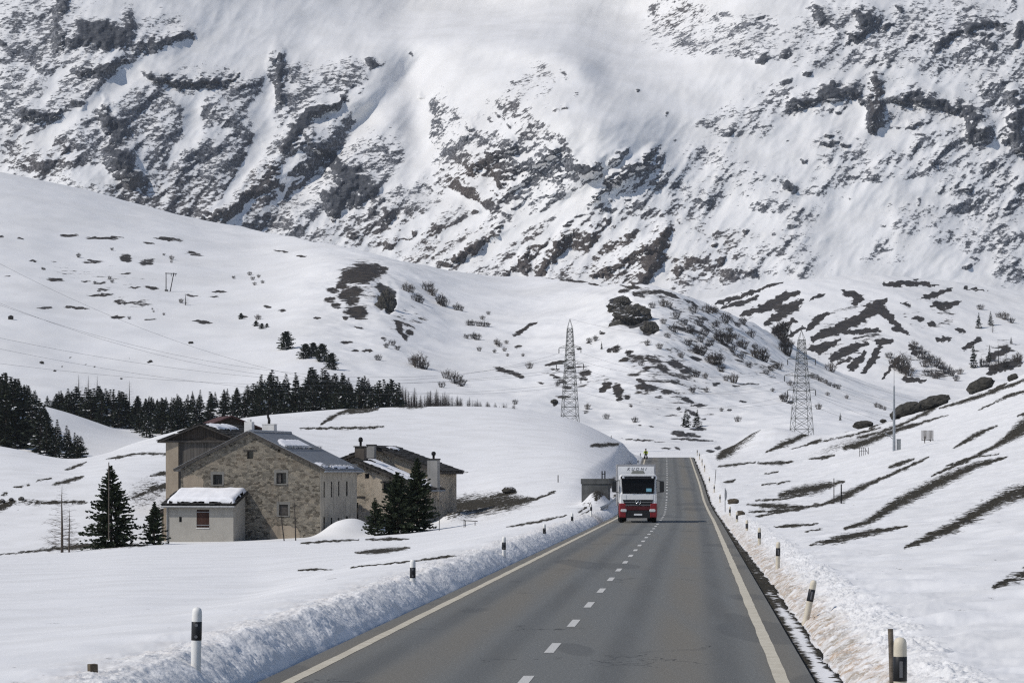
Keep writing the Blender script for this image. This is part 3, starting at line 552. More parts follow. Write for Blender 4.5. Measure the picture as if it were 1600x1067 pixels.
field = [ # broken, half snowed-in ground
 (60,60,90,70,0,.47),(40,150,60,60,0,.46),(120,130,90,50,-30,.47),(230,70,70,40,-20,.46),(60,230,70,50,0,.48),(140,220,80,60,0,.50),(230,180,70,60,0,.49),(300,170,80,60,0,.49),(370,160,60,60,0,.48),(300,250,90,70,0,.50),(400,240,90,70,0,.50),(240,320,110,50,15,.51),(340,320,110,50,15,.52),(440,340,90,50,15,.52),(520,270,70,80,0,.52),(450,150,60,60,0,.48),(540,120,50,30,0,.46),(560,330,60,50,0,.50),(500,190,50,30,0,.45),(600,230,40,60,0,.45),(620,300,50,60,0,.48),
 (690,190,40,60,-40,.45),(740,240,60,60,-40,.47),(810,260,70,60,-30,.51),(880,260,60,50,0,.48),(700,310,70,50,-30,.48),(780,330,80,40,-30,.47),(860,330,70,40,-35,.47),(690,370,80,40,-40,.46),(800,390,90,40,-40,.46),(900,390,90,50,-40,.47),(990,390,90,60,-35,.47),(1000,280,60,50,-40,.45),(1080,420,60,40,-20,.45),(820,160,70,40,-50,.41),
 (1060,40,60,50,30,.46),(1160,60,90,40,0,.46),(1290,50,80,50,-20,.46),(1390,60,90,50,-30,.49),(1500,60,80,70,-20,.50),(1570,120,60,90,0,.49),(1240,160,80,30,0,.44),(1400,160,90,40,0,.46),(1500,200,80,60,0,.48),(1320,230,60,30,0,.43),(1440,240,90,40,-10,.45),(1540,290,80,70,-10,.48),(1360,270,80,30,0,.42),(1150,190,70,30,0,.41),(1120,260,80,50,0,.41),(1080,310,50,50,0,.44),(1530,370,90,40,0,.47),(1430,330,60,40,0,.40),(1140,400,80,50,-20,.43),(1240,390,70,50,0,.40),(1260,330,60,40,0,.42),(1380,390,60,30,0,.40),(1590,400,50,50,0,.46),(1300,300,60,40,0,.38),(1200,300,60,40,0,.36),
]
clear = [ # smooth wind-packed snow
 (225,112,60,12,-28,-.5),(160,148,34,8,-35,-.4),(330,72,60,16,-14,-.5),(400,60,60,40,0,-.6),(480,50,120,34,0,-.6),(95,200,60,6,-38,-.5),(50,216,26,5,-12,-.5),(300,190,11,34,-12,-.35),(412,200,12,26,0,-.45),(398,235,10,16,30,-.3),(150,275,26,10,10,-.35),(650,190,18,50,-10,-.5),(640,130,34,40,0,-.4),(598,170,22,40,-30,-.4),(440,305,50,4,-48,-.45),(345,330,60,4,-42,-.45),(512,335,44,5,-40,-.5),(395,175,8,30,10,-.3),(280,150,22,8,30,-.3),(90,122,30,5,-40,-.3),(340,205,24,7,-10,-.2),(480,178,50,4,-30,-.6),(455,255,5,44,30,-.4),(570,165,8,60,20,-.3),
 (660,350,80,7,-40,-.35),(760,385,60,6,-40,-.4),(850,370,70,7,-40,-.35),(950,375,50,6,-40,-.35),(930,310,60,9,-35,-.35),(905,215,14,40,-30,-.4),(950,200,50,50,0,-.4),(900,290,26,7,-30,-.3),(1050,140,60,40,0,-.4),(1100,120,90,24,-5,-.5),(1330,330,50,20,0,-.3),(1400,300,60,18,0,-.3),(1385,215,26,9,0,-.4),(1180,240,30,12,0,-.2),(1460,390,60,14,10,-.25),(1310,380,50,20,0,-.3),(1490,150,30,12,30,-.2),(1340,170,10,14,0,-.5),
]
warpx, warpy = PXm + 10 * fbm(PXm / 34, PYm / 34, 3, 61), PYm + 9 * fbm(PXm / 34, PYm / 34, 3, 62)
warpx += 6 * fbm(PXm / 9, PYm / 9, 2, 63); warpy += 5 * fbm(PXm / 9, PYm / 9, 2, 64)
wcx = warpx + 5 * fbm(PXm / 13, PYm / 13, 2, 65) + 4 * ridged(PXm / 26, PYm / 20, 2, 67); wcy = warpy + 5 * fbm(PXm / 13, PYm / 13, 2, 66) + 4 * ridged(PXm / 20, PYm / 26, 2, 68)
Cg = ell(wcx, wcy, crags + [(1270,158,48,11,-15,.74),(1450,160,64,13,12,.78),(1530,198,34,24,30,.8),(185,228,30,52,10,.76),(545,292,54,46,20,.80),(470,215,26,40,35,.78),(1585,190,24,60,10,.8),(1290,30,40,18,20,.7)], angular=True) * (.80 + .22 * ridged(PXm / 19, PYm / 15, 3, 69) + .08 * fbm(PXm / 7, PYm / 7, 2, 70)); Fd = np.zeros_like(Cg)
for b in field:      # smooth sum of the broken ground, capped
    c, s_ = math.cos(R(b[4])), math.sin(R(b[4])); x = PXm - b[0]; y = PYm - b[1]
    d2 = ((x * c + y * s_) / b[2]) ** 2 + ((-x * s_ + y * c) / b[3]) ** 2
    Fd = np.maximum(Fd, b[5] * np.exp(-np.maximum(d2 - .35, 0) * 0.55))
Fd = np.where((MPX < -60)[None, :] | (MPX > 1660)[None, :] | (PYm < -5), np.maximum(Fd, .44), Fd)
uu0 = PXm * math.cos(R(-45)) + PYm * math.sin(R(-45)); vv0 = -PXm * math.sin(R(-45)) + PYm * math.cos(R(-45))
Cl = ell(warpx, warpy, clear)
Cg = np.maximum(Cg, 0); Cg = gsmooth(gsmooth(Cg, 1.2, 0), 1.2, 1)
wL0 = 1 - sstep(560, 720, PXm + .4 * (PYm - 200)); clump = 0.16 * ((1 - .75 * wL0) * fbm(uu0 / 46, vv0 / 20, 4, 81) + .75 * wL0 * fbm(PXm / 34, PYm / 24, 4, 84)) + 0.07 * ridged(uu0 / 30, vv0 / 13, 3, 82)
dens = np.maximum(Fd - .035 + .06 * (1 - sstep(560, 700, PXm)) + 1.3 * clump * sstep(.1, .4, Fd), Cg * np.where((np.abs(PXm - 800) < 150) & (np.abs(PYm - 260) < 110), .64, .86 + .06 * wL0)) + Cl * 0.85 * (Cg < .5)
walls = [[(448,232,9),(456,214,11),(470,195,11),(490,180,9),(515,168,8),(542,159,5)],[(496,232,12),(520,250,17),(545,288,22),(580,300,16)],[(520,332,12),(535,312,14),(560,318,10)],[(172,188,12),(186,228,17),(196,262,20),(208,282,12)],[(99,0,8),(97,45,9),(88,84,6)],[(112,62,15),(160,60,22),(200,48,16)],[(225,68,9),(262,66,11),(300,58,5)],[(128,118,9),(165,108,14),(200,98,7)],[(36,182,9),(62,186,11),(92,176,8)],[(232,120,8),(262,130,9),(292,132,8),(352,130,7),(372,120,4)],[(438,88,9),(436,112,14),(440,140,10),(442,160,6)],
 [(400,300,14),(418,282,16),(430,262,9)],[(330,345,8),(372,322,12),(395,300,8)],
 [(1238,168,8),(1262,160,10),(1290,148,14),(1312,142,12),(1338,142,14),(1350,160,8)],[(1372,118,5),(1366,140,8),(1366,175,10),(1373,205,7)],[(1398,158,7),(1428,150,12),(1450,158,12),(1482,166,8)],[(1490,170,12),(1520,180,15),(1542,212,13)],[(1586,150,9),(1590,200,12),(1594,245,8)],[(1346,22,11),(1362,32,12),(1338,62,8)],[(1278,12,8),(1288,36,11)],[(1460,80,6),(1490,58,8),(1530,40,12),(1570,40,10)],
 [(780,282,10),(800,268,11),(830,262,9),(870,240,8)],[(900,268,12),(922,268,12),(935,262,6)],[(735,270,6),(770,248,9),(800,232,8)],[(950,290,4),(990,264,6),(1030,236,5)],[(925,318,3),(968,286,6),(1010,256,4)],[(696,416,4),(735,394,6),(786,354,4)],[(846,430,6),(868,402,8),(892,366,4)],[(1000,446,12),(1022,402,13),(1046,358,7)],[(930,436,4),(975,410,6),(1020,388,4)],[(790,432,5),(812,410,6),(834,392,3)]]
gul = [[(335,58,6),(240,96,8),(182,134,8),(130,172,6),(60,213,4)],[(316,140,5),(302,180,7),(296,212,5),(262,252,4)],[(420,120,5),(414,190,8),(404,240,6),(366,286,4),(326,350,4)],[(470,240,3),(440,266,4),(405,302,3),(358,352,3)],[(640,125,14),(652,190,13),(652,246,9),(636,286,5)],[(522,338,4),(560,322,3),(610,288,4),(640,262,4)],[(484,190,3),(512,176,4),(545,168,4)],[(95,108,3),(84,134,4),(60,168,3)],[(20,214,3),(40,200,3)],[(700,300,4),(760,330,4),(690,372,4)],[(905,180,8),(912,230,6),(900,262,4)],[(860,330,4),(930,290,5),(985,285,3)],[(760,402,4),(820,350,4),(880,320,4)],[(1340,172,8),(1330,192,8)],[(1382,215,10),(1410,222,8)]]
Wl = strokes(wcx, wcy, walls, 8.0, 93, 1.15); Gu = strokes(warpx * .55 + PXm * .45, warpy * .55 + PYm * .45, gul, 2.0, 95, 1.0)
dens = np.maximum(dens, .95 * Wl * (.72 + .34 * ridged(PXm / 21, PYm / 16, 3, 96) + .18 * fbm(PXm / 8, PYm / 7, 2, 97))); dens = dens - .55 * np.clip(Gu * 1.05, 0, 1) * (Wl < .55)
Cg = np.maximum(Cg, Wl * (.62 + .30 * ridged(PXm / 21, PYm / 16, 3, 96)))
rough = np.clip(0.10 + 1.25 * gsmooth(gsmooth(np.clip(dens - .3, 0, 1), 3, 0), 3, 1), 0, 1)
# along-the-slope relief, ribs running up to the right
cs, sn = math.cos(R(-52)), math.sin(R(-52))
uu = PXm * cs + PYm * sn; vv = -PXm * sn + PYm * cs
rib = 0.62 * ridged(uu / 150, vv / 62, 3, 71) + 0.38 * fbm(PXm / 55, PYm / 50, 3, 72)
wL = 1 - sstep(560, 720, PXm + .4 * (PYm - 200)); r1 = ridged(uu / 60, vv / 24, 3, 73) * (1 - wL) + wL * (.55 * ridged(PXm / 44, PYm / 26, 3, 73) + .45 * ridged(uu / 60, vv / 24, 3, 73)); r2 = ridged(PXm / 17, PYm / 13, 3, 74); r3 = fbm(PXm / 6.5, PYm / 5.5, 3, 75)
dslope = np.interp(MQ, [-330, -100, 0, 60, 130, 250, 430, 470, 500], [1.5, 1.2, .95, .85, .70, .60, .66, 1.6, 2.4])
dcol = np.zeros(len(MQ)); dcol[1:] = np.cumsum(0.5 * (dslope[1:] + dslope[:-1]) * -np.diff(MQ))
D = 2010 + dcol[:, None] + 0 * PXm
bowl = np.exp(-(((PXm - 735) / 230) ** 2) - ((PYm + 10) / 75) ** 2) * 130 + np.exp(-(((PXm - 1000) / 110) ** 2) - ((PYm - 40) / 90) ** 2) * 90  # first hollow is shaped to turn snow off the sun, imitating cloud shadow
sx = PXm - 905 - .12 * (PYm - 100); spur = 80 * np.exp(-(sx / np.where(sx < 0, 165, 115)) ** 2 - ((PYm - 190) / 130) ** 2)
gully = 30 * np.exp(-(((PXm - 650 - .12 * (PYm - 150)) / 40) ** 2) - ((PYm - 150) / 130) ** 2) + 22 * np.exp(-(((PXm - 560 + .9 * (PYm - 200)) / 26) ** 2) - ((PYm - 230) / 130) ** 2)
D += bowl - spur + gully - 70 * np.exp(-((PXm - 150) / 260) ** 2) + 40 * np.sin(PXm / 260.0)
D -= 26 * np.exp(-((PYm - (62 + .00042 * np.minimum(PXm - 720, 0) ** 2 + .0011 * np.maximum(PXm - 720, 0) ** 2)) / 26) ** 2) * sstep(560, 660, PXm) * (1 - sstep(900, 960, PXm))
D += -16 * rib * (0.16 + rough) - rough * (5.0 * r1 + 2.3 * r2) - (0.03 + rough) * 0.7 * r3 - 1.6 * sstep(.45, .9, Cg) * (0.5 + .5 * r1)
D += -sstep(.5, .8, Cg) * (2.2 * ridged(PXm / 9, PYm / 34, 3, 91) + 3.0 * ridged(PXm / 30, PYm / 20, 2, 92))
D += 3.0 * gsmooth(gsmooth(Gu, 5, 0), 4, 1) - 4.0 * sstep(.3, .8, np.roll(gsmooth(gsmooth(Wl, 3, 0), 3, 1), 6, 0))
D += -9 * fbm(PXm / 120, PYm / 70, 2, 79)
MX = D * (PXm - CX) / F; MZ = HC + (HY - PYm) / F * D
Vm = np.stack([MX, D, MZ], -1)
du = np.gradient(Vm, axis=1); dv = np.gradient(Vm, axis=0)
nrm = np.cross(du, dv); nrm /= np.linalg.norm(nrm, axis=-1, keepdims=True) + 1e-9
nzv = np.abs(nrm[..., 2])
nzs = gsmooth(gsmooth(nzv, 14, 0), 14, 1); steep = np.clip(nzs - nzv, -.36, .46)
bareM = dens - .03 + 0.95 * steep * sstep(.15, .35, dens) + 0.06 * r1 * (dens > .28)
bareM = np.where(dens < .12, np.minimum(bareM, .2), bareM)
grainM = np.clip(.55 + dens * 1.2, .3, 1) - .75 * sstep(.62, .82, Cg)
brown = ell(PXm, PYm, [(740,290,60,50,-30,.9),(415,290,50,60,0,.5),(950,400,220,60,0,.9),(1040,400,60,70,0,.9),(280,320,160,40,10,.5),(60,250,70,40,0,.5),(1100,400,80,60,0,.7),(660,390,160,60,0,.8),(1370,160,14,50,0,.4),(1060,20,50,30,0,.5),(860,160,120,60,0,.4)], warp=12)
# beyond the top of the wall it eases back
Vm = np.concatenate([Vm, Vm[-1:] + np.stack([0 * MX[-1:], 300 + 0 * MX[-1:], -60 + 0 * MX[-1:]], -1)])
mk = np.stack([bareM, grainM, brown], -1); mk = np.concatenate([mk, mk[-1:]])
M_mt = terrain_mat('mountain_rock', 0.10, (1, 1, 2.0), (0, R(40), 0), edge=0.07, amp=0.95, bands=2.2, bstr=0.7, bdist=1.2, rock=((0.036, 0.041, 0.053), (0.105, 0.11, 0.12)), soil=((0.052, 0.044, 0.041), (0.12, 0.102, 0.090)), det=9, rough=0.74, snowbump=0.10, frost=.5)
mt = link('mountain', grid_mesh('mountain', Vm, M_mt, mk)); tag(mt, kind='structure')

# ================================================================== ROAD
def strip(name, offs, y0, y1, dy, zoff, mat, parent=None, wob=0.0):
    ys = np.arange(y0, y1 + 1e-6, dy); V = np.zeros((len(ys), len(offs), 3))
    for j, ofs in enumerate(offs):
        w = wob * pn(ys / 3.0, ys * 0 + j * 5.3, 90) if wob else 0
        V[:, j, 0] = road_x(ys) + ofs + w; V[:, j, 1] = ys; V[:, j, 2] = road_z(ys) + zoff
    return link(name, grid_mesh(name, V, mat), parent)
m = NT('asphalt'); co = m.coord(); at = m.n('ShaderNodeAttribute', attribute_name='across'); ac = at.outputs['Fac']
fine = m.noise(co, 60, 3, 0.7); grit = m.noise(co, 22, 5, 0.75); big = m.noise(m.coord((1, .035, 1)), 1.1, 5, 0.6); big2 = m.noise(m.coord((1, .03, 1)), 0.8, 3, 0.55)
col = m.mix(m.ramp(grit, 0.3, 0.7), (0.112, 0.114, 0.108), (0.200, 0.203, 0.193))
# ochre salt film between and beside the wheel tracks
ab = m.math('ABSOLUTE', ac); band = m.math('COMPARE', ab, 1.75)
c1 = m.math('ABSOLUTE', m.math('SUBTRACT', ab, 1.95)); film = m.math('MULTIPLY', m.ramp(c1, 0.80, 0.10), m.ramp(big2, 0.18, 0.62, lo=.35))
c2 = m.math('ABSOLUTE', m.math('SUBTRACT', ab, 3.5)); film2 = m.math('MULTIPLY', m.ramp(c2, 0.55, 0.05), 0.9)
film3 = m.math('MULTIPLY', m.ramp(big, 0.40, 0.70), 0.25)
fm = m.math('MAXIMUM', m.math('MAXIMUM', film, film2), film3)
col = m.mix(m.math('MULTIPLY', fm, 0.95), col, m.mix(m.ramp(grit, .3, .7), (0.128, 0.118, 0.098), (0.222, 0.205, 0.172)))
wt = m.math('ABSOLUTE', m.math('SUBTRACT', m.math('ABSOLUTE', m.math('SUBTRACT', ab, 1.8)), .85)); col = m.mix(m.math('MULTIPLY', m.ramp(wt, .42, .05), m.ramp(big, .2, .7, lo=.25, hi=.6)), col, (0.088, 0.091, 0.090)); patch_ = m.ramp(m.noise(m.coord((.30, .055, 1)), 1.0, 2, .4), .60, .615); col = m.mix(m.math('MULTIPLY', patch_, .35), col, (0.07, 0.072, 0.072))
cr = m.n('ShaderNodeTexVoronoi', feature='DISTANCE_TO_EDGE'); cco = m.n('ShaderNodeMapping'); cco.inputs['Scale'].default_value = (0.55, 0.20, 1)
wv = m.n('ShaderNodeVectorMath', operation='ADD'); nzc = m.n('ShaderNodeTexNoise'); nzc.inputs['Scale'].default_value = 2.2; nzc.inputs['Detail'].default_value = 5; m.l(co, nzc.inputs['Vector']); m.l(co, wv.inputs[0]); m.l(nzc.outputs['Color'], wv.inputs[1]); m.l(wv.outputs[0], cco.inputs[0]); m.l(cco.outputs[0], cr.inputs['Vector']); cr.inputs['Scale'].default_value = 1.0
crk = m.math('MULTIPLY', m.ramp(cr.outputs['Distance'], 0.016, 0.004), m.ramp(m.noise(co, 0.16, 2, .5), 0.58, 0.64))
col = m.mix(m.math('MULTIPLY', crk, 0.85), col, (0.03, 0.03, 0.03))
m.bump(fine, 0.25, 0.006); M_asph = m.done(col, m.ramp(big, .2, .8, lo=.72, hi=.9), spec=0.25)
road = strip('road', [-3.84, -3.5, -3.0, -2, -1, 0, 1, 2, 3.0, 3.5, 3.84], -40, 560, 1.0, 0.0, M_asph, wob=0.0); tag(road, kind='structure')
acr = np.tile(np.array([-3.84, -3.5, -3.0, -2, -1, 0, 1, 2, 3.0, 3.5, 3.84], dtype=np.float32), 601)
a_ = road.data.attributes.new('across', 'FLOAT', 'POINT'); a_.data.foreach_set('value', acr)
m = NT('road_paint'); co = m.coord(); wear = m.ramp(m.noise(co, 14, 6, 0.75), 0.60, 0.70); 
M_paint = m.done(m.mix(m.math('MULTIPLY', wear, 0.6), m.mix(m.ramp(m.noise(co, 2.0, 3), .35, .65), (0.52, 0.47, 0.37), (0.60, 0.55, 0.44)), (0.20, 0.19, 0.17)), 0.7)
m = NT('road_paint_white'); co = m.coord(); wear = m.ramp(m.noise(co, 14, 6, 0.75), 0.58, 0.68)
M_paintw = m.done(m.mix(m.math('MULTIPLY', wear, 0.6), (0.56, 0.55, 0.52), (0.18, 0.18, 0.17)), 0.7)
strip('edge_line', [-3.50, -3.31], -40, 555, 1.0, 0.005, M_paint, road, 0.02)
strip('edge_line', [3.30, 3.50], -40, 555, 1.0, 0.005, M_paint, road, 0.02)
dm = MB(); y = 50.5 - 10 * 8.9
while y < 545:
    ys = [y + k * 0.75 for k in range(5)]; L = [(float(road_x(q)) - 0.17 - .078, q, float(road_z(q)) + .005) for q in ys]; Rr = [(p[0] + .157, p[1], p[2]) for p in L]
    dm.add(L + Rr, [(k, k + 5, k + 6, k + 1) for k in range(4)]); y += 8.9
dm.build('lane_dashes', M_paintw, road)
# ================================================================== PLANTS
def foliage_mat(name, a, b, snowy=0.0):
    m = NT(name); co = m.coord(); g = m.n('ShaderNodeNewGeometry')
    f = m.ramp(m.noise(co, 1.3, 4, .6), .3, .7); col = m.mix(f, a, b)
    col = m.mix(m.math('MULTIPLY', g.outputs['Random Per Island'], 0.6), col, tuple(min(1, c * 1.9) for c in b))
    return m.done(col, 0.75, spec=0.15)
M_need = foliage_mat('needles_dark', (0.014, 0.020, 0.012), (0.034, 0.044, 0.024))
M_need2 = foliage_mat('needles_forest', (0.010, 0.014, 0.010), (0.024, 0.030, 0.019))
M_bark = plain('bark', (0.060, 0.046, 0.036), 0.9, 0, .35, 6)
M_twig = plain('twigs', (0.095, 0.078, 0.064), 0.9, 0, .25, 3)
M_twigd = plain('twigs_dark', (0.045, 0.038, 0.034), 0.9, 0, .25, 3)
M_snow = plain('resting_snow', (0.80, 0.80, 0.82), 0.8, 0, .04, 2.0, .2, .3)
def leafcard(mb, p, d, ln, w, rnd, mi):
    d = Vector(d).normalized(); s = d.cross(Vector((rnd.gauss(0, 1), rnd.gauss(0, 1), rnd.gauss(0, 1))))
    if s.length < 1e-4: return
    s = s.normalized() * w
    mb.add([p - s * .35, p + d * ln * .45 - s, p + d * ln, p + d * ln * .45 + s], [(0, 1, 2, 3)], mi)
def conifer(h, rad, seed, whorls, per, tufts, size, lift=0.0, low=0.06, snow=0.0, ragged=0.25, cards=2, power=0.85):
    rnd = random.Random(seed); tr = MB(); cr = MB()
    lean = (rnd.uniform(-.02, .02) * h, rnd.uniform(-.02, .02) * h)
    ax = lambda t: Vector((lean[0] * t * t, lean[1] * t * t, h * t))
    tr.tube([ax(t) + Vector((0, 0, -.5 if t == 0 else 0)) for t in (0, .3, .65, .98)], [h * .022, h * .016, h * .009, h * .002], 7)
    for k in range(whorls):
        t = low + (0.985 - low) * (k / (whorls - 1)) ** 0.93
        L0 = rad * max(0.03, (1 - t)) ** power * (0.75 + 0.25 * min(1, t / .15))
        a0 = rnd.uniform(0, 6.28)
        for b in range(per):
            if rnd.random() < .08: continue
            a = a0 + 6.2832 * b / per + rnd.uniform(-.35, .35); L = L0 * rnd.uniform(1 - ragged * 1.6, 1 + ragged)
            p0 = ax(t + rnd.uniform(-.012, .012)); rise = lift + (t - .45) * 0.75 + rnd.uniform(-.14, .14)
            dv = Vector((math.cos(a), math.sin(a), rise)).normalized()
            p1 = p0 + dv * L + Vector((0, 0, -.06 * L + .10 * L * lift))
            if L > .5 * size: cr.bar(p0, p0 + (p1 - p0) * .8, h * .0035, h * .001, 3, 2, caps=False)
            for q in range(tufts):
                f = (q + rnd.uniform(.15, .95)) / tufts
                if f < .12: continue
                pp = p0 + (p1 - p0) * f + Vector((0, 0, rnd.uniform(-.04, .04) * L))
                w = size * (0.55 + .55 * rnd.random()) * (1.15 - .45 * f) * min(1.0, .30 + 1.1 * L / rad)
                for c in range(cards):
                    side = Vector((-math.sin(a), math.cos(a), 0)) * rnd.choice((-1, 1)) * rnd.uniform(.15, 1.0)
                    d = dv * rnd.uniform(.5, 1) + side + Vector((0, 0, rnd.uniform(-.25, .35) + lift * .4))
                    leafcard(cr, pp, d, w, w * .30, rnd, 1 if rnd.random() < snow else 0)
    leafcard(cr, ax(.95), (0, 0, 1), h * .07, size * .12, rnd, 0); leafcard(cr, ax(.96), (0, .1, 1), h * .05, size * .12, rnd, 0)
    return tr, cr
def conifer_thing(name, label, loc, tr, cr, mats, group=None, cat='tree', rz=0.0):
    r = empty(name, loc, rz, label, cat, group); tr.build('trunk', M_bark, r, fix=False); cr.build('crown', mats, r, fix=False); return r
def larch(h, rad, seed, n=60, twig=6, thick=1.0):
    rnd = random.Random(seed); tr = MB(); cr = MB()
    tr.tube([(0, 0, -.5), (0, 0, h * .4), (rnd.uniform(-.01, .01) * h, 0, h * .75), (0, 0, h)], [h * .016 * thick, h * .011 * thick, h * .006 * thick, h * .0015], 6)
    for k in range(n):
        t = .1 + .88 * k / n; a = k * 2.4 + rnd.uniform(-.4, .4); L = rad * (1 - t) ** .8 * rnd.uniform(.6, 1.1) + .03 * h
        p0 = Vector((0, 0, h * t)); dv = Vector((math.cos(a), math.sin(a), rnd.uniform(-.15, .25)))
        p1 = p0 + dv * L; r = h * .0028 * thick * (1.1 - t)
        cr.tube([p0, p0 + dv * L * .5 + Vector((0, 0, -.05 * L)), p1 + Vector((0, 0, .06 * L))], [r, r * .7, r * .35], 3)
        for j in range(twig):
            f = rnd.uniform(.25, 1); q = p0 + dv * L * f; d2 = Vector((math.cos(a + rnd.choice((-1, 1)) * rnd.uniform(.5, 1.1)), math.sin(a + rnd.choice((-1, 1)) * rnd.uniform(.5, 1.1)), rnd.uniform(-.5, .3)))
            cr.bar(q, q + d2 * L * rnd.uniform(.15, .4), r * .45, r * .2, 3, 0, caps=False)
    return tr, cr
def shrub_mb(h, w, seed, n=34, sub=5, r=.03):
    rnd = random.Random(seed); mb = MB()
    for k in range(n):
        a = rnd.uniform(0, 6.28); s = rnd.uniform(0, 1) ** .7; b = Vector((math.cos(a) * s * w * .25, math.sin(a) * s * w * .25, -.2))
        top = Vector((math.cos(a) * s * w * .5, math.sin(a) * s * w * .5, h * rnd.uniform(.55, 1) * (1.1 - .4 * s)))
        mid = (b + top) * .5 + Vector((rnd.uniform(-.1, .1) * w, rnd.uniform(-.1, .1) * w, .05 * h))
        mb.tube([b, mid, top], [r, r * .75, r * .4], 3)
        for j in range(sub):
            f = rnd.uniform(.3, 1); q = mid + (top - mid) * f; d = Vector((rnd.gauss(0, .5), rnd.gauss(0, .5), rnd.uniform(.3, 1)))
            mb.bar(q, q + d * h * rnd.uniform(.12, .3), r * .55, r * .25, 3, 0, caps=False)
    return mb
rng = random.Random(11)
CON = [M_need, M_snow, M_bark]; CON2 = [M_need2, M_snow, M_bark]
# --- trees beside the houses
def near_at(px, d, dz=0.0):
    x = (px - CX) / F * d; return Vector((x, d, near.z(x, d) + dz))
tr, cr = conifer(6.3, 2.6, 3, 30, 8, 15, .42, lift=.18, low=.03, ragged=.2, cards=3)
conifer_thing('pine_tree', 'largest dark green pine left of the stone houses, standing beside the bare larch', near_at(174, 243), tr, cr, CON, rz=.4)
tr, cr = conifer(3.3, 1.15, 5, 20, 7, 9, .36, lift=.3, low=.04, ragged=.3, cards=3)
conifer_thing('pine_tree', 'small open pine at the left corner of the grey plastered annex', near_at(241, 243.0), tr, cr, CON)
tr, cr = conifer(2.9, 1.0, 7, 18, 7, 8, .32, lift=.35, low=.03, ragged=.3, cards=3)
conifer_thing('pine_tree', 'smallest pine in the clump of three, in front of the cream stone wall', near_at(586, 243.5), tr, cr, CON)
tr, cr = conifer(4.7, 2.1, 8, 26, 8, 13, .40, lift=.3, low=.02, ragged=.22, cards=3, power=.7)
conifer_thing('pine_tree', 'broad dense pine in the middle of the clump of three before the right house', near_at(622, 244.5), tr, cr, CON)
tr, cr = conifer(5.7, 1.75, 9, 28, 8, 12, .40, lift=.35, low=.02, ragged=.24, cards=3, power=.75)
conifer_thing('pine_tree', 'tallest narrow pine of the clump of three, below the tall grey chimney', near_at(652, 246), tr, cr, CON)
for px, d, h, rad, sd, lab, n in ((97, 241, 5.2, 1.75, 21, 'bare leafless larch with spreading fine twigs, left of the big dark pine', 74), (108, 240, 3.4, .85, 22, 'thin low bare larch close behind the spreading bare larch', 36)):
    t_, c_ = larch(h, rad, sd, n, 11, 1.45); r_ = empty('larch_tree', near_at(px, d), 0, lab, 'tree'); t_.build('trunk', M_twig, r_, fix=False); c_.build('crown', M_twig, r_, fix=False)
for px, d, h, ln, lab, sd in ((444, 240, 4.0, -.5, 'leaning bare sapling in front of the gable, left of its upright neighbour', 31), (462, 240, 4.3, -.12, 'upright bare sapling in front of the gable, nearest the house corner', 32)):
    t_, c_ = larch(h, .35, sd, 26, 2, .8); r_ = empty('sapling', near_at(px, d), 0, lab, 'tree'); r_.rotation_euler = (0, ln * .25, 0); t_.build('trunk', M_twigd, r_, fix=False); c_.build('crown', M_twigd, r_, fix=False)
# --- the wood behind the snowy rise
ty_x = [-40, 0, 15, 40, 62, 78, 100, 120, 150, 200, 250, 300, 345, 385, 400, 425, 450, 480, 500, 540, 560, 600, 640, 700, 760, 800]
ty_y = [588, 590, 587, 602, 616, 622, 610, 608, 606, 616, 625, 612, 612, 600, 588, 576, 572, 572, 578, 586, 588, 592, 600, 614, 628, 634]
protos = []
for k in range(5):
    tr, cr = conifer(9.0, (1.9, 2.4, 2.1, 2.7, 1.7)[k], 40 + k, 17, 6, 7, .95, lift=(0, -.05, .2, .25, 0)[k], low=.07, snow=(.03, .07, .05, .02, .10)[k], ragged=.3, cards=2, power=(1.15, 1.0, 1.05, .8, 1.2)[k])
    protos.append((tr.mesh('trunk', M_bark, False), cr.mesh('crown', CON2, False), 9.0))
tr, cr = conifer(9.0, 3.6, 46, 18, 8, 8, 1.15, lift=.35, low=.04, snow=.01, ragged=.3, cards=2, power=.5); round_pine = [(tr.mesh('trunk', M_bark, False), cr.mesh('crown', CON2, False), 9.0)]
lar = []
for k in range(2):
    tr, cr = larch(9.0, 1.9, 60 + k, 60, 7, 1.5); lar.append((tr.mesh('trunk', M_twigd, False), cr.mesh('crown', M_twigd, False), 9.0))
ltk = []
for k in range(2):
    tr, cr = larch(9.0, 2.1, 66 + k, 120, 12, 2.1); ltk.append((tr.mesh('trunk', M_twigd, False), cr.mesh('crown', M_twigd, False), 9.0))
def stand(proto, name, label, loc, h, group=None, squash=1.0):
    r = empty(name, loc, rng.uniform(0, 6.28), label, 'tree', group); s = h / proto[2]; r.scale = (s * squash, s * squash, s)
    a = link('trunk', proto[0], r); b = link('crown', proto[1], r); return r
LW = 'dark spruce of the close wood behind the snowy rise and the houses'; GW = 'spruces of the wood behind the rise'
cnt = 0
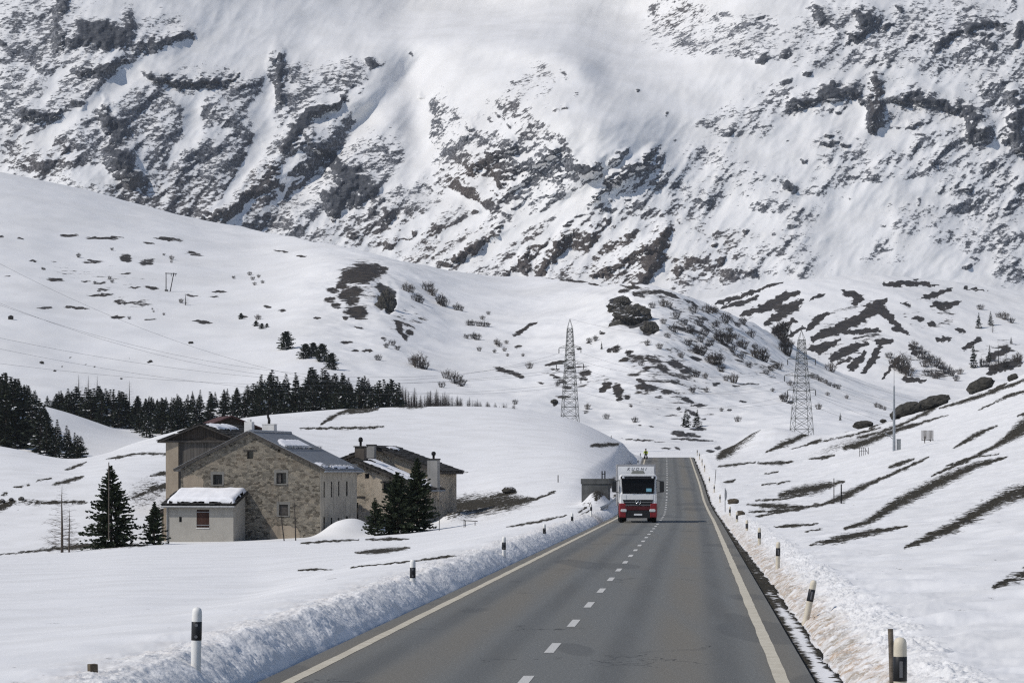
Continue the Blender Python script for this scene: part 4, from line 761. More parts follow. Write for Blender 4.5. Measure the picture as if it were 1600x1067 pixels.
def wood(px0, px1, d0, d1, n, hmin, hmax, cond=None, tops=True, label=LW, group=GW, minh=3.0, sq=(1.2, 1.7), prot=None):
    global cnt
    for i in range(n):
        px = rng.uniform(px0, px1); d = rng.uniform(d0, d1)
        if cond and not cond(px, d): continue
        x = (px - CX) / F * d; z = valley.z(x, d); h = rng.uniform(hmin, hmax)
        if tops:
            zt = HC + (HY - (np.interp(px, ty_x, ty_y) if tops != 'L' else np.interp(px, [-40, 0, 15, 40, 60, 80, 100, 130, 155], [590, 588, 580, 604, 624, 650, 662, 686, 705])) - rng.uniform(-4, 3)) / F * d
            h = min(h, zt - z)
            if h < minh: continue
        stand((prot or protos)[rng.randrange(len(prot or protos))], 'larch_tree' if prot else 'spruce_tree', label, (x, d, z - .1), h, group, rng.uniform(*sq)); cnt += 1
random.seed(3)
wood(-30, 100, 745, 850, 24, 7.5, 11.5)
wood(85, 262, 742, 800, 52, 7.5, 11.5, sq=(1.2, 1.9))
wood(530, 600, 700, 760, 12, 6.0, 11.5)
wood(215, 400, 700, 840, 56, 5.5, 9)
wood(395, 640, 690, 850, 104, 6.0, 11.5)
wood(-34, 75, 590, 660, 28, 8, 13, None, 'L')
wood(55, 150, 560, 622, 22, 5, 8.5, lambda p, d: d < 625 - (p - 55) * .62, 'L', minh=1.5)
wood(600, 805, 715, 840, 120, 4.0, 8.5, None, True, 'thin bare larch at the wood\'s right end, behind the snowy rise', 'bare larches at the end of the wood', 1.4, (.9, 1.3), ltk)
for px, d, h, q in ((123, 800, 10.5, 'leftmost of the three bare larches rising above the dark wood'), (138, 802, 10.8, 'middle one of the three bare larches rising above the dark wood'), (152, 805, 10.6, 'rightmost of the three bare larches rising above the dark wood'), (202, 790, 10.0, 'lone bare larch rising above the dark wood, behind the big pine')):
    x = (px - CX) / F * d; z = valley.z(x, d); zt = HC + (HY - {123: 584, 138: 586, 152: 586, 202: 594}[px]) / F * d
    stand(lar[0], 'larch_tree', q, (x, d, z - .1), zt - z)
print('SPRUCES', cnt)
# --- single conifers on the hills
def on(sheet, px, py, ymin=0): return sheet.at(px, py, ymin)
for sh, px, py, hp, k, sq, lab in ((valley, 1072, 668, 31, 1, 1.4, 'left spruce of the dark pair on the snow beyond the road crest'), (valley, 1089, 667, 28, 2, 1.4, 'right spruce of the dark pair on the snow beyond the road crest'), (valley, 1313, 657, 13, 1, .9, 'tiny lone spruce on the snow right of the right pylon'), (valley, 940, 546, 13, 4, .9, 'tiny lone spruce below the dark crag, right of the left pylon'),
    (valley, 447, 546, 28, 3, 1.7, 'round dark pine highest on the slope above the wood'), (valley, 490, 558, 22, 3, 1.7, 'dark pine between the broad one and the one touching the wood'), (valley, 518, 578, 26, 3, 1.5, 'dark pine lowest in the clump above the wood'), (valley, 478, 561, 23, 3, 1.9, 'broad dark pine above the wood, between two others'), (valley, 503, 566, 28, 3, 1.5, 'dark pine touching the top of the wood'), (valley, 377, 499, 10, 3, 1.5, 'tiny round pine on the smooth white slope, highest of its row'), (valley, 400, 510, 9, 3, 2.0, 'low wide pine bush on the smooth slope, left of its row'), (valley, 409, 514, 9, 3, 2.0, 'low wide pine bush in the middle of its row on the smooth slope'), (valley, 417, 512, 7, 3, 1.6, 'small pine bush at the right end of its row on the smooth slope'),
    (gsheet, 1529, 514, 25, 2, 1.0, 'upper left spruce of the pair on the streaked slope'), (gsheet, 1548, 509, 23, 1, 1.0, 'upper right spruce of the pair on the streaked slope'), (gsheet, 1521, 576, 40, 2, .8, 'tallest spruce at the foot of the streaked slope'), (gsheet, 1546, 566, 26, 0, .9, 'mid sized spruce right of the tallest one on the streaked slope'), (gsheet, 1580, 538, 12, 1, 1.0, 'small spruce at the far right of the streaked slope'),
    (gsheet, 1533, 574, 18, 4, .9, 'low spruce close to the right of the tallest one')):
    p = on(sh, px, py, 560); stand(protos[k] if k != 3 else round_pine[0], 'spruce_tree' if k != 3 else 'pine_tree', lab, p - Vector((0, 0, .2)), hp / F * p.y, None, sq if k != 3 else sq * .85)
for px, py, hp, lab in ((1560, 570, 34, 'bare larch on the streaked slope between the small spruces'), (1551, 520, 20, 'bare larch just below the pair of spruces on the streaked slope'), (1572, 560, 26, 'bare larch nearest the small spruce at far right of the slope')):
    p = on(gsheet, px, py, 900); stand(lar[1], 'larch_tree', lab, p, hp / F * p.y, None, .9)
p = on(valley, 290, 477, 560); stand(lar[0], 'bare_tree', 'small bare round tree on the white slope below the wooden double pole', p, 18 / F * p.y, None, 2.2)
# --- leafless shrubs
shm = [shrub_mb(2.6, 3.4, 80 + k, 38, 6, .05).mesh('shrub', M_twigd if k else M_twig, False) for k in range(3)]
shd = [shrub_mb(2.6, 3.0, 90 + k, 62, 7, .055).mesh('shrub', M_twigd, False) for k in range(2)]
def shrub(sheet, px, py, hp, k=None, dark=False, wide=1.0, label=None, group=None, ymin=560):
    p = sheet.at(px, py, ymin); pool = shd if dark else shm; o = link('shrub', pool[rng.randrange(len(pool)) if k is None else k])
    s = hp / F * p.y / 2.4; o.location = p; o.scale = (s * wide, s * wide, s); o.rotation_euler = (0, 0, rng.uniform(0, 6.28))
    tag(o, label or 'leafless grey brown shrub scattered on the snowy hill beyond the road', 'shrub', group or 'leafless shrubs on the far hill'); return o
for px, py, hp in [(668,457,17),(676,463,14),(689,476,16),(694,480,14),(635,456,14),(643,458,12),(651,472,14),(657,474,10),(714,485,11),(720,486,9),(732,509,9),(738,509,9),(748,510,9),(756,511,9),(762,511,7),(754,500,7),(763,492,6),(729,530,8),(740,530,10),(746,532,11),(776,540,9),(780,542,8),(791,538,6),(749,549,7),(773,552,6),(788,550,6),(793,557,5),(817,557,5),(827,576,10),(655,575,22),(647,572,16),(662,578,14),(712,600,18),(699,592,14),(720,604,14),(690,606,10),(871,603,8),(918,641,9),(947,655,9),(992,661,9),(805,632,8),(921,535,8),(930,534,8),(982,556,9),(965,549,9),(1002,572,8),
 (1019,482,10),(1036,480,13),(1046,482,10),(1056,497,12),(1036,506,9),(1053,520,14),(1043,528,9),(1084,490,13),(1104,489,13),(1111,490,10),(1117,490,12),(1092,510,12),(1133,505,16),(1160,508,13),(1153,512,9),(1131,538,24),(1125,534,16),(1139,536,16),(1149,531,10),(1173,528,13),(1161,545,15),(1155,542,10),(1180,546,10),(1187,563,22),(1181,560,14),(1195,566,14),(1158,562,12),(1094,556,18),(1088,553,12),(1117,573,20),(1110,570,16),(1125,572,16),(1127,582,12),(1087,590,12),(1102,592,9),(1146,599,15),(1134,595,9),(1217,578,12),(1211,577,9),(1205,580,10),(1198,587,9),(1082,614,10),(1104,613,8),(1207,613,6),(1235,604,9),(1227,629,14),(1222,624,8),(1279,640,9),(1298,581,15),(1269,592,9),(1276,594,8),(1283,597,8),(1290,600,7),(1296,603,7),(1304,606,7),(1310,609,8),(1293,620,6),(1323,623,6),(1370,637,8),(1376,639,7),(1382,641,6),(1153,659,9),(1127,643,6),(591,563,10),(613,541,10),(604,545,8),(621,548,8),(1012,540,9),(1030,545,9),(1078,520,12),(1070,508,10),(1100,525,13),(1110,540,12),(1075,540,12),(1145,550,12),(1170,575,10),(1064,560,10),(1140,520,10),(1120,512,12),(1095,535,12)]:
    shrub(valley, px, py, hp)
for px, py, hp, lab in ((1222,534,30,'tall dark bare bush on the hill edge, upper one left of the right pylon'),(1229,556,26,'dark bare bush on the hill edge, lower one left of the right pylon'),(1214,526,18,'dark bare bush outermost left in the clump by the right pylon')):
    shrub(valley, px, py, hp, None, True, .8, lab, 'dark bushes by the right pylon')
for px, py, hp, w in [(123,403,7,1),(175,392,5,1),(268,407,7,1),(256,400,4,1),(148,444,5,1),(202,499,5,1),(175,443,6,1),(171,436,5,1),(395,438,6,1),(390,430,6,1),(404,434,5,1),(403,500,8,1.2),(365,436,5,1),(398,446,5,1),(410,443,5,1),(238,485,3,1),(256,493,4,1),(240,489,3,1),(268,411,4,1),(283,474,7,1)]:
    shrub(valley, px, py, hp, None, False, w, 'tiny leafless shrub dotted over the big white slope at left', 'tiny shrubs on the left slope')
for px, py, hp in [(1408,580,26),(1400,576,16),(1419,588,16),(1412,584,18),(1428,545,12),(1441,562,16),(1450,566,14),(1458,572,16),(1468,577,14),(1478,583,14),(1451,588,12),(1435,553,12),(1532,484,9),(1570,500,12),(1562,497,9),(1580,505,9),(1486,588,12),(1463,592,12),(1495,596,9),(1445,574,12),(1390,560,10),(1540,574,14),(1570,575,14),(1590,566,14),(1555,578,12),(1500,585,9)]:
    shrub(gsheet, px, py, hp, None, False, 1.1, 'leafless shrub at the foot of the dark streaked slope, far right', 'shrubs under the streaked slope', 900)
# ================================================================== HOUSES
def stone_mat(name, tones, mortar, plaster, pf=(0.5, 0.62), sc=(2.0, 2.0, 4.2), psc=0.42, dark=0.0):
    m = NT(name); co = m.coord(sc); c0 = m.coord()
    wn_ = m.n('ShaderNodeTexNoise'); wn_.inputs['Scale'].default_value = 3.0; m.l(c0, wn_.inputs['Vector'])
    ad = m.n('ShaderNodeVectorMath', operation='MULTIPLY_ADD'); m.l(wn_.outputs['Color'], ad.inputs[0]); ad.inputs[1].default_value = (.5, .5, .5); m.l(co, ad.inputs[2])
    v = m.n('ShaderNodeTexVoronoi', feature='F1'); m.l(ad.outputs[0], v.inputs['Vector']); v.inputs['Scale'].default_value = 1.0; v.inputs['Randomness'].default_value = 0.9
    e = m.n('ShaderNodeTexVoronoi', feature='DISTANCE_TO_EDGE'); m.l(ad.outputs[0], e.inputs['Vector']); e.inputs['Randomness'].default_value = 0.9
    sp = m.n('ShaderNodeSeparateColor'); m.l(v.outputs['Color'], sp.inputs[0])
    c1 = m.mix(m.ramp(sp.outputs[0], .1, .9), tones[0], tones[1]); c1 = m.mix(m.ramp(sp.outputs[1], .55, .95), c1, tones[2]); c1 = m.mix(m.ramp(sp.outputs[2], .78, .86), c1, tones[3])
    nz = m.noise(c0, psc, 6, .7); nz2 = m.noise(c0, 1.6, 5, .7); fine = m.noise(c0, 9, 4, .7)
    pm = m.ramp(m.math('ADD', m.math('MULTIPLY', nz, .75), m.math('MULTIPLY', nz2, .25)), pf[0], pf[1])
    col = m.mix(m.ramp(e.outputs['Distance'], .035, .11), mortar, c1)
    pl = m.mix(m.ramp(nz2, .35, .65), plaster[0], plaster[1])
    col = m.mix(m.math('MULTIPLY', pm, m.ramp(e.outputs['Distance'], .30, .05, lo=.55, hi=1.0)), col, pl)
    col = m.mix(m.math('MULTIPLY', m.ramp(nz2, .55, .75), .22), col, (0.055, 0.055, 0.045))
    col = m.mix(m.math('MULTIPLY', m.ramp(fine, .4, .75), .22), col, (0.04, 0.038, 0.034))
    m.bump(m.math('MULTIPLY', m.ramp(e.outputs['Distance'], 0, .16), m.math('SUBTRACT', 1.0, m.math('MULTIPLY', pm, .7))), .8, .05)
    return m.done(col, .92, spec=.15)
M_stone = stone_mat('rubble_stone', ((0.12, 0.112, 0.098), (0.31, 0.285, 0.24), (0.42, 0.375, 0.30), (0.035, 0.034, 0.032)), (0.30, 0.265, 0.21), ((0.33, 0.25, 0.175), (0.32, 0.275, 0.22)), (0.47, 0.76), (3.1, 3.1, 6.4))
M_cream = stone_mat('cream_stone', ((0.28, 0.25, 0.20), (0.46, 0.41, 0.33), (0.52, 0.46, 0.37), (0.10, 0.09, 0.08)), (0.54, 0.47, 0.37), ((0.58, 0.50, 0.40), (0.52, 0.44, 0.34)), (0.40, 0.52), (1.7, 1.7, 3.4))
def plaster_mat(name, a, b, stain=(0.12, 0.11, 0.09), st=.45):
    m = NT(name); c0 = m.coord(); n1 = m.noise(c0, .9, 5, .65); n2 = m.noise(m.coord((2.2, 2.2, .35)), 1.0, 5, .65); n3 = m.noise(c0, 14, 4, .6)
    col = m.mix(m.ramp(n1, .3, .7), a, b); col = m.mix(m.math('MULTIPLY', m.ramp(n2, .5, .75), st), col, stain); m.bump(n3, .25, .02); return m.done(col, .9, spec=.15)
M_plg = plaster_mat('grey_plaster', (0.335, 0.318, 0.285), (0.375, 0.357, 0.32), st=.18)
M_plo = plaster_mat('stained_plaster', (0.27, 0.225, 0.175), (0.34, 0.285, 0.22), (0.12, .11, .09), .6)
M_plside = plaster_mat('streaked_plaster', (0.34, 0.31, 0.26), (0.43, 0.395, 0.33), (0.10, 0.092, 0.08), .75)
M_white = plaster_mat('white_render', (0.62, 0.61, 0.60), (0.70, 0.69, 0.67), st=.12)
M_wood = plain('weathered_wood', (0.058, 0.053, 0.049), .85, 0, .35, 5, .2, .4)
def boards(name, a, b):
    m = NT(name); w = m.noise(m.coord((7, 7, .25)), 1.0, 4, .6); w2 = m.noise(m.coord((30, 30, 1.2)), 1.0, 3, .6)
    col = m.mix(m.ramp(w, .3, .7), a, b); col = m.mix(m.math('MULTIPLY', m.ramp(w2, .5, .8), .5), col, tuple(c * .45 for c in a)); m.bump(w2, .4, .02); return m.done(col, .88, spec=.15)
M_boards = boards('grey_barn_boards', (0.060, 0.056, 0.052), (0.125, 0.115, 0.105)); M_dboards = boards('dark_barn_boards', (0.030, 0.026, 0.023), (0.070, 0.058, 0.050))
M_shut = boards('red_brown_shutter', (0.040, 0.021, 0.017), (0.065, 0.034, 0.027))
M_slate = plain('stone_slates', (0.034, 0.033, 0.031), .9, 0, .6, 3.0, .2, .5)
M_sheet = plain('grey_sheet_roof', (0.165, 0.172, 0.182), .55, .0, .12, 1.2, .4)
M_red = plain('rust_red_roof', (0.085, 0.045, 0.042), .8, 0, .3, 2, .2, .3)
M_dark = plain('dark_opening', (0.012, 0.012, 0.013), .5, 0, .2, 2)
M_iron = plain('black_iron', (0.018, 0.017, 0.017), .6, .4, .2, 6)
M_metal = plain('zinc_trim', (0.30, 0.31, 0.32), .5, .4, .15, 6)
M_reveal = plain('grey_mortar', (0.165, 0.16, 0.148), .9, 0, .15, 5, .2, .3)
def wallbox(name, poly, y0, y1, mat, parent):       # gabled block: outline in x,z pushed from y0 to y1
    mb = MB(); mb.prism(poly, 'y', y0, y1); return mb.build(name, mat, parent)
def cutbox(x0, x1, y0, y1, z0, z1):
    mb = MB().box(x0, x1, y0, y1, z0, z1); return mb.build('cutter', M_dark)
def slates(mb, ax, along, down, nrm, n_al, n_dn, L, D, th=.05, seed=1, skip=.04, mi=0, jit=.09, lap=.35):
    """rows of split-stone slates; ax = eave corner, along/down/nrm unit vectors"""
    rnd = random.Random(seed); du = D / n_dn; da = L / n_al
    for r in range(n_dn):
        offr = rnd.uniform(-.5, .5) * da
        for c in range(n_al + 1):
            if rnd.random() < skip: continue
            a0 = max(0, c * da + offr + rnd.uniform(-jit, jit) * da); a1 = min(L, (c + 1) * da + offr + rnd.uniform(-jit, jit) * da)
            if a1 - a0 < .1: continue
            t0 = r * du - rnd.uniform(0, .12) * du; t1 = (r + 1 + lap) * du; h0 = rnd.uniform(.05, .11); tilt = rnd.uniform(-.02, .03)
            P = lambda a, t, h: ax + along * a + down * t + nrm * h
            vs = [P(a0, t0, h0 - .03), P(a1, t0, h0 - .03 + tilt), P(a1, t1, .0), P(a0, t1, .0)]
            vs += [P(a0, t0, h0 - .03 + th), P(a1, t0, h0 - .03 + th + tilt), P(a1, t1, th), P(a0, t1, th)]
            mb.add(vs, [(4, 5, 6, 7), (0, 1, 5, 4), (1, 2, 6, 5), (2, 3, 7, 6), (3, 0, 4, 7), (3, 2, 1, 0)], mi)
def blanket(org, au, av, nrm, Lu, Lv, th, seed=1, cell=.11, ragged=.25, shape=None, edge=.35):
    """a lying sheet of snow with a rounded, ragged rim"""
    nu, nv = int(Lu / cell) + 1, int(Lv / cell) + 1; u = np.linspace(0, Lu, nu); v = np.linspace(0, Lv, nv); Ug, Vg = np.meshgrid(u, v, indexing='ij')
    d = np.minimum(np.minimum(Ug, Lu - Ug), np.minimum(Vg, Lv - Vg)) - ragged * (0.5 + 0.9 * fbm(Ug / .9, Vg / .9, 3, seed))
    if shape is not None: d = np.minimum(d, shape(Ug, Vg))
    h = th * np.sqrt(np.clip(1 - (1 - np.clip(d / edge, 0, 1)) ** 2, 0, 1)) * (1 + .25 * fbm(Ug / 1.6, Vg / 1.6, 2, seed + 5)); idx = -np.ones((nu, nv), int); mb = MB()
    vs = []; fs = []
    keep = d > -cell * .6
    for i in range(nu):
        for j in range(nv):
            if keep[i, j]: idx[i, j] = len(vs); vs.append(org + au * float(u[i]) + av * float(v[j]) + nrm * (float(h[i, j]) - (.03 if d[i, j] <= 0 else 0)))
    for i in range(nu - 1):
        for j in range(nv - 1):
            q = (idx[i, j], idx[i + 1, j], idx[i + 1, j + 1], idx[i, j + 1])
            if min(q) >= 0: fs.append(q)
    return mb.add(vs, fs, 0, True)
def gable_roof(parent, W, Lb, ze, rise, ov=.45, ovf=.35, th=.16, mat=None, name='roof'):
    """two slabs over a block W wide, from y=-ovf to Lb+ovf; returns (right plane frame, left plane frame)"""
    sl = math.hypot(W / 2, rise); ux, uz = (W / 2) / sl, rise / sl; mb = MB(); fr = {}
    for sgn in (1, -1):
        apex = Vector((W / 2, 0, ze + rise)); dn = Vector((sgn * ux, 0, -uz)); n = Vector((sgn * uz, 0, ux)); Ls = sl + ov
        a = apex + n * .02; vs = []
        for y in (-ovf, Lb + ovf):
            for t, h in ((0, 0), (Ls, 0), (Ls, th), (0, th)):
                p = a + dn * t + n * h; 
                if t == 0: p = Vector((W / 2 + sgn * .002, 0, a.z + h / ux))
                vs.append(Vector((p.x, y, p.z)))
        mb.add(vs, [(0, 1, 2, 3), (7, 6, 5, 4), (0, 4, 5, 1), (1, 5, 6, 2), (2, 6, 7, 3), (3, 7, 4, 0)])
        fr[sgn] = (apex + n * (th + .02), dn, n, Ls)
    return mb.build(name, mat, parent), fr
def window(parent, x, z, w, h, mats, deep=.30, bars=True, name='window', y=0.0):
    f = MB(); t = .05
    f.box(x - w / 2, x + w / 2, y + deep - .07, y + deep - .01, z - h / 2, z - h / 2 + t).box(x - w / 2, x + w / 2, y + deep - .07, y + deep - .01, z + h / 2 - t, z + h / 2)
    f.box(x - w / 2, x - w / 2 + t, y + deep - .07, y + deep - .01, z - h / 2 + t, z + h / 2 - t).box(x + w / 2 - t, x + w / 2, y + deep - .07, y + deep - .01, z - h / 2 + t, z + h / 2 - t)
    if bars: f.box(x - .02, x + .02, y + deep - .065, y + deep - .015, z - h / 2 + t, z + h / 2 - t)
    o = f.build(name, mats[0], parent); MB().box(x - w / 2 + t, x + w / 2 - t, y + deep - .035, y + deep - .03, z - h / 2 + t, z + h / 2 - t).build('pane', mats[1], o); return o
m = NT('old_glass'); M_glass = m.done((0.012, 0.014, 0.018), .18, spec=.5)
YAW = -math.atan2(0.27, 0.963)
# ---------- main stone house: origin at the left front corner, x along the gable, y to the back
W, Lb, ZE, RISE = 11.9, 9.2, 5.7, 2.85
Rc = Vector((-300 / F * 250.5, 250.5, -2.1)); ax_ = Vector((math.cos(YAW), math.sin(YAW), 0)); org = Rc - ax_ * W
H1 = empty('stone_house', org, YAW, 'big rubble stone house, its wide bare gable with small windows facing the road', 'house')
BZ = -1.6
w1 = wallbox('wall', [(0, BZ), (W, BZ), (W, ZE), (W / 2, ZE + RISE), (0, ZE)], 0, Lb, M_stone, H1)
def g1(px, py, d=252):      # photo pixel on the gable plane -> local x, z
    best = None
    for i in range(0, 1200):
        x = i * W / 1200; p = org + ax_ * x
        e = abs(CX + p.x / p.y * F - px)
        if best is None or e < best[0]: best = (e, x, p.y)
    return best[1], HC + (HY - py) / F * best[2] - org.z
wins = [(390.5, 710.5, .52, .62), (340, 749, .78, .80), (439.5, 747, .82, .86), (443, 796.5, .76, .86)]
cut = []; WL = []
for px, py, ww, hh in wins:
    x, z = g1(px, py); WL.append((x, z, ww, hh)); cut.append(cutbox(x - ww / 2, x + ww / 2, -.2, .34, z - hh / 2, z + hh / 2))
x, z = g1(436, 704); cut.append(cutbox(x - .12, x + .12, -.2, .3, z - .12, z + .12))
# windows of the long right wall (local x = W)
sw = [(.95, 4.05, .34, 1.25), (2.75, 4.05, .34, 1.25), (4.55, 4.1, .34, 1.2), (6.6, 4.1, .42, 1.2), (.95, .9, .4, 1.9), (2.75, 1.0, .36, 1.55), (4.55, 1.0, .36, 1.5), (6.6, .7, .55, 2.3)]
for y, z, ww, hh in sw: cut.append(cutbox(W - .3, W + .3, y - ww / 2, y + ww / 2, z - hh / 2, z + hh / 2))
boolean(w1, cut)
for i, (x, z, ww, hh) in enumerate(WL): 
    o_ = window(H1, x, z, ww, hh, (M_wood, M_glass), .30, i != 0)
    if i: # worn mortar surround and sill
        mb = MB(); mb.box(x - ww / 2 - .20, x - ww / 2 - .003, -.014, .05, z - hh / 2 - .1, z + hh / 2 + .24).box(x + ww / 2 + .003, x + ww / 2 + .17, -.014, .05, z - hh / 2 - .08, z + hh / 2 + .24).box(x - ww / 2 - .003, x + ww / 2 + .003, -.014, .05, z + hh / 2 + .004, z + hh / 2 + .24)
        mb.build('surround', M_reveal, o_); MB().box(x - ww / 2 - .1, x + ww / 2 + .1, -.06, .1, z - hh / 2 - .10, z - hh / 2 - .004).build('sill', M_reveal, o_)
    else: MB().box(x - ww / 2 - .32, x + ww / 2 + .3, -.05, .1, z + hh / 2 + .004, z + hh / 2 + .10).build('lintel', M_wood, o_)
MB().box(WL[3][0] - .33, WL[3][0] + .33, .12, .17, WL[3][1] - .38, WL[3][1] + .38).build('shutter', M_wood, H1)
MB().box(WL[2][0] - .36, WL[2][0] - .05, .10, .15, WL[2][1] - .36, WL[2][1] + .38).build('shutter', M_wood, H1)
for y, z, ww, hh in sw:
    f = MB(); f.box(W - .26, W - .22, y - ww / 2, y + ww / 2, z - hh / 2, z + hh / 2); f.build('window', M_wood, H1)
    MB().box(W - .215, W - .21, y - ww / 2 + .05, y + ww / 2 - .05, z - hh / 2 + .06, z + hh / 2 - .06).build('pane', M_glass, KIDS[H1][-1])
MB().box(W + .003, W + .030, .012, Lb, .25, ZE - .05).build('side_render', M_plside, H1)
boolean(KIDS[H1][-1], [cutbox(W - .3, W + .3, y - ww / 2, y + ww / 2, z - hh / 2, z + hh / 2) for y, z, ww, hh in sw])
# patches of old plaster and quoins on the gable
def patch(mb, x0, x1, z0, z1, seed, t=.012):
    rnd = random.Random(seed); n = 26; cx, cz = (x0 + x1) / 2, (z0 + z1) / 2; pts = []
    for i in range(n):
        a = 2 * math.pi * i / n; k = 1 / max(abs(math.cos(a)), abs(math.sin(a))) ** .8 * rnd.uniform(.82, 1.05); pts.append((cx + (x1 - x0) / 2 * math.cos(a) * k, cz + (z1 - z0) / 2 * math.sin(a) * k))
    mb.prism(pts, 'y', -t, .02); return mb
mb = MB(); patch(mb, .08, 2.1, 3.2, 5.2, 4); mb.build('plaster_patch', M_plo, H1)
mb = MB(); patch(mb, 7.6, 10.2, -.6, 1.2, 6, .010); mb.build('plaster_patch', M_plo, H1)
rf, fr = gable_roof(H1, W, Lb, ZE, RISE, .50, .30, .16, M_sheet)
ap, dn, n_, Ls = fr[1]
yv = Vector((0, 1, 0))
gt = MB()
for sgn in (1, -1):      # pale verge trim along the gable edge
    a, d_, nn, ls = fr[sgn]; p0 = a + Vector((0, -.30, 0)); 
    vs = [p0 + d_ * t + nn * h + Vector((0, y, 0)) for y in (-.05, -.003) for t, h in ((0.0, -.15), (ls, -.15), (ls, .035), (0.0, .035))]
    gt.add(vs, [(0, 1, 2, 3), (7, 6, 5, 4), (0, 4, 5, 1), (1, 5, 6, 2), (2, 6, 7, 3), (3, 7, 4, 0)])
gt.build('verge_board', M_wood, rf)
gt = MB()
for sgn in (1, -1):
    a, d_, nn, ls = fr[sgn]; p0 = a + Vector((0, -.36, 0)) + nn * .037; vs = [p0 + d_ * t + nn * h + Vector((0, y, 0)) for y in (0, .22) for t, h in ((0.03, 0), (ls, 0), (ls, .02), (0.03, .02))]
    gt.add(vs, [(0, 1, 2, 3), (7, 6, 5, 4), (0, 4, 5, 1), (1, 5, 6, 2), (2, 6, 7, 3), (3, 7, 4, 0)])
gt.build('verge_flashing', M_metal, rf)
gt = MB().bar(ap + Vector((0, -.3, .02)), ap + Vector((0, Lb + .3, .02)), .12, n=8); gt.build('ridge_cap', M_metal, rf)
sg = MB()
for t in (3.1, Ls - .55):
    b = ap + dn * t + n_ * .1
    sg.bar(b + yv * .1, b + yv * (Lb - .1), .03, n=5).bar(b + n_ * .12 + yv * .1, b + n_ * .12 + yv * (Lb - .1), .03, n=5)
    for k in range(10): q = b + yv * (.2 + k * .95); sg.bar(q - n_ * .1, q + n_ * .14, .025, n=4)
sg.build('snow_guard', M_metal, rf)
e0 = ap + dn * (Ls + .06) - n_ * .14; MB().bar(e0 + yv * -.3, e0 + yv * (Lb + .3), .085, n=8).build('gutter', M_metal, rf)
for ofs, L_, t0, Dn, th, sd, rg in ((.7, 6.6, 1.35, 1.85, .16, 3, .35), (.1, 1.7, Ls - 1.4, 1.25, .12, 4, .3), (2.2, 5.8, Ls - .9, .8, .12, 5, .25)):
    shp = (lambda U_, V_: (V_ - .15 - 1.35 * np.exp(-U_ / 4.0) * 0 + (U_ - 2.2) * .55 + .3)) if sd == 3 else None
    bl = blanket(ap + yv * ofs + dn * t0, yv, dn, n_, L_, Dn, th, sd, .12, rg, shp); bl.build('roof_snow', M_snow, H1, fix=False)
# chimneys on the far slope
def chimney(parent, px, py_top, py_bot, d, w, dp, mat, cap=None, name='chimney', yaw=0, capw=1.25, caph=.1):
    x0, z1, z0 = (px - CX) / F * d, HC + (HY - py_top) / F * d, HC + (HY - py_bot) / F * d
    p = Matrix.Rotation(-YAW, 4, 'Z') @ (Vector((x0, d, 0)) - Vector((parent.location.x, parent.location.y, 0))); zb = z0 - parent.location.z; zt = z1 - parent.location.z
    o = MB().box(p.x - w / 2, p.x + w / 2, p.y - dp / 2, p.y + dp / 2, zb - .8, zt).build(name, mat, parent)
    if cap is not None: MB().box(p.x - w / 2 * capw, p.x + w / 2 * capw, p.y - dp / 2 * capw, p.y + dp / 2 * capw, zt + .003, zt + caph).build('cap', cap, o)
    return o, p.x, p.y, zt
o, cx_, cy_, zt = chimney(H1, 389.5, 659, 680, 257.5, .66, .6, M_white); MB().box(cx_ - .14, cx_ + .14, cy_ - .14, cy_ + .14, zt + .003, zt + .22).build('flue', M_white, o)
o, cx_, cy_, zt = chimney(H1, 421, 663.5, 682, 260, 1.05, .7, M_white, M_white, capw=1.06, caph=.06)
MB().tube([(cx_ - .05, cy_, zt), (cx_ - .02, cy_, zt + .45), (cx_ - .12, cy_, zt + .62), (cx_ - .14, cy_, zt + .95)], [.12, .12, .10, .09], 8).lathe([(.06, 0), (.15, .05), (.13, .2), (.03, .28)], 8, 0, (cx_ - .14, cy_, zt + .9)).build('stove_pipe', M_iron, o)
# ---------- annex leaning on the gable
AX0, AX1, AD = -.15, 5.55, 2.7
ao = org + ax_ * 0 ; Hx = empty('annex', org, YAW, 'low grey plastered annex with thick snow on its roof, leaning on the stone gable', 'annex')
zt_f, zt_b = 2.72, 3.70
def ann(x0, x1, y0, zf, zb_): return [(y0, BZ - .6), (-.02, BZ - .6), (-.02, zb_), (y0, zf)]
mb = MB(); mb.prism(ann(AX0, AX1, -AD, zt_f, zt_b), 'x', AX0, AX1); wa = mb.build('wall', M_plg, Hx)
mb = MB(); mb.prism([(-AD + .75, BZ - .6), (-.03, BZ - .6), (-.03, zt_b - .25), (-AD + .75, zt_f - .1)], 'x', AX0 - .55, AX0 - .003); mb.build('old_wall', M_plo, Hx)
axo = 3.05
boolean(wa, [cutbox(2.42, 3.50, -AD - .2, -AD + .16, 1.02, 2.46), cutbox(.92, 1.16, -AD - .2, -AD + .25, 1.45, 1.88), cutbox(.84, 1.20, -AD - .2, -AD + .12, -.52, -.15)])
sh_ = MB().box(2.45, 2.955, -AD + .03, -AD + .08, 1.05, 2.43).box(2.965, 3.47, -AD + .03, -AD + .08, 1.05, 2.43).build('shutter', M_shut, Hx)
for z in (1.22, 2.26): MB().box(2.40, 3.52, -AD - .02, -AD + .025, z - .025, z + .025).build('shutter_bar', M_metal, sh_)
MB().box(2.38, 3.54, -AD - .05, -AD + .1, .95, 1.012).build('sill', M_white, Hx)
window(Hx, 1.04, 1.665, .24, .43, (M_wood, M_glass), .2, False, y=-AD)
MB().box(.86, 1.18, -AD + .05, -AD + .10, -.50, -.17).build('vent', M_wood, Hx)
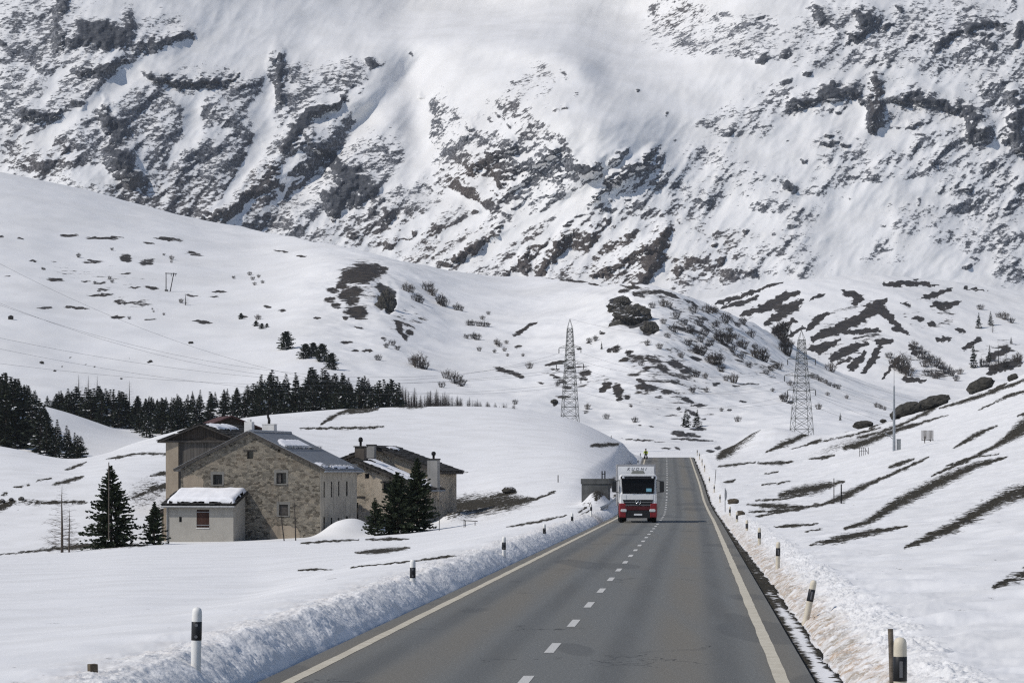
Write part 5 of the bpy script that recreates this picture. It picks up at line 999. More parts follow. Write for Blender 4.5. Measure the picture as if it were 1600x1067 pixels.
pv = Vector((AX0 - .3, -AD - .35, zt_f - .02)); up = Vector((0, AD + .33, zt_b - zt_f + .05)); ul = up.length; up.normalize(); nr = Vector((0, -up.z, up.y)); xv = Vector((1, 0, 0)); LX = AX1 - AX0 + .55
mb = MB(); vs = [pv + xv * a + up * b + nr * c for c in (0, .14) for a, b in ((0, 0), (LX, 0), (LX, ul), (0, ul))]; mb.add(vs, [(3, 2, 1, 0), (4, 5, 6, 7), (0, 1, 5, 4), (1, 2, 6, 5), (2, 3, 7, 6), (3, 0, 4, 7)]); slates(mb, pv + nr * .141, xv, up, nr, 12, 5, LX, ul, .05, 8, .0)
ra = mb.build('roof', M_slate, Hx); MB().bar(pv + Vector((-.02, -.08, -.02)), pv + xv * LX + Vector((.02, -.08, -.02)), .075, n=8).build('gutter', M_metal, ra)
MB().bar((AX0 + .08, -AD - .07, zt_f - .1), (AX0 + .08, -AD - .07, BZ), .05, n=8).build('downpipe', M_metal, Hx)
blanket(pv + nr * .2 + xv * .42 + up * .12, xv, up, nr, LX - .50, ul - .15, .44, 21, .1, .12, None, .42).build('roof_snow', M_snow, Hx, fix=False)
# broken lean-to left of the annex
LT = empty('lean_to', org + ax_ * -1.3, YAW, 'collapsing slate covered lean-to with dark timber, left of the annex', 'shed')
mb = MB(); d0 = Vector((-2.6, .2, .55)); 
up2 = Vector((1.35, 0, .62)).normalized(); nr2 = Vector((-up2.z, 0, up2.x))
slates(mb, Vector((-1.5, -.6, 1.75)), Vector((0, 1, 0)), up2, nr2, 7, 5, 4.2, 2.6, .06, 12, .12, 0, .2); mb.build('roof', M_slate, LT)
MB().bar((-1.4, -.5, 1.6), (.9, -.5, 2.75), .11, n=6).bar((-1.4, 3.4, 1.6), (.9, 3.4, 2.75), .11, n=6).bar((-.9, -.45, .2), (-.9, -.45, 1.85), .10, n=6).bar((-.9, 3.3, .5), (-.9, 3.3, 1.85), .1, n=6).build('timber_frame', M_wood, LT)
MB().box(-.5, 1.25, .3, 3.2, -.6, 1.9).build('wall', M_plo, LT)
blanket(Vector((-1.3, -.4, 1.98)), Vector((0, 1, 0)), up2, nr2, 3.6, .9, .14, 31, .12, .4).build('roof_snow', M_snow, LT, fix=False)
# ---------- old barn behind, left
def place_local(px, d): return Vector(((px - CX) / F * d, d, 0))
B = empty('barn', place_local(259, 271) + Vector((0, 0, -1.0)), YAW, 'old barn with weathered board front and half snowed slate roof, behind the stone house', 'barn')
bw, bl_, bze, bri = 6.6, 8.5, 7.15, 1.25
zB = HC + (HY - 688) / F * 271 + 1.0
bze = zB
wallbox('wall', [(0, -2), (1.15, -2), (1.15, bze), (0, bze)], 0, bl_, M_plo, B); wallbox('wall', [(bw - 1.0, -2), (bw, -2), (bw, bze), (bw - 1.0, bze)], 0, bl_, M_plo, B)
MB().box(1.153, bw - 1.003, .25, .40, -2, bze).build('board_front', M_boards, B)
wallbox('gable_boards', [(.1, bze + .01), (bw - .1, bze + .01), (bw / 2, bze + bri - .02)], .12, .25, M_dboards, B)
MB().box(-.1, bw + .1, -.05, .2, bze - .16, bze - .003).build('tie_beam', M_wood, B)
rb, frb = gable_roof(B, bw, bl_, bze, bri, .62, .45, .12, M_wood)
mb = MB()
for sgn in (1, -1):
    a, d_, nn, ls = frb[sgn]; slates(mb, a + d_ * ls - yv * .5, yv, d_ * -1, nn, 15, 8, bl_ + 1.0, ls, .06, 40 + sgn, .02, 0, .2)
mb.build('slates', M_slate, rb)
a, d_, nn, ls = frb[1]
blanket(a + yv * .1 + nn * .1, yv, d_, nn, 5.6, 1.7, .16, 44, .12, .45).build('roof_snow', M_snow, B, fix=False)
# ---------- red roofed barn furthest back
B2 = empty('barn', place_local(315, 284) + Vector((0, 0, -.5)), .28, 'small dark wooden barn with rust red roof, furthest back behind the old barn', 'barn')
zE2 = HC + (HY - 670) / F * 285 + .5
wallbox('wall', [(0, -2), (5.4, -2), (5.4, zE2), (2.7, zE2 + 1.05), (0, zE2)], 0, 6, M_dboards, B2)
r2, fr2 = gable_roof(B2, 5.4, 6, zE2, 1.05, .4, .4, .12, M_red)
for k in range(5): MB().box(.1, 5.3, -.06, -.003, zE2 - .25 - k * .42, zE2 - .12 - k * .42).build('board', M_wood, B2)
# ---------- right house: front block (left half hidden by the stone house)
Ro = place_local(659, 262); zR = -1.7
W2, L2 = 11.6, 4.6
o2 = Vector((Ro.x, Ro.y, zR)) - ax_ * W2
H2 = empty('cream_house', o2, YAW, 'cream stone house with snow striped slate roof, behind the clump of three pines', 'house')
zE_ = HC + (HY - 765) / F * 262 - zR; ri_ = 2.35
wA = wallbox('wall', [(0, -1.5), (W2, -1.5), (W2, zE_), (W2 / 2, zE_ + ri_), (0, zE_)], 0, L2, M_cream, H2)
def g2(px, py):
    b = min(((abs(CX + (o2 + ax_ * (i * W2 / 800)).x / (o2 + ax_ * (i * W2 / 800)).y * F - px), i * W2 / 800) for i in range(801)))
    return b[1], HC + (HY - py) / F * (o2 + ax_ * b[1]).y - zR
x1, z1 = g2(573.5, 743.5); x2, z2 = g2(606, 762); x3, z3 = g2(552, 799); x4, z4 = g2(560, 776)
boolean(wA, [cutbox(x1 - .2, x1 + .2, -.2, .3, z1 - .2, z1 + .2), cutbox(x2 - .5, x2 + .6, -.2, .5, z2 - .42, z2 + .42), cutbox(x3 - .3, x3 + .45, -.2, .4, z3 - 1.0, z3 + .75), cutbox(W2 - .2, W2 + .2, 1.9, 2.6, zE_ - 1.45, zE_ - .5), cutbox(W2 - .2, W2 + .2, 2.1, 2.6, .2, 1.0), cutbox(W2 - .2, W2 + .2, 3.5, 4.1, .2, 1.1)])
window(H2, x1, z1, .4, .4, (M_wood, M_glass), .25, False); MB().box(x2 - .5, x2 + .6, .42, .48, z2 - .42, z2 + .42).build('window', M_dark, H2); MB().box(x2 - .65, x2 + .75, -.04, .2, z2 + .425, z2 + .56).build('lintel', M_wood, H2)
MB().box(x3 - .3, x3 + .45, .25, .33, z3 - 1.0, z3 + .75).build('door', M_wood, H2); MB().box(x4 - .45, x4 + .55, -.05, .1, z4 - .06, z4 + .06).build('lintel', M_wood, H2)
for y0, y1, za, zb in ((1.9, 2.6, zE_ - 1.45, zE_ - .5), (2.1, 2.6, .2, 1.0), (3.5, 4.1, .2, 1.1)): MB().box(W2 - .17, W2 - .12, y0, y1, za, zb).build('window', M_glass, H2)
rA, frA = gable_roof(H2, W2, L2, zE_, ri_, .45, .55, .20, M_wood)
a, d_, nn, ls = frA[1]; mb = MB(); slates(mb, a + d_ * ls - yv * .6, yv, d_ * -1, nn, 8, 12, L2 + .9, ls, .06, 52, .03, 0, .2)
a2, d2, n2_, ls2 = frA[-1]; slates(mb, a2 + d2 * ls2 - yv * .6, yv, d2 * -1, n2_, 8, 12, L2 + .9, ls2, .06, 53, .03, 0, .2); mb.build('slates', M_slate, rA)
for of, L_, t0, Dn, sd in ((-.25, 1.75, .5, 5.9, 61), (2.05, 2.0, .1, 6.3, 62), (4.0, 1.1, 3.6, 2.8, 64)): blanket(a + yv * of + d_ * t0 + nn * .07, d_, yv, nn, Dn, L_, .16, sd, .12, .28).build('roof_snow', M_snow, H2, fix=False)
bm_ = MB()
for k in range(6): t = 1.1 + k * 1.1; p = a + d_ * t - nn * .32; bm_.box(p.x - .1, p.x + .1, -.5, -.003, p.z - .12, p.z + .06)
bm_.build('purlin_ends', M_wood, rA); e0 = a + d_ * (ls + .06) - nn * .12; MB().bar(e0 - yv * .4, e0 + yv * (L2 + .3), .08, n=8).build('gutter', M_metal, rA)
# rear block, taller
Br = place_local(685, 268.5); W3, L3 = 11.4, 5.4
o3 = Vector((Br.x, Br.y, zR)) - ax_ * W3
H3 = empty('rear_house', o3, YAW, 'taller rear house with bare stone slate roof, directly behind the cream house', 'house')
zE3 = HC + (HY - 738) / F * 268.5 - zR; ri3 = 2.0
wB = wallbox('wall', [(0, -1.5), (W3, -1.5), (W3, zE3), (W3 / 2, zE3 + ri3), (0, zE3)], 0, L3, M_cream, H3)
boolean(wB, [cutbox(W3 - .62, W3 - .28, -.2, .25, zE3 - 1.3, zE3 - .25), cutbox(W3 - .75, W3 - .3, -.2, .25, 1.5, 2.5)])
for za, zb in ((zE3 - 1.3, zE3 - .25), (1.5, 2.5)): MB().box(W3 - .75 if zb < 3 else W3 - .62, W3 - .28 if zb > 3 else W3 - .3, .15, .2, za, zb).build('window', M_glass, H3)
MB().tube([(W3 - .9, -.1, zE_ - .25), (W3 - .5, -.12, zE_ - .7), (W3 + .06, -.1, zE_ - .95)], [.06, .06, .06], 6).build('drain_pipe', M_iron, H3)
rB, frB = gable_roof(H3, W3, L3, zE3, ri3, .45, .55, .20, M_wood)
mb = MB()
for sgn in (1, -1):
    a, d_, nn, ls = frB[sgn]; slates(mb, a + d_ * ls - yv * .6, yv, d_ * -1, nn, 10, 12, L3 + 1.1, ls, .07, 70 + sgn, .02, 0, .25)
mb.build('slates', M_slate, rB)
a, d_, nn, ls = frB[1]; blanket(a + yv * 1.6 + d_ * .1 + nn * .09, yv, d_, nn, 2.6, 1.1, .12, 74, .12, .45).build('roof_snow', M_snow, H3, fix=False)
# chimneys of the right house
def finial(o, x, y, z, h=.75): MB().lathe([(.10, 0), (.11, h * .45), (.19, h * .5), (.20, h * .8), (.13, h * .95), (.03, h)], 10, 0, (x, y, z)).build('chimney_pot', M_iron, o)
M_brownch = plaster_mat('sooty_plaster', (0.085, 0.072, 0.062), (0.13, 0.112, 0.095), st=.5); M_greych = plaster_mat('grey_chimney', (0.25, 0.245, 0.235), (0.31, 0.30, 0.285), st=.4)
o, cx_, cy_, zt = chimney(H2, 563.5, 698.5, 722, 264.5, .82, .7, M_brownch, M_slate, capw=1.22, caph=.10); finial(o, cx_, cy_, zt + .1)
o, cx_, cy_, zt = chimney(H3, 580.5, 696, 716, 269, .68, .6, M_greych, M_slate, capw=1.12, caph=.1)
o, cx_, cy_, zt = chimney(H2, 677.5, 718.5, 752, 264.8, .88, .75, M_greych, M_slate, capw=1.12, caph=.12); finial(o, cx_, cy_, zt + .12, .6)
# ================================================================== GUIDE POSTS
M_pw = plain('post_white', (0.74, 0.73, 0.70), .5, 0, .05, 6, .35); M_pc = plain('post_cream', (0.62, 0.56, 0.45), .55, 0, .10, 5, .35); M_pb = plain('post_black', (0.014, 0.014, 0.016), .45, 0, .2, 8, .35)
M_refl = plain('reflector', (0.55, 0.56, 0.58), .2, .3, .1, 20, .5); M_refd = plain('reflector_dim', (0.13, 0.13, 0.14), .25, .2, .1, 20, .5)
def post_parts(body_m, side):
    b = MB().lathe([(.066, -.95), (.066, -.10), (.064, -.055), (.055, -.025), (.034, -.006), (.006, 0)], 18).mesh('body', body_m)
    k = MB().lathe([(.0665, -.435), (.069, -.432), (.069, -.193), (.0665, -.19)], 18).mesh('black_band', M_pb)
    r = MB()
    if side < 0:
        for z in (-.235, -.385): r.bar((0, -.066, z), (0, -.073, z), .022, n=12)
    else: r.box(-.020, .020, -.074, -.066, -.395, -.235)
    return b, k, r
PB = {-1: post_parts(M_pw, -1), 1: post_parts(M_pc, 1)}
for s_ in (-1, 1):
    b_, k_, _ = PB[s_]; PB[s_] = [('body', b_), ('black_band', k_)] + ([('reflector', MB().bar((0, -.066, z), (0, -.073, z), .022, n=12).mesh('reflector', M_refd)) for z in (-.235, -.385)] if s_ < 0 else [('reflector', MB().box(-.016, .016, -.074, -.066, -.395, -.235).mesh('reflector', M_refd))])
def guide_post(px, top, d, side, label, tilt=(0, 0), group=None):
    r = empty('guide_post', ((px - CX) / F * d, d, HC + (HY - top) / F * d), 0, label, 'guide post', group); r.rotation_euler = (tilt[1], tilt[0], 0)
    for nm, me in PB[side]: link(nm, me, r)
    return r
Lp = [(308, 948, 41, 'nearest white and black guide post on the left snow bank'), (645, 873.5, 73, 'second nearest guide post on the left snow bank, in front of the broad meadow'), (787.5, 838, 105, 'third guide post from the front on the left snow bank'), (850.5, 818, 137, 'fourth guide post from the front on the left snow bank'), (894, 801, 169, 'fifth guide post from the front on the left snow bank'), (923.5, 787, 201, 'last left guide post before the truck, near the guard rail end')]
for px, tp, d, lab in Lp: guide_post(px, tp, d, -1, lab, (rng.uniform(-.02, .03), 0))
Rp = [(1406.5, 995, 31, 'nearest guide post at lower right, cut by the picture edge', (0, 0)), (1272, 906, 63, 'guide post leaning to the right on the sandy right bank', (.20, 0)), (1216, 846, 95, 'third guide post from the front on the right bank, with upright reflector', (.02, 0)), (1186.5, 824, 127, 'fourth guide post from the front on the right bank', (0, 0)), (1167, 812, 159, 'fifth guide post from the front on the right bank', (0, 0)), (1151.5, 799.5, 191, 'sixth guide post from the front on the right bank, by a brown clod', (0, 0)), (1140.5, 791, 223, 'seventh guide post on the right bank, below the sign seen edge on', (0, 0)), (1125, 772, 287, 'eighth guide post on the right bank, beyond the sign', (0, 0)), (1116, 757, 319, 'ninth guide post on the right bank, near the leaning stake', (0, 0)), (1108.5, 744.5, 351, 'tenth guide post on the right bank, towards the crest', (.03, 0))]
for px, tp, d, lab, tl in Rp: guide_post(px, tp, d, 1, lab, tl)
for px, d in ((1101, 385), (1097, 415), (1093, 450), (1089.5, 478)):
    x = (px - CX) / F * d; guide_post(px, HY - (float(road_z(d)) + 1.25 - HC) / d * F, d, 1, 'tiny far guide post on the right bank just below the road crest', (0, 0), 'far guide posts at the crest')
for px, d in ((990, 365), (997, 410), (1000.5, 450)): guide_post(px, HY - (float(road_z(d)) + 1.3 - HC) / d * F, d, -1, 'tiny far guide post left of the road below the crest', (0, 0), 'far guide posts left of the road')
# ---- stakes and poles
def stake(px, y0, y1, d, r, mat, label, name='stake', cat='stake', lean=0.0, group=None, n=6, top=None):
    x = (px - CX) / F * d; zb = HC + (HY - y1) / F * d; h = (y1 - y0) / F * d
    mb = MB().bar((0, 0, -.6), (lean * h, 0, h), r, r * .85, n); o = mb.build(name, mat); o.location = (x, d, zb); return tag(o, label, cat, group)
q_ = near.at(145, 1053); s_ = MB().box(-.05, .05, -.05, .05, -.4, .115); s_ = s_.build('wooden_stump', plain('sawn_wood', (0.13, 0.105, 0.075), .9, 0, .35, 12, .2, .4), bevel=.006); s_.location = q_; s_.rotation_euler = (.03, -.04, .5); tag(s_, 'short square wooden stump sticking out of the snow at lower left', 'stump')
stake(1396, 982, 1028, 32.5, .035, plain('grey_stake', (0.15, 0.125, 0.10), .9, 0, .35, 9, .2, .4), 'weathered wooden stake just left of the nearest right guide post', lean=-.10)
stake(170, 722, 830, 238, .045, M_twig, 'tall thin pale pole in front of the big dark pine', 'snow_pole', 'pole')
stake(686, 806, 834, 240, .035, M_twigd, 'thin stake right of the clump of three pines', lean=.02)
stake(725, 811, 832, 240, .03, M_twigd, 'thin stake holding the low rail right of the pines')
MB().bar((0, 0, 0), (1.05, 0, -.05), .035).bar((.85, 0, -.1), (.85, 0, -.5), .03).bar((.1, 0, .0), (.1, 0, -.9), .03).build('rail', M_twigd); o = bpy.data.objects['rail']; o.location = ((725 - CX) / F * 241, 241, HC + (HY - 813) / F * 241); tag(o, 'low wooden rail beside the thin stake right of the pines', 'rail')
stake(220, 695, 705, 372, .06, M_twigd, 'dark stake on the left rise, right one of two'); stake(196, 703, 713, 372, .05, M_twigd, 'dark stake on the left rise, left one of two'); stake(185, 717, 730, 330, .06, M_twigd, 'stake leaning left on the left rise above the big pine', lean=-.35)
stake(955, 680, 691, 430, .05, M_twigd, 'thin stake on the rounded snow mound left of the road crest'); stake(872, 742, 751, 300, .05, M_twigd, 'small stake in the snow field left of the grey concrete box')
stake(1303, 747, 770, 190, .03, M_twigd, 'thin stake beside a dark grass streak on the right slope'); stake(1314.5, 756, 771, 190, .045, M_iron, 'short black topped stake right of the thin one on the right slope'); stake(1117, 733, 747, 330, .035, M_twigd, 'leaning thin stake right of the ninth right guide post', lean=.12)
for px, y0, y1, lab in ((1364, 692, 708, 'second fence post left of the tall mast'), (1375, 693, 710, 'first fence post left of the tall mast'), (1391, 689, 704, 'fence post just left of the mast foot'), (1418, 684, 702, 'fence post right of the grey cabinet'), (1430, 685, 699, 'second fence post right of the grey cabinet')):
    stake(px, y0, y1, 400, .035, M_twigd, lab, 'fence_post', 'fence post')
mb = MB()
p0 = near.at(1343, 713)
FG = empty('fence_gate', p0, 0, 'small leaning wire fence gate on the right slope, left of the fence posts', 'gate'); sc = p0.y / F
mb = MB()
for k in (0, 3, 6, 9, 14): mb.bar((k * sc, 0, -.4), (k * sc, 0, 14 * sc), .03)
mb.build('posts', M_twigd, FG); MB().bar((9 * sc, 0, 12 * sc), (16 * sc, 0, 0), .03).bar((0, 0, 8 * sc), (14 * sc, 0, 9 * sc), .02).build('brace', M_twigd, FG)
p0 = near.at(1440, 694); sc = p0.y / F; SF = empty('slatted_screen', p0, 0, 'upright slatted wooden screen on two legs, standing on the right slope', 'screen')
mb = MB()
for k in range(10): q = k * 1.9; rnd = random.Random(k); mb.box(q * sc, (q + 1.1) * sc, -.03, .03, (8 - rnd.uniform(0, 4)) * sc, 21 * sc)
mb.build('slats', M_twig, SF); MB().bar((5 * sc, .05, -.3), (5 * sc, .05, 12 * sc), .05).bar((14 * sc, .05, -.3), (14 * sc, .05, 12 * sc), .05).bar((0, .06, 6 * sc), (19 * sc, .06, 6 * sc), .04).build('legs', M_twigd, SF)
for px, ln, lab in ((1468, .35, 'leftmost of four short posts right of the slatted screen, leaning'), (1474, 0, 'second of four short posts right of the slatted screen'), (1479, 0, 'third of four short posts right of the slatted screen'), (1483, .05, 'rightmost of four short posts right of the slatted screen')): stake(px, 676, 687, 385, .05, M_twig, lab, 'short_post', 'post', ln)
# ---- mast and cabinet on the right slope
p0 = near.at(1397, 705); hM = 126 / F * p0.y
MA = empty('mast', p0, 0, 'tall thin grey steel mast standing on the right slope', 'mast')
MB().tube([(0, 0, -.5), (0, 0, hM * .32), (0, 0, hM * .8)], [.17, .15, .09], 10).build('pole', plain('galvanised', (0.30, 0.32, 0.34), .5, .5, .12, 3), MA)
MB().tube([(0, 0, hM * .79), (0, 0, hM)], [.04, .025], 6).build('tip', M_metal, MA); MB().bar((0, 0, 1.6), (-.9, 0, 1.85), .05).bar((0, 0, 1.2), (-.7, 0, 1.75), .04).box(-1.02, -.8, -.08, .08, 1.80, 1.95).build('side_arm', M_metal, MA)
CB = empty('cabinet', near.at(1404.5, 705), 0, 'grey electrical cabinet at the foot of the tall mast', 'cabinet'); MB().box(-.22, .22, 0, .3, -.3, 1.15).build('body', plain('cabinet_grey', (0.30, 0.31, 0.31), .6, .2, .1, 4), CB, bevel=.02); MB().box(-.25, .25, -.03, .33, 1.153, 1.22).build('lid', M_metal, CB); MB().box(-.18, .18, -.02, -.003, .15, 1.08).build('door', plain('cabinet_door', (0.26, 0.27, 0.27), .6, .2, .1, 4), CB)
# ---- sign seen edge on, and clods
SG = empty('road_sign', near.at(1133, 800) + Vector((0, 0, 0)), R(72), 'road sign turned almost edge on to the viewer, on the right bank', 'road sign')
MB().bar((0, 0, -.5), (0, 0, 1.9), .035, n=8).build('pole', M_metal, SG); mb = MB(); mb.prism([(.35 * math.cos(a * math.pi / 12) * 1.0, 1.35 + .42 * math.sin(a * math.pi / 12)) for a in range(24)], 'y', -.055, -.04); mb.build('board', M_metal, SG)
def rock_mb(sx, sy, sz, seed, sub=3, jag=.22, freq=1.6):
    bm = bmesh.new(); bmesh.ops.create_icosphere(bm, subdivisions=sub, radius=1.0); pts = np.array([v.co[:] for v in bm.verts])
    n = fbm(pts[:, 0] * freq + pts[:, 2] * 1.3, pts[:, 1] * freq - pts[:, 2], 4, seed); rr = ridged(pts[:, 0] * freq * 1.7 + pts[:, 1], pts[:, 2] * freq * 1.7, 3, seed + 9)
    k = 1 + jag * (n * 1.6 + rr * .5)
    for v, f in zip(bm.verts, k): v.co = Vector((v.co.x * sx * f, v.co.y * sy * f, v.co.z * sz * f))
    mb = MB(); mb.add([v.co[:] for v in bm.verts], [tuple(v.index for v in f.verts) for f in bm.faces]); bm.free(); return mb
def rock_mat(name, a, b, snow=True):
    m = NT(name); co = m.coord(); f = m.ramp(m.noise(co, 1.1, 7, .7), .3, .7); col = m.mix(f, a, b); g = m.n('ShaderNodeNewGeometry'); sp = m.n('ShaderNodeSeparateXYZ'); m.l(g.outputs['Normal'], sp.inputs[0])
    if snow: col = m.mix(m.ramp(m.math('ADD', sp.outputs[2], m.math('MULTIPLY', m.math('SUBTRACT', m.noise(co, 1.5, 6, .7), .5), 1.3)), .86, .96), col, (0.78, 0.78, 0.80))
    m.bump(m.noise(co, 3.0, 8, .7), .8, .15); return m.done(col, .9, spec=.2)
M_bould = rock_mat('boulder', (0.030, 0.029, 0.026), (0.085, 0.078, 0.066)); M_clod = rock_mat('earth_clod', (0.06, 0.048, 0.034), (0.12, 0.10, 0.075), False); M_bouldn = rock_mat('boulder_bare', (0.026, 0.026, 0.024), (0.075, 0.070, 0.060), False)
def rock(sheet, px, py, wpx, hpx, seed, label, mat, rot=0.0, deep=1.0, name='boulder', cat='boulder', ymin=0, sub=4, jag=.22, sink=.15):
    p = sheet.at(px, py, ymin); s = p.y / F; o = rock_mb(wpx / 2 * s, wpx / 2 * s * deep, hpx / 2 * s, seed, sub, jag).build(name, mat); o.location = p + Vector((0, wpx / 4 * s * deep, hpx * (.5 - sink) * s)); o.rotation_euler = (0, -rot, 0); return tag(o, label, cat)
rock(near, 1416, 645, 48, 21, 3, 'long dark boulder right of the mast, lower one of two', M_bouldn, R(22), .7); rock(near, 1460, 626, 50, 21, 5, 'biggest dark boulder on the right skyline, above the long one', M_bouldn, R(20), .7); rock(near, 1438, 636, 28, 14, 6, 'small brown boulder wedged between the two dark ones', M_bouldn, R(25), .7)
rock(near, 1533, 603, 42, 22, 8, 'steep dark outcrop high on the right skyline', M_bouldn, R(24), .7); rock(near, 1349, 661, 30, 13, 9, 'low flat dark rock on the right skyline left of the mast', M_bouldn, R(4), .7); rock(near, 1583, 595, 16, 11, 10, 'small dark rock near the right edge, above grass streaks', M_bouldn, R(20), .8); rock(near, 1380, 652, 10, 6, 12, 'very small rock just left of the mast on the skyline', M_bouldn, 0, .8)
rock(near, 1146, 787, 17, 9, 13, 'brown earth clod behind the road sign', M_clod, 0, .8, 'earth_clod', 'clod'); rock(near, 1157, 806, 13, 9, 14, 'brown earth clod beside the sixth right guide post', M_clod, 0, .8, 'earth_clod', 'clod')
rock(near, 795, 772, 20, 11, 15, 'block shaped stone with a snow cap above the grass patch right of the houses', M_bould, 0, .8)
for px, py, w, lab in ((3, 786, 9, 'leftmost of three stones at the left edge'), (17, 784, 7, 'middle one of three stones at the left edge'), (33, 782, 9, 'rightmost of three stones at the left edge')): rock(near, px, py, w, w * .8, px, lab, M_bould)
rock(valley, 866, 633, 11, 8, 17, 'dark round boulder left of the left pylon', M_bouldn, 0, .8, ymin=560); rock(valley, 298, 537, 8, 4, 18, 'small flat stone on the smooth white slope, highest one', M_bouldn, 0, .8, ymin=560); rock(valley, 235, 567, 6, 4, 19, 'small stone on the smooth slope above the wood', M_bouldn, 0, .8, ymin=560); rock(valley, 65, 568, 7, 4, 20, 'small stone on the smooth slope near the left edge', M_bouldn, 0, .8, ymin=560)
p0 = valley.at(17, 500, 560); sc = p0.y / F; HU = empty('hut', p0, .2, 'tiny dark hut alone on the white slope at the far left', 'hut'); MB().box(-4 * sc, 4 * sc, 0, 6 * sc, -1, 5 * sc).build('wall', M_dboards, HU); mb = MB(); mb.prism([(-4.6 * sc, 5 * sc), (4.6 * sc, 5 * sc), (0, 7.2 * sc)], 'y', -.3, 6 * sc); mb.build('roof', M_wood, HU)
rock(valley, 985, 508, 54, 36, 31, 'largest dark crag breaking through the snow on the knoll right of the left pylon', M_bould, R(12), .6, 'crag', 'crag', 560, 5, .48, .25); rock(valley, 968, 484, 32, 20, 33, 'small crag just above the largest one on the knoll', M_bould, R(20), .6, 'crag', 'crag', 560, 5, .48, .25); rock(valley, 1015, 521, 24, 20, 35, 'crag at the lower right of the largest one on the knoll', M_bould, R(-20), .6, 'crag', 'crag', 560, 4, .48, .25)
rock(valley, 603, 484, 24, 34, 37, 'steep dark crag on the edge of the left slope, beside a dark heath patch', M_bould, R(-10), .6, 'crag', 'crag', 560, 5, .48, .25)
# ---- concrete box by the road
M_conc = plain('concrete', (0.095, 0.097, 0.095), .9, 0, .25, 1.5, .2, .3)
CU = empty('culvert_box', ((907.5 - CX) / F * 256, 256, .6), -.10, 'grey concrete culvert box with a cap slab, left of the truck', 'culvert')
MB().box(.06, 2.25, 0, 2.2, -1.5, 1.78).build('body', M_conc, CU, bevel=.02); MB().box(0, 2.35, -.07, 2.3, 1.783, 2.22).build('cap_slab', M_conc, CU, bevel=.02)
hr = MB()
for k in (1.72, 1.95): hr.bar((k, .3, 2.2), (k, .3, 2.85), .05, n=6)
hr.bar((1.72, .3, 2.6), (1.95, .3, 2.6), .03).build('handrail', M_iron, CU)
# ---- guard rail
M_rail = plain('rail_steel', (0.26, 0.28, 0.30), .5, .6, .12, 5)
GR = empty('guard_rail', (float(road_x(233)) - 4.62, 233, float(road_z(233))), 0, 'galvanised steel guard rail along the left road edge, beside the truck', 'guard rail')
ys = np.arange(233, 348, 2.0); prf = [(-.02, .42), (.05, .47), (.05, .53), (-.01, .58), (.05, .63), (.05, .70), (-.02, .76)]; vs = []; fs = []; n = len(prf)
for i, y in enumerate(ys):
    fl = max(0, 1 - (y - 233) / 5.0); bx = float(road_x(y)) - 4.62 - GR.location.x - .25 * fl
    for a, z in prf: vs.append((bx + a, y - 233, z + float(road_z(y)) - GR.location.z - .12 * fl + .06))
for i in range(len(ys) - 1):
    for k in range(n - 1): fs.append((i * n + k, i * n + k + 1, (i + 1) * n + k + 1, (i + 1) * n + k))
MB().add(vs, fs).build('beam', M_rail, GR).modifiers.new('thick', 'SOLIDIFY').thickness = .012
for y in np.arange(233.6, 347, 4.0): bx = float(road_x(y)) - 4.70 - GR.location.x; MB().box(bx - .05, bx + .04, y - 233 - .04, y - 233 + .04, float(road_z(y)) - GR.location.z - .3, float(road_z(y)) - GR.location.z + .74).build('post', M_rail, GR)
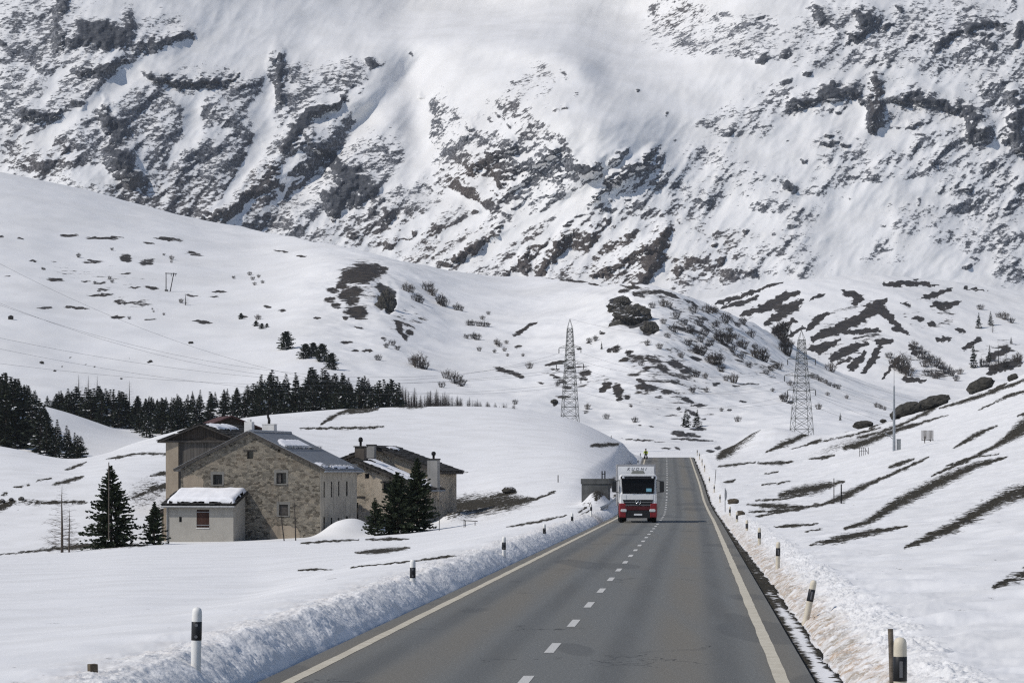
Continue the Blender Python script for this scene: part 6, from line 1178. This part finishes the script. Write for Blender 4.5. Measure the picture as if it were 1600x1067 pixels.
# ================================================================== PYLONS AND WIRES
M_latt = plain('lattice_steel', (0.095, 0.10, 0.092), .6, .35, .15, .3)
def pylon(px, ytop, d, wpx_base, ybase_vis, label, arm_yaw, neck=.09):
    x = (px - CX) / F * d; zt = HC + (HY - ytop) / F * d; zg = valley.z(x, d) - .5; Hh = zt - zg; vis = (ybase_vis - ytop) / F * d
    wv = wpx_base / F * d / 2; wt = wv * .34; slope = (wv - wt) / (vis * .86); r0 = empty('lattice_pylon', (x, d, zg), .18, label, 'pylon')
    z1 = Hh - vis * .10
    def hw(z): return wt + max(0, z1 - z) * slope
    leg = MB(); br = MB(); T = .06
    zs = [0.0]
    while zs[-1] < z1 - .4: zs.append(min(z1, zs[-1] + max(.9, hw(zs[-1]) * 1.15)))
    C4 = ((1, 1), (-1, 1), (-1, -1), (1, -1))
    for sx, sy in C4: l_ = MB().bar((sx * hw(0), sy * hw(0), 0), (sx * wt, sy * wt, z1), T, T * .8, 4).bar((sx * wt, sy * wt, z1), (0, 0, Hh), T * .8, T * .6, 4); l_.build('leg', M_latt, r0)
    for za, zb in zip(zs[:-1], zs[1:]):
        for i in range(4):
            (ax, ay), (bx, by) = C4[i], C4[(i + 1) % 4]; a, b = hw(za), hw(zb)
            br.bar((ax * a, ay * a, za), (bx * b, by * b, zb), T * .62, n=4, caps=False).bar((bx * a, by * a, za), (ax * b, ay * b, zb), T * .62, n=4, caps=False)
            br.bar((ax * b, ay * b, zb), (bx * b, by * b, zb), T * .55, n=4, caps=False)
    br.build('bracing', M_latt, r0); tips = []
    for f, L in ((.30, 2.6), (.47, 3.2), (.62, 2.6)):
        z = Hh - vis * f
        for s in (1, -1):
            dx, dy = math.sin(arm_yaw) * s, math.cos(arm_yaw) * s; tip = Vector((dx * L, dy * L, z)); am = MB(); h_ = hw(z)
            for q in (-1, 1): am.bar((dx * h_ + q * dy * h_, dy * h_ - q * dx * h_, z), tip, T * .7, n=4)
            am.bar((dx * h_, dy * h_, z + L * .22), tip, T * .6, n=4); am.bar(tip * .55 + Vector((0, 0, z * .45)), Vector((tip.x * .55, tip.y * .55, z + L * .10)), T * .5, n=4)
            am.build('cross_arm', M_latt, r0); MB().lathe([(.03, -1.1), (.10, -1.0), (.06, -.9), (.10, -.8), (.06, -.7), (.10, -.6), (.06, -.5), (.10, -.4), (.03, 0)], 8, 0, tuple(tip)).build('insulator', M_iron, r0)
            tips.append(Matrix.Translation(r0.location) @ Matrix.Rotation(.18, 4, 'Z') @ (tip + Vector((0, 0, -1.1))))
    return r0, tips, Matrix.Translation(r0.location) @ Vector((0, 0, Hh))
P1, T1, top1 = pylon(890.5, 498, 620, 23, 648, 'slim lattice pylon rising behind the snow mound, left one', 2.35)
P2, T2, top2 = pylon(1252.5, 516, 585, 28, 666, 'wider lattice pylon behind the right slope, right one', 1.9)
M_wire = plain('wire', (0.12, 0.12, 0.125), .5, .5, .1, 1)
def wire(a, b, sag, label, r=.016):
    a = Vector(a); b = Vector(b); mb = MB(); pts = [a + (b - a) * t + Vector((0, 0, -4 * sag * t * (1 - t))) - a for t in [i / 48 for i in range(49)]]
    mb.tube(pts, [r] * 49, 4); o = mb.build('power_line', M_wire, None, False); o.location = a; return tag(o, label, 'power line', 'power lines between the pylons')
GL = 'thin overhead power line sagging across the snowy slopes'
for k, (px, py, d, sg) in enumerate(((-60, 455, 480, 8.5), (-60, 449, 486, 9.5), (-60, 515, 470, 5), (-60, 560, 460, 3.5), (-60, 380, 500, 10), (-60, 532, 470, 4.5))): wire(((px - CX) / F * d, d, HC + (HY - py) / F * d), T1[k], sg, GL)
for k in range(6): wire(T1[k], T2[k], 3.5, GL); q = Vector(((1700 - CX) / F * 640, 640, HC + (HY - (640 + 12 * k)) / F * 640)); wire(T2[k], q, 4, GL)
wire(top1, top2, 2.5, GL, .015)
# ---- wooden double pole
p0 = valley.at(259.5, 456, 560); sc = p0.y / F; DP = empty('utility_pole', p0, 0, 'wooden double pole with a crossbar on the white slope, one leg slanting', 'utility pole')
MB().bar((0, 0, -.5), (0, 0, 29 * sc), .22, .17, 7).build('pole', M_twigd, DP); MB().bar((6 * sc, .3, -.5), (12 * sc, .3, 29 * sc), .22, .17, 7).build('pole', M_twigd, DP); MB().bar((-1.5 * sc, .1, 28 * sc), (17 * sc, .1, 27.4 * sc), .18, n=6).build('crossbar', M_twigd, DP); MB().box(-2 * sc, 3 * sc, -.5, .6, -.4, 2.6 * sc).build('base', M_conc, DP)
for k in (8, 12, 15): MB().lathe([(.1, -1.0), (.16, -.8), (.08, -.6), (.16, -.4), (.05, 0)], 7, 0, (k * sc, .1, 27.4 * sc)).build('insulator', M_iron, DP)
# ================================================================== TRUCK
M_tw = plain('truck_white', (0.74, 0.74, 0.74), .3, 0, .04, 2, .5); M_tr = plain('truck_red', (0.20, 0.010, 0.014), .35, 0, .15, 3, .5); M_trshade = plain('truck_red_shaded', (0.075, 0.006, 0.008), .4, 0, .2, 3, .4); M_tk = plain('truck_black', (0.012, 0.012, 0.013), .45, 0, .2, 5, .4); M_tg = plain('truck_grey', (0.30, 0.30, 0.31), .45, .2, .08, 3, .4)  # second red is the same paint, darkened to put shade below the grille
m = NT('windscreen'); M_ws = m.done((0.006, 0.006, 0.007), .25, spec=.12); m = NT('headlamp_glass'); M_hl = m.done((0.62, 0.64, 0.66), .12, .2, spec=.6); M_chr = plain('chrome', (0.62, 0.63, 0.65), .2, .9, .05, 5); M_tyre = plain('tyre', (0.016, 0.016, 0.016), .9, 0, .2, 9, .2, .3); M_defl = plain('deflector_grey', (0.15, 0.155, 0.14), .5, 0, .1, 4)
td = 200.0; tx = (997 - CX) / F * td; tyaw = -.028
T = empty('truck', (tx, td, float(road_z(td)) + .005), tyaw, 'white and red lorry with a white box body, coming towards the viewer', 'truck')
def shell(mb, secs, mi=0):       # rounded-rectangle sections [(y, x half, z0, z1)]
    n = 12; vs = []
    for y, hx, z0, z1, r in secs:
        for cx, cz, a0 in ((hx - r, z1 - r, 0), (-hx + r, z1 - r, 90), (-hx + r, z0 + r, 180), (hx - r, z0 + r, 270)):
            for k in range(3): a = R(a0 + 45 * k); vs.append((cx + r * math.cos(a), y, cz + r * math.sin(a)))
    fs = []
    for s in range(len(secs) - 1):
        for k in range(n): fs.append((s * n + k, s * n + (k + 1) % n, (s + 1) * n + (k + 1) % n, (s + 1) * n + k))
    fs += [tuple(range(n)), tuple(range(len(secs) * n - 1, (len(secs) - 1) * n - 1, -1))]; return mb.add(vs, fs, mi)
cab = shell(MB(), [(.14, 1.14, .95, 1.95, .12), (.0, 1.10, 1.0, 1.86, .10)][::-1] + [(.16, 1.17, .9, 2.9, .14), (.5, 1.2, .9, 3.06, .16), (2.2, 1.2, .9, 3.1, .16)]).build('cab', M_tw, T, bevel=.015)
mb = MB(); mb.add([(-1.0, -.012, 1.86), (1.0, -.012, 1.86), (1.06, .10, 2.84), (-1.06, .10, 2.84), (-1.0, .12, 1.86), (1.0, .12, 1.86), (1.06, .2, 2.84), (-1.06, .2, 2.84)], [(0, 1, 2, 3), (7, 6, 5, 4), (0, 4, 5, 1), (1, 5, 6, 2), (2, 6, 7, 3), (3, 7, 4, 0)]); ws = mb.build('windscreen', M_ws, T)
mb = MB(); mb.add([(-1.1, -.05, 2.80), (1.1, -.05, 2.80), (1.12, -.02, 2.93), (-1.12, -.02, 2.93), (-1.1, .2, 2.80), (1.1, .2, 2.80), (1.12, .2, 2.95), (-1.12, .2, 2.95)], [(0, 1, 2, 3), (7, 6, 5, 4), (0, 4, 5, 1), (1, 5, 6, 2), (2, 6, 7, 3), (3, 7, 4, 0)]); sv_ = mb.build('sun_visor', M_tk, T)
MB().box(-1.08, 1.08, -.05, .4, 2.953, 3.10).build('roof_front', M_tw, T, bevel=.04)
for s in (-1, 1): MB().lathe([(.075, 0), (.08, .02), (.05, .05), (.01, .06)], 12, 0, (0, 0, 0)).build('marker_light', M_hl, T); o = KIDS[T][-1]; o.location = (s * .93, -.055, 2.88); o.rotation_euler = (R(90), 0, 0)
MB().box(.52, .86, -.022, -.006, 1.98, 2.19).build('permit_card', plain('blue_card', (0.20, 0.42, 0.52), .5, 0, .2, 12), ws)
for s in (-.4, .45): MB().bar((s, -.03, 1.88), (s + .62, -.035, 1.93), .012, n=5).build('wiper', M_tk, ws)
for s in (-1, 1): MB().box(s * .86 - .10, s * .86 + .10, -.016, -.003, 1.34, 1.80).build('front_corner', M_tw, T, bevel=.01)
gr = MB(); gr.prism([(-.98, 1.47), (.98, 1.47), (.82, 1.06), (-.82, 1.06)], 'y', -.035, .02); gr = gr.build('grille', M_tk, T)
for k in range(4): MB().box(-.9 + .03 * k, .9 - .03 * k, -.05, -.036, 1.40 - k * .09, 1.425 - k * .09).build('slat', M_tg if k % 2 else M_tk, gr)
st = MB()
for k in range(28): a, b = 2 * math.pi * k / 28, 2 * math.pi * (k + 1) / 28; st.bar((.165 * math.cos(a), 0, .165 * math.sin(a)), (.165 * math.cos(b), 0, .165 * math.sin(b)), .012, n=5)
for k in range(3): a = math.pi / 2 + k * 2 * math.pi / 3; st.bar((0, 0, 0), (.16 * math.cos(a), 0, .16 * math.sin(a)), .026, .008, 5)
st.build('star_emblem', M_chr, gr); KIDS[gr][-1].location = (0, -.065, 1.31)
for s in (-1, 1): MB().box(s * .98 - .22, s * .98 + .22, -.06, .5, .32, 1.24).build('bumper_corner', M_tr, T, bevel=.06)
MB().box(-.755, .755, -.045, .4, .80, 1.055).build('bumper_center', M_trshade, T, bevel=.02); bc = MB().box(-.755, .755, -.03, .4, .30, .795).build('lower_grille', M_tk, T); MB().box(-.26, .26, -.05, -.034, .47, .58).build('licence_plate', M_tw, bc)
for s in (-1, 1): h_ = MB(); shell(h_, [(-.09, .16, -.07, .07, .05), (-.05, .2, -.1, .1, .07), (.02, .2, -.1, .1, .07)]).build('headlight', M_hl, T); KIDS[T][-1].location = (s * .92, 0, .78)
for s in (-1, 1):
    mi_ = shell(MB(), [(-.10, .13, 1.98, 2.62, .06), (.0, .15, 1.94, 2.66, .08), (.12, .12, 2.0, 2.6, .06)]).build('mirror', M_tk, T); mi_.location = (s * 1.52, .1, 0); MB().bar((0, .02, 2.62), (-s * .36, .16, 2.72), .025, n=6).bar((0, .02, 1.98), (-s * .36, .16, 1.90), .025, n=6).build('mirror_arm', M_tk, mi_)
    MB().box(s * 1.2, s * 1.215, .35, 1.3, 1.95, 2.75).build('side_window', M_ws, T); MB().box(s * 1.2 - .03, s * 1.2 + .03, .3, 2.1, .45, 1.25).build('side_step', M_tr, T, bevel=.02)
de = MB(); de.add([(-.46, -.0, 3.105), (.46, 0, 3.105), (.36, .35, 3.32), (-.36, .35, 3.32), (-.46, .8, 3.105), (.46, .8, 3.105), (.36, .8, 3.32), (-.36, .8, 3.32)], [(0, 1, 2, 3), (7, 6, 5, 4), (0, 4, 5, 1), (1, 5, 6, 2), (2, 6, 7, 3), (3, 7, 4, 0)]); de.build('roof_deflector', M_defl, T, bevel=.05)
bx = MB().box(-1.37, 1.17, 2.45, 9.6, 1.05, 3.74).build('box_body', M_tg, T, bevel=.03); MB().box(-1.27, 1.07, 2.435, 2.447, 1.3, 3.60).build('front_panel', M_tw, bx)
def text(s, size, mat, parent, loc, rot=(R(90), 0, 0), sp=1.25, shear=.25, name='lettering', ext=.004):
    c = bpy.data.curves.new(name, 'FONT'); c.body = s; c.size = size; c.align_x = 'CENTER'; c.align_y = 'CENTER'; c.extrude = ext; c.space_character = sp; c.shear = shear; c.offset = .004
    tmp = bpy.data.objects.new('tmp', c); COL.objects.link(tmp); bpy.context.view_layer.update(); me = bpy.data.meshes.new_from_object(tmp.evaluated_get(bpy.context.evaluated_depsgraph_get())); bpy.data.objects.remove(tmp); bpy.data.curves.remove(c)
    me.name = name; me.materials.clear(); me.materials.append(mat); o = link(name, me, parent); o.location = loc; o.rotation_euler = rot; return o
text('KUONI', .26, plain('letter_grey', (0.10, 0.10, 0.11)), bx, (-.07, 2.43, 3.42), sp=1.75)
MB().box(-.9, .9, 2.5, 9.5, .7, 1.047).build('chassis', M_tk, T)
def wheel(x, y, w, parent):
    o = MB().lathe([(.33, -w / 2), (.48, -w / 2), (.515, -w / 2 + .05), (.515, w / 2 - .05), (.48, w / 2), (.33, w / 2)], 28).build('wheel', M_tyre, parent); o.location = (x, y, .515); o.rotation_euler = (0, R(90), 0); MB().lathe([(.325, -w / 2 + .04), (.12, -w / 2 + .09), (.10, 0), (.12, w / 2 - .09), (.325, w / 2 - .04)], 20).build('rim', M_tg, o)
for s in (-1, 1): wheel(s * 1.04, 1.3, .30, T); wheel(s * .96, 6.6, .55, T)
for s in (-1, 1): MB().box(s * 1.06 - .14, s * 1.06 + .14, .75, .95, .3, 1.2).build('mud_guard', M_tk, T)
# ================================================================== CYCLIST
cd = 452.0; cxp = (1009 - CX) / F * cd; cz = float(road_z(cd))
BK = empty('bicycle', (cxp, cd, cz + .005), -.058, 'dark loaded touring bicycle at the left edge of the road below the crest', 'bicycle')
fr_ = MB().tube([(0, -.12, .92), (0, -.05, .82), (0, .0, .55)], [.018] * 3, 6).bar((0, -.05, .82), (0, .52, .80), .018).bar((0, .0, .58), (0, .42, .30), .02).bar((0, .55, .88), (0, .42, .30), .018).bar((0, .42, .30), (0, .86, .34), .014).bar((0, .53, .78), (0, .86, .34), .013).bar((-.05, -.02, .56), (-.05, -.18, .34), .012).bar((.05, -.02, .56), (.05, -.18, .34), .012); fr_.build('frame', M_tk, BK)
MB().bar((-.27, -.16, 1.0), (.27, -.16, 1.0), .016).bar((0, -.12, .9), (0, -.16, 1.0), .016).build('handlebar', M_tk, BK); MB().box(-.08, .08, .44, .68, .88, .94).build('saddle', M_tk, BK, bevel=.02)
for y in (-.18, .86):
    w_ = MB()
    for k in range(28): a, b = 2 * math.pi * k / 28, 2 * math.pi * (k + 1) / 28; w_.bar((0, .32 * math.cos(a), .32 * math.sin(a)), (0, .32 * math.cos(b), .32 * math.sin(b)), .022, n=5)
    for k in range(10): a = 2 * math.pi * k / 10; w_.bar((0, 0, 0), (0, .31 * math.cos(a), .31 * math.sin(a)), .004, n=3)
    o = w_.build('wheel', M_tyre, BK); o.location = (0, y, .345)
for s in (-1, 1): MB().box(s * .19 - .09, s * .19 + .09, .68, 1.02, .32, .72).build('pannier', M_tk, BK, bevel=.03); MB().box(s * .19 - .08, s * .19 + .08, -.33, -.05, .30, .62).build('pannier', M_tk, BK, bevel=.03)
PE = empty('person', (cxp, cd, cz + .005), -.058, 'cyclist in a bright yellow jacket and dark trousers, riding the loaded bicycle', 'person')
def skin(name, verts, edges, rad, root, mat, parent, sub=2):
    me = bpy.data.meshes.new(name); me.from_pydata(verts, edges, []); o = link(name, me, parent); o.modifiers.new('skin', 'SKIN'); s_ = o.modifiers.new('s', 'SUBSURF'); s_.levels = sub; s_.render_levels = sub
    for i, r in enumerate(rad): me.skin_vertices[0].data[i].radius = (r, r) if not isinstance(r, tuple) else r
    me.skin_vertices[0].data[root].use_root = True; bpy.context.view_layer.update(); new = bpy.data.meshes.new_from_object(o.evaluated_get(bpy.context.evaluated_depsgraph_get())); o.modifiers.clear(); o.data = new; bpy.data.meshes.remove(me); new.materials.clear(); new.materials.append(mat)
    new.polygons.foreach_set('use_smooth', [True] * len(new.polygons)); return o
M_cloth = plain('dark_trousers', (0.016, 0.016, 0.020), .9, 0, .2, 8); M_hiv = plain('yellow_jacket', (0.42, 0.50, 0.03), .7, 0, .12, 10); M_skin = plain('skin', (0.42, 0.26, 0.18), .6, 0, .08, 8)
vb = [(0, .56, 1.0), (0, .45, 1.2), (0, .30, 1.42), (0, .24, 1.52), (0, .20, 1.62), (0, .19, 1.72)]; eb = [(0, 1), (1, 2), (2, 3), (3, 4), (4, 5)]; rb_ = [(.15, .12), (.16, .12), (.17, .11), .055, .085, .08]
for s in (-1, 1):
    k = len(vb); vb += [(s * .10, .54, .97), (s * .15, .18, .80 if s > 0 else .70), (s * .12, .34, .42 if s > 0 else .32), (s * .12, .22, .36 if s > 0 else .26)]; eb += [(0, k), (k, k + 1), (k + 1, k + 2), (k + 2, k + 3)]; rb_ += [.095, .07, .05, .04]
    k = len(vb); vb += [(s * .20, .29, 1.40), (s * .27, .12, 1.20), (s * .24, -.12, 1.04), (s * .24, -.20, 1.02)]; eb += [(2, k), (k, k + 1), (k + 1, k + 2), (k + 2, k + 3)]; rb_ += [.06, .048, .036, .034]
skin('body', vb, eb, rb_, 0, M_cloth, PE)
vj = [(0, .53, 1.02), (0, .45, 1.2), (0, .30, 1.42), (0, .25, 1.49)]; ej = [(0, 1), (1, 2), (2, 3)]; rj = [(.19, .15), (.20, .155), (.21, .145), (.09, .08)]
for s in (-1, 1): k = len(vj); vj += [(s * .21, .29, 1.40), (s * .28, .12, 1.20), (s * .245, -.08, 1.06)]; ej += [(2, k), (k, k + 1), (k + 1, k + 2)]; rj += [.08, .065, .05]
skin('jacket', vj, ej, rj, 0, M_hiv, PE)
MB().lathe([(.06, -.15), (.085, -.10), (.098, 0), (.085, .07), (.04, .10)], 14, 0, (0, .17, 1.66)).build('face', M_skin, PE); MB().lathe([(.118, 0), (.122, .04), (.10, .10), (.05, .14), (.01, .15)], 14, 0, (0, .19, 1.69)).build('helmet', M_tk, PE)
fc = KIDS[PE][-2]; MB().box(-.012, .012, .045, .075, 1.62, 1.66).build('nose', M_skin, fc)
# ================================================================== PLOUGHED SNOW BANKS
def bank(name, o0, o1, no, y0, y1, fine, dirt_f, seed, amp):
    ys = [y0]
    while ys[-1] < y1: ys.append(ys[-1] * (1 + (fine if ys[-1] < 85 else .0017)))
    ys = np.array(ys); t = np.linspace(0, 1, no)[None, :]; Y = ys[:, None] + 0 * t; wob = .10 * pn(Y / 1.3, Y * 0 + seed, 5) + .05 * pn(Y / .4, Y * 0 + seed, 6)
    O = o0(Y) + (o1 - o0(Y)) * t; X = road_x(ys)[:, None] + O; Z = near.zv(X, Y)
    tap = sstep(0, .10, t + .25 * wob * 0) * (1 - sstep(.55, 1.0, t + .8 * wob))
    wx, wy = X + .05 * pn(X / .3, Y / .3, seed + 1), Y + .05 * pn(X / .3, Y / .3, seed + 2)
    b1 = np.abs(pn(wx / .34, wy / .40, seed + 3)); b2 = np.abs(pn(wx / .15, wy / .18, seed + 4)); b3 = np.abs(pn(wx / .065, wy / .08, seed + 5)); lo = pn(X / 1.1, Y / 1.6, seed + 6)
    pat = sstep(-.45, .35, lo)
    h = amp * (.16 * b1 + .085 * b2 + .04 * b3) * (.35 + .65 * pat) + .012 * pn(X / .03, Y / .035, seed + 7)
    Z = Z - .035 + (h + .035) * tap - .05 * (1 - sstep(0, .04, t)) 
    dn = fbm(X / .5, Y / .8, 3, seed + 8); d = np.clip(dirt_f(t, Y) * (1.0 + 1.3 * dn - .5 * b1 - .3 * b2), 0, 1)
    mk = np.stack([0 * Z, 0 * Z + .1, 1 + d], -1)
    o = link(name, grid_mesh(name, np.stack([X, Y, Z], -1), M_bank, mk)); return tag(o, kind='structure')
m = NT('ploughed_snow'); at = m.n('ShaderNodeAttribute', attribute_name='cover'); sp = m.n('ShaderNodeSeparateColor'); m.l(at.outputs['Color'], sp.inputs[0]); co = m.coord()
d_ = m.math('SUBTRACT', sp.outputs[2], 1.0, clamp=True); n1 = m.noise(co, 5, 5, .7); n2 = m.noise(co, 24, 4, .7); n3 = m.noise(co, .8, 3, .5)
dm = m.math('MULTIPLY', d_, m.math('ADD', m.ramp(n1, .32, .62), m.math('MULTIPLY', m.ramp(n2, .35, .65), .35)), clamp=True)
M_bank = m.done(m.mix(dm, m.mix(m.ramp(n3, .35, .65), SNOW_A, SNOW_B), m.mix(m.ramp(n3, .4, .62), (0.47, 0.37, 0.28), (0.36, 0.315, 0.26))), .88, spec=.12); m.bump(m.math('ADD', n2, m.math('MULTIPLY', n1, .6)), .5, .02)
bank('snow_bank', lambda y: 4.26 - .20 * sstep(60, 200, y), 6.3, 125, 27.0, 240, .0008, lambda t, y: 1.0 * sstep(0, .04, t) * (1 - sstep(.16, .44, t)) * (1 - .5 * sstep(80, 200, y)) + .10 * (1 - sstep(.3, .8, t)), 101, .58)
bank('snow_bank', lambda y: -3.90 + 0 * y, -5.7, 110, 36.0, 240, .0009, lambda t, y: .20 * sstep(.3, .5, t) * (1 - sstep(.7, .95, t)), 131, .27)
# ================================================================== AIR
m = bpy.data.materials.new('air'); m.use_nodes = True; t_ = m.node_tree; t_.nodes.clear(); ou = t_.nodes.new('ShaderNodeOutputMaterial'); vo = t_.nodes.new('ShaderNodeVolumePrincipled'); vo.inputs['Color'].default_value = (.86, .91, 1.0, 1); vo.inputs['Density'].default_value = HAZE = 0.000042; vo.inputs['Anisotropy'].default_value = 0.2; t_.links.new(vo.outputs[0], ou.inputs['Volume'])
hz = MB().box(-4300, 4300, -300, 4200, -90, 900).build('haze', m); tag(hz, 'thin pale mountain air between the viewer and the far rock wall', 'haze', None, 'stuff')
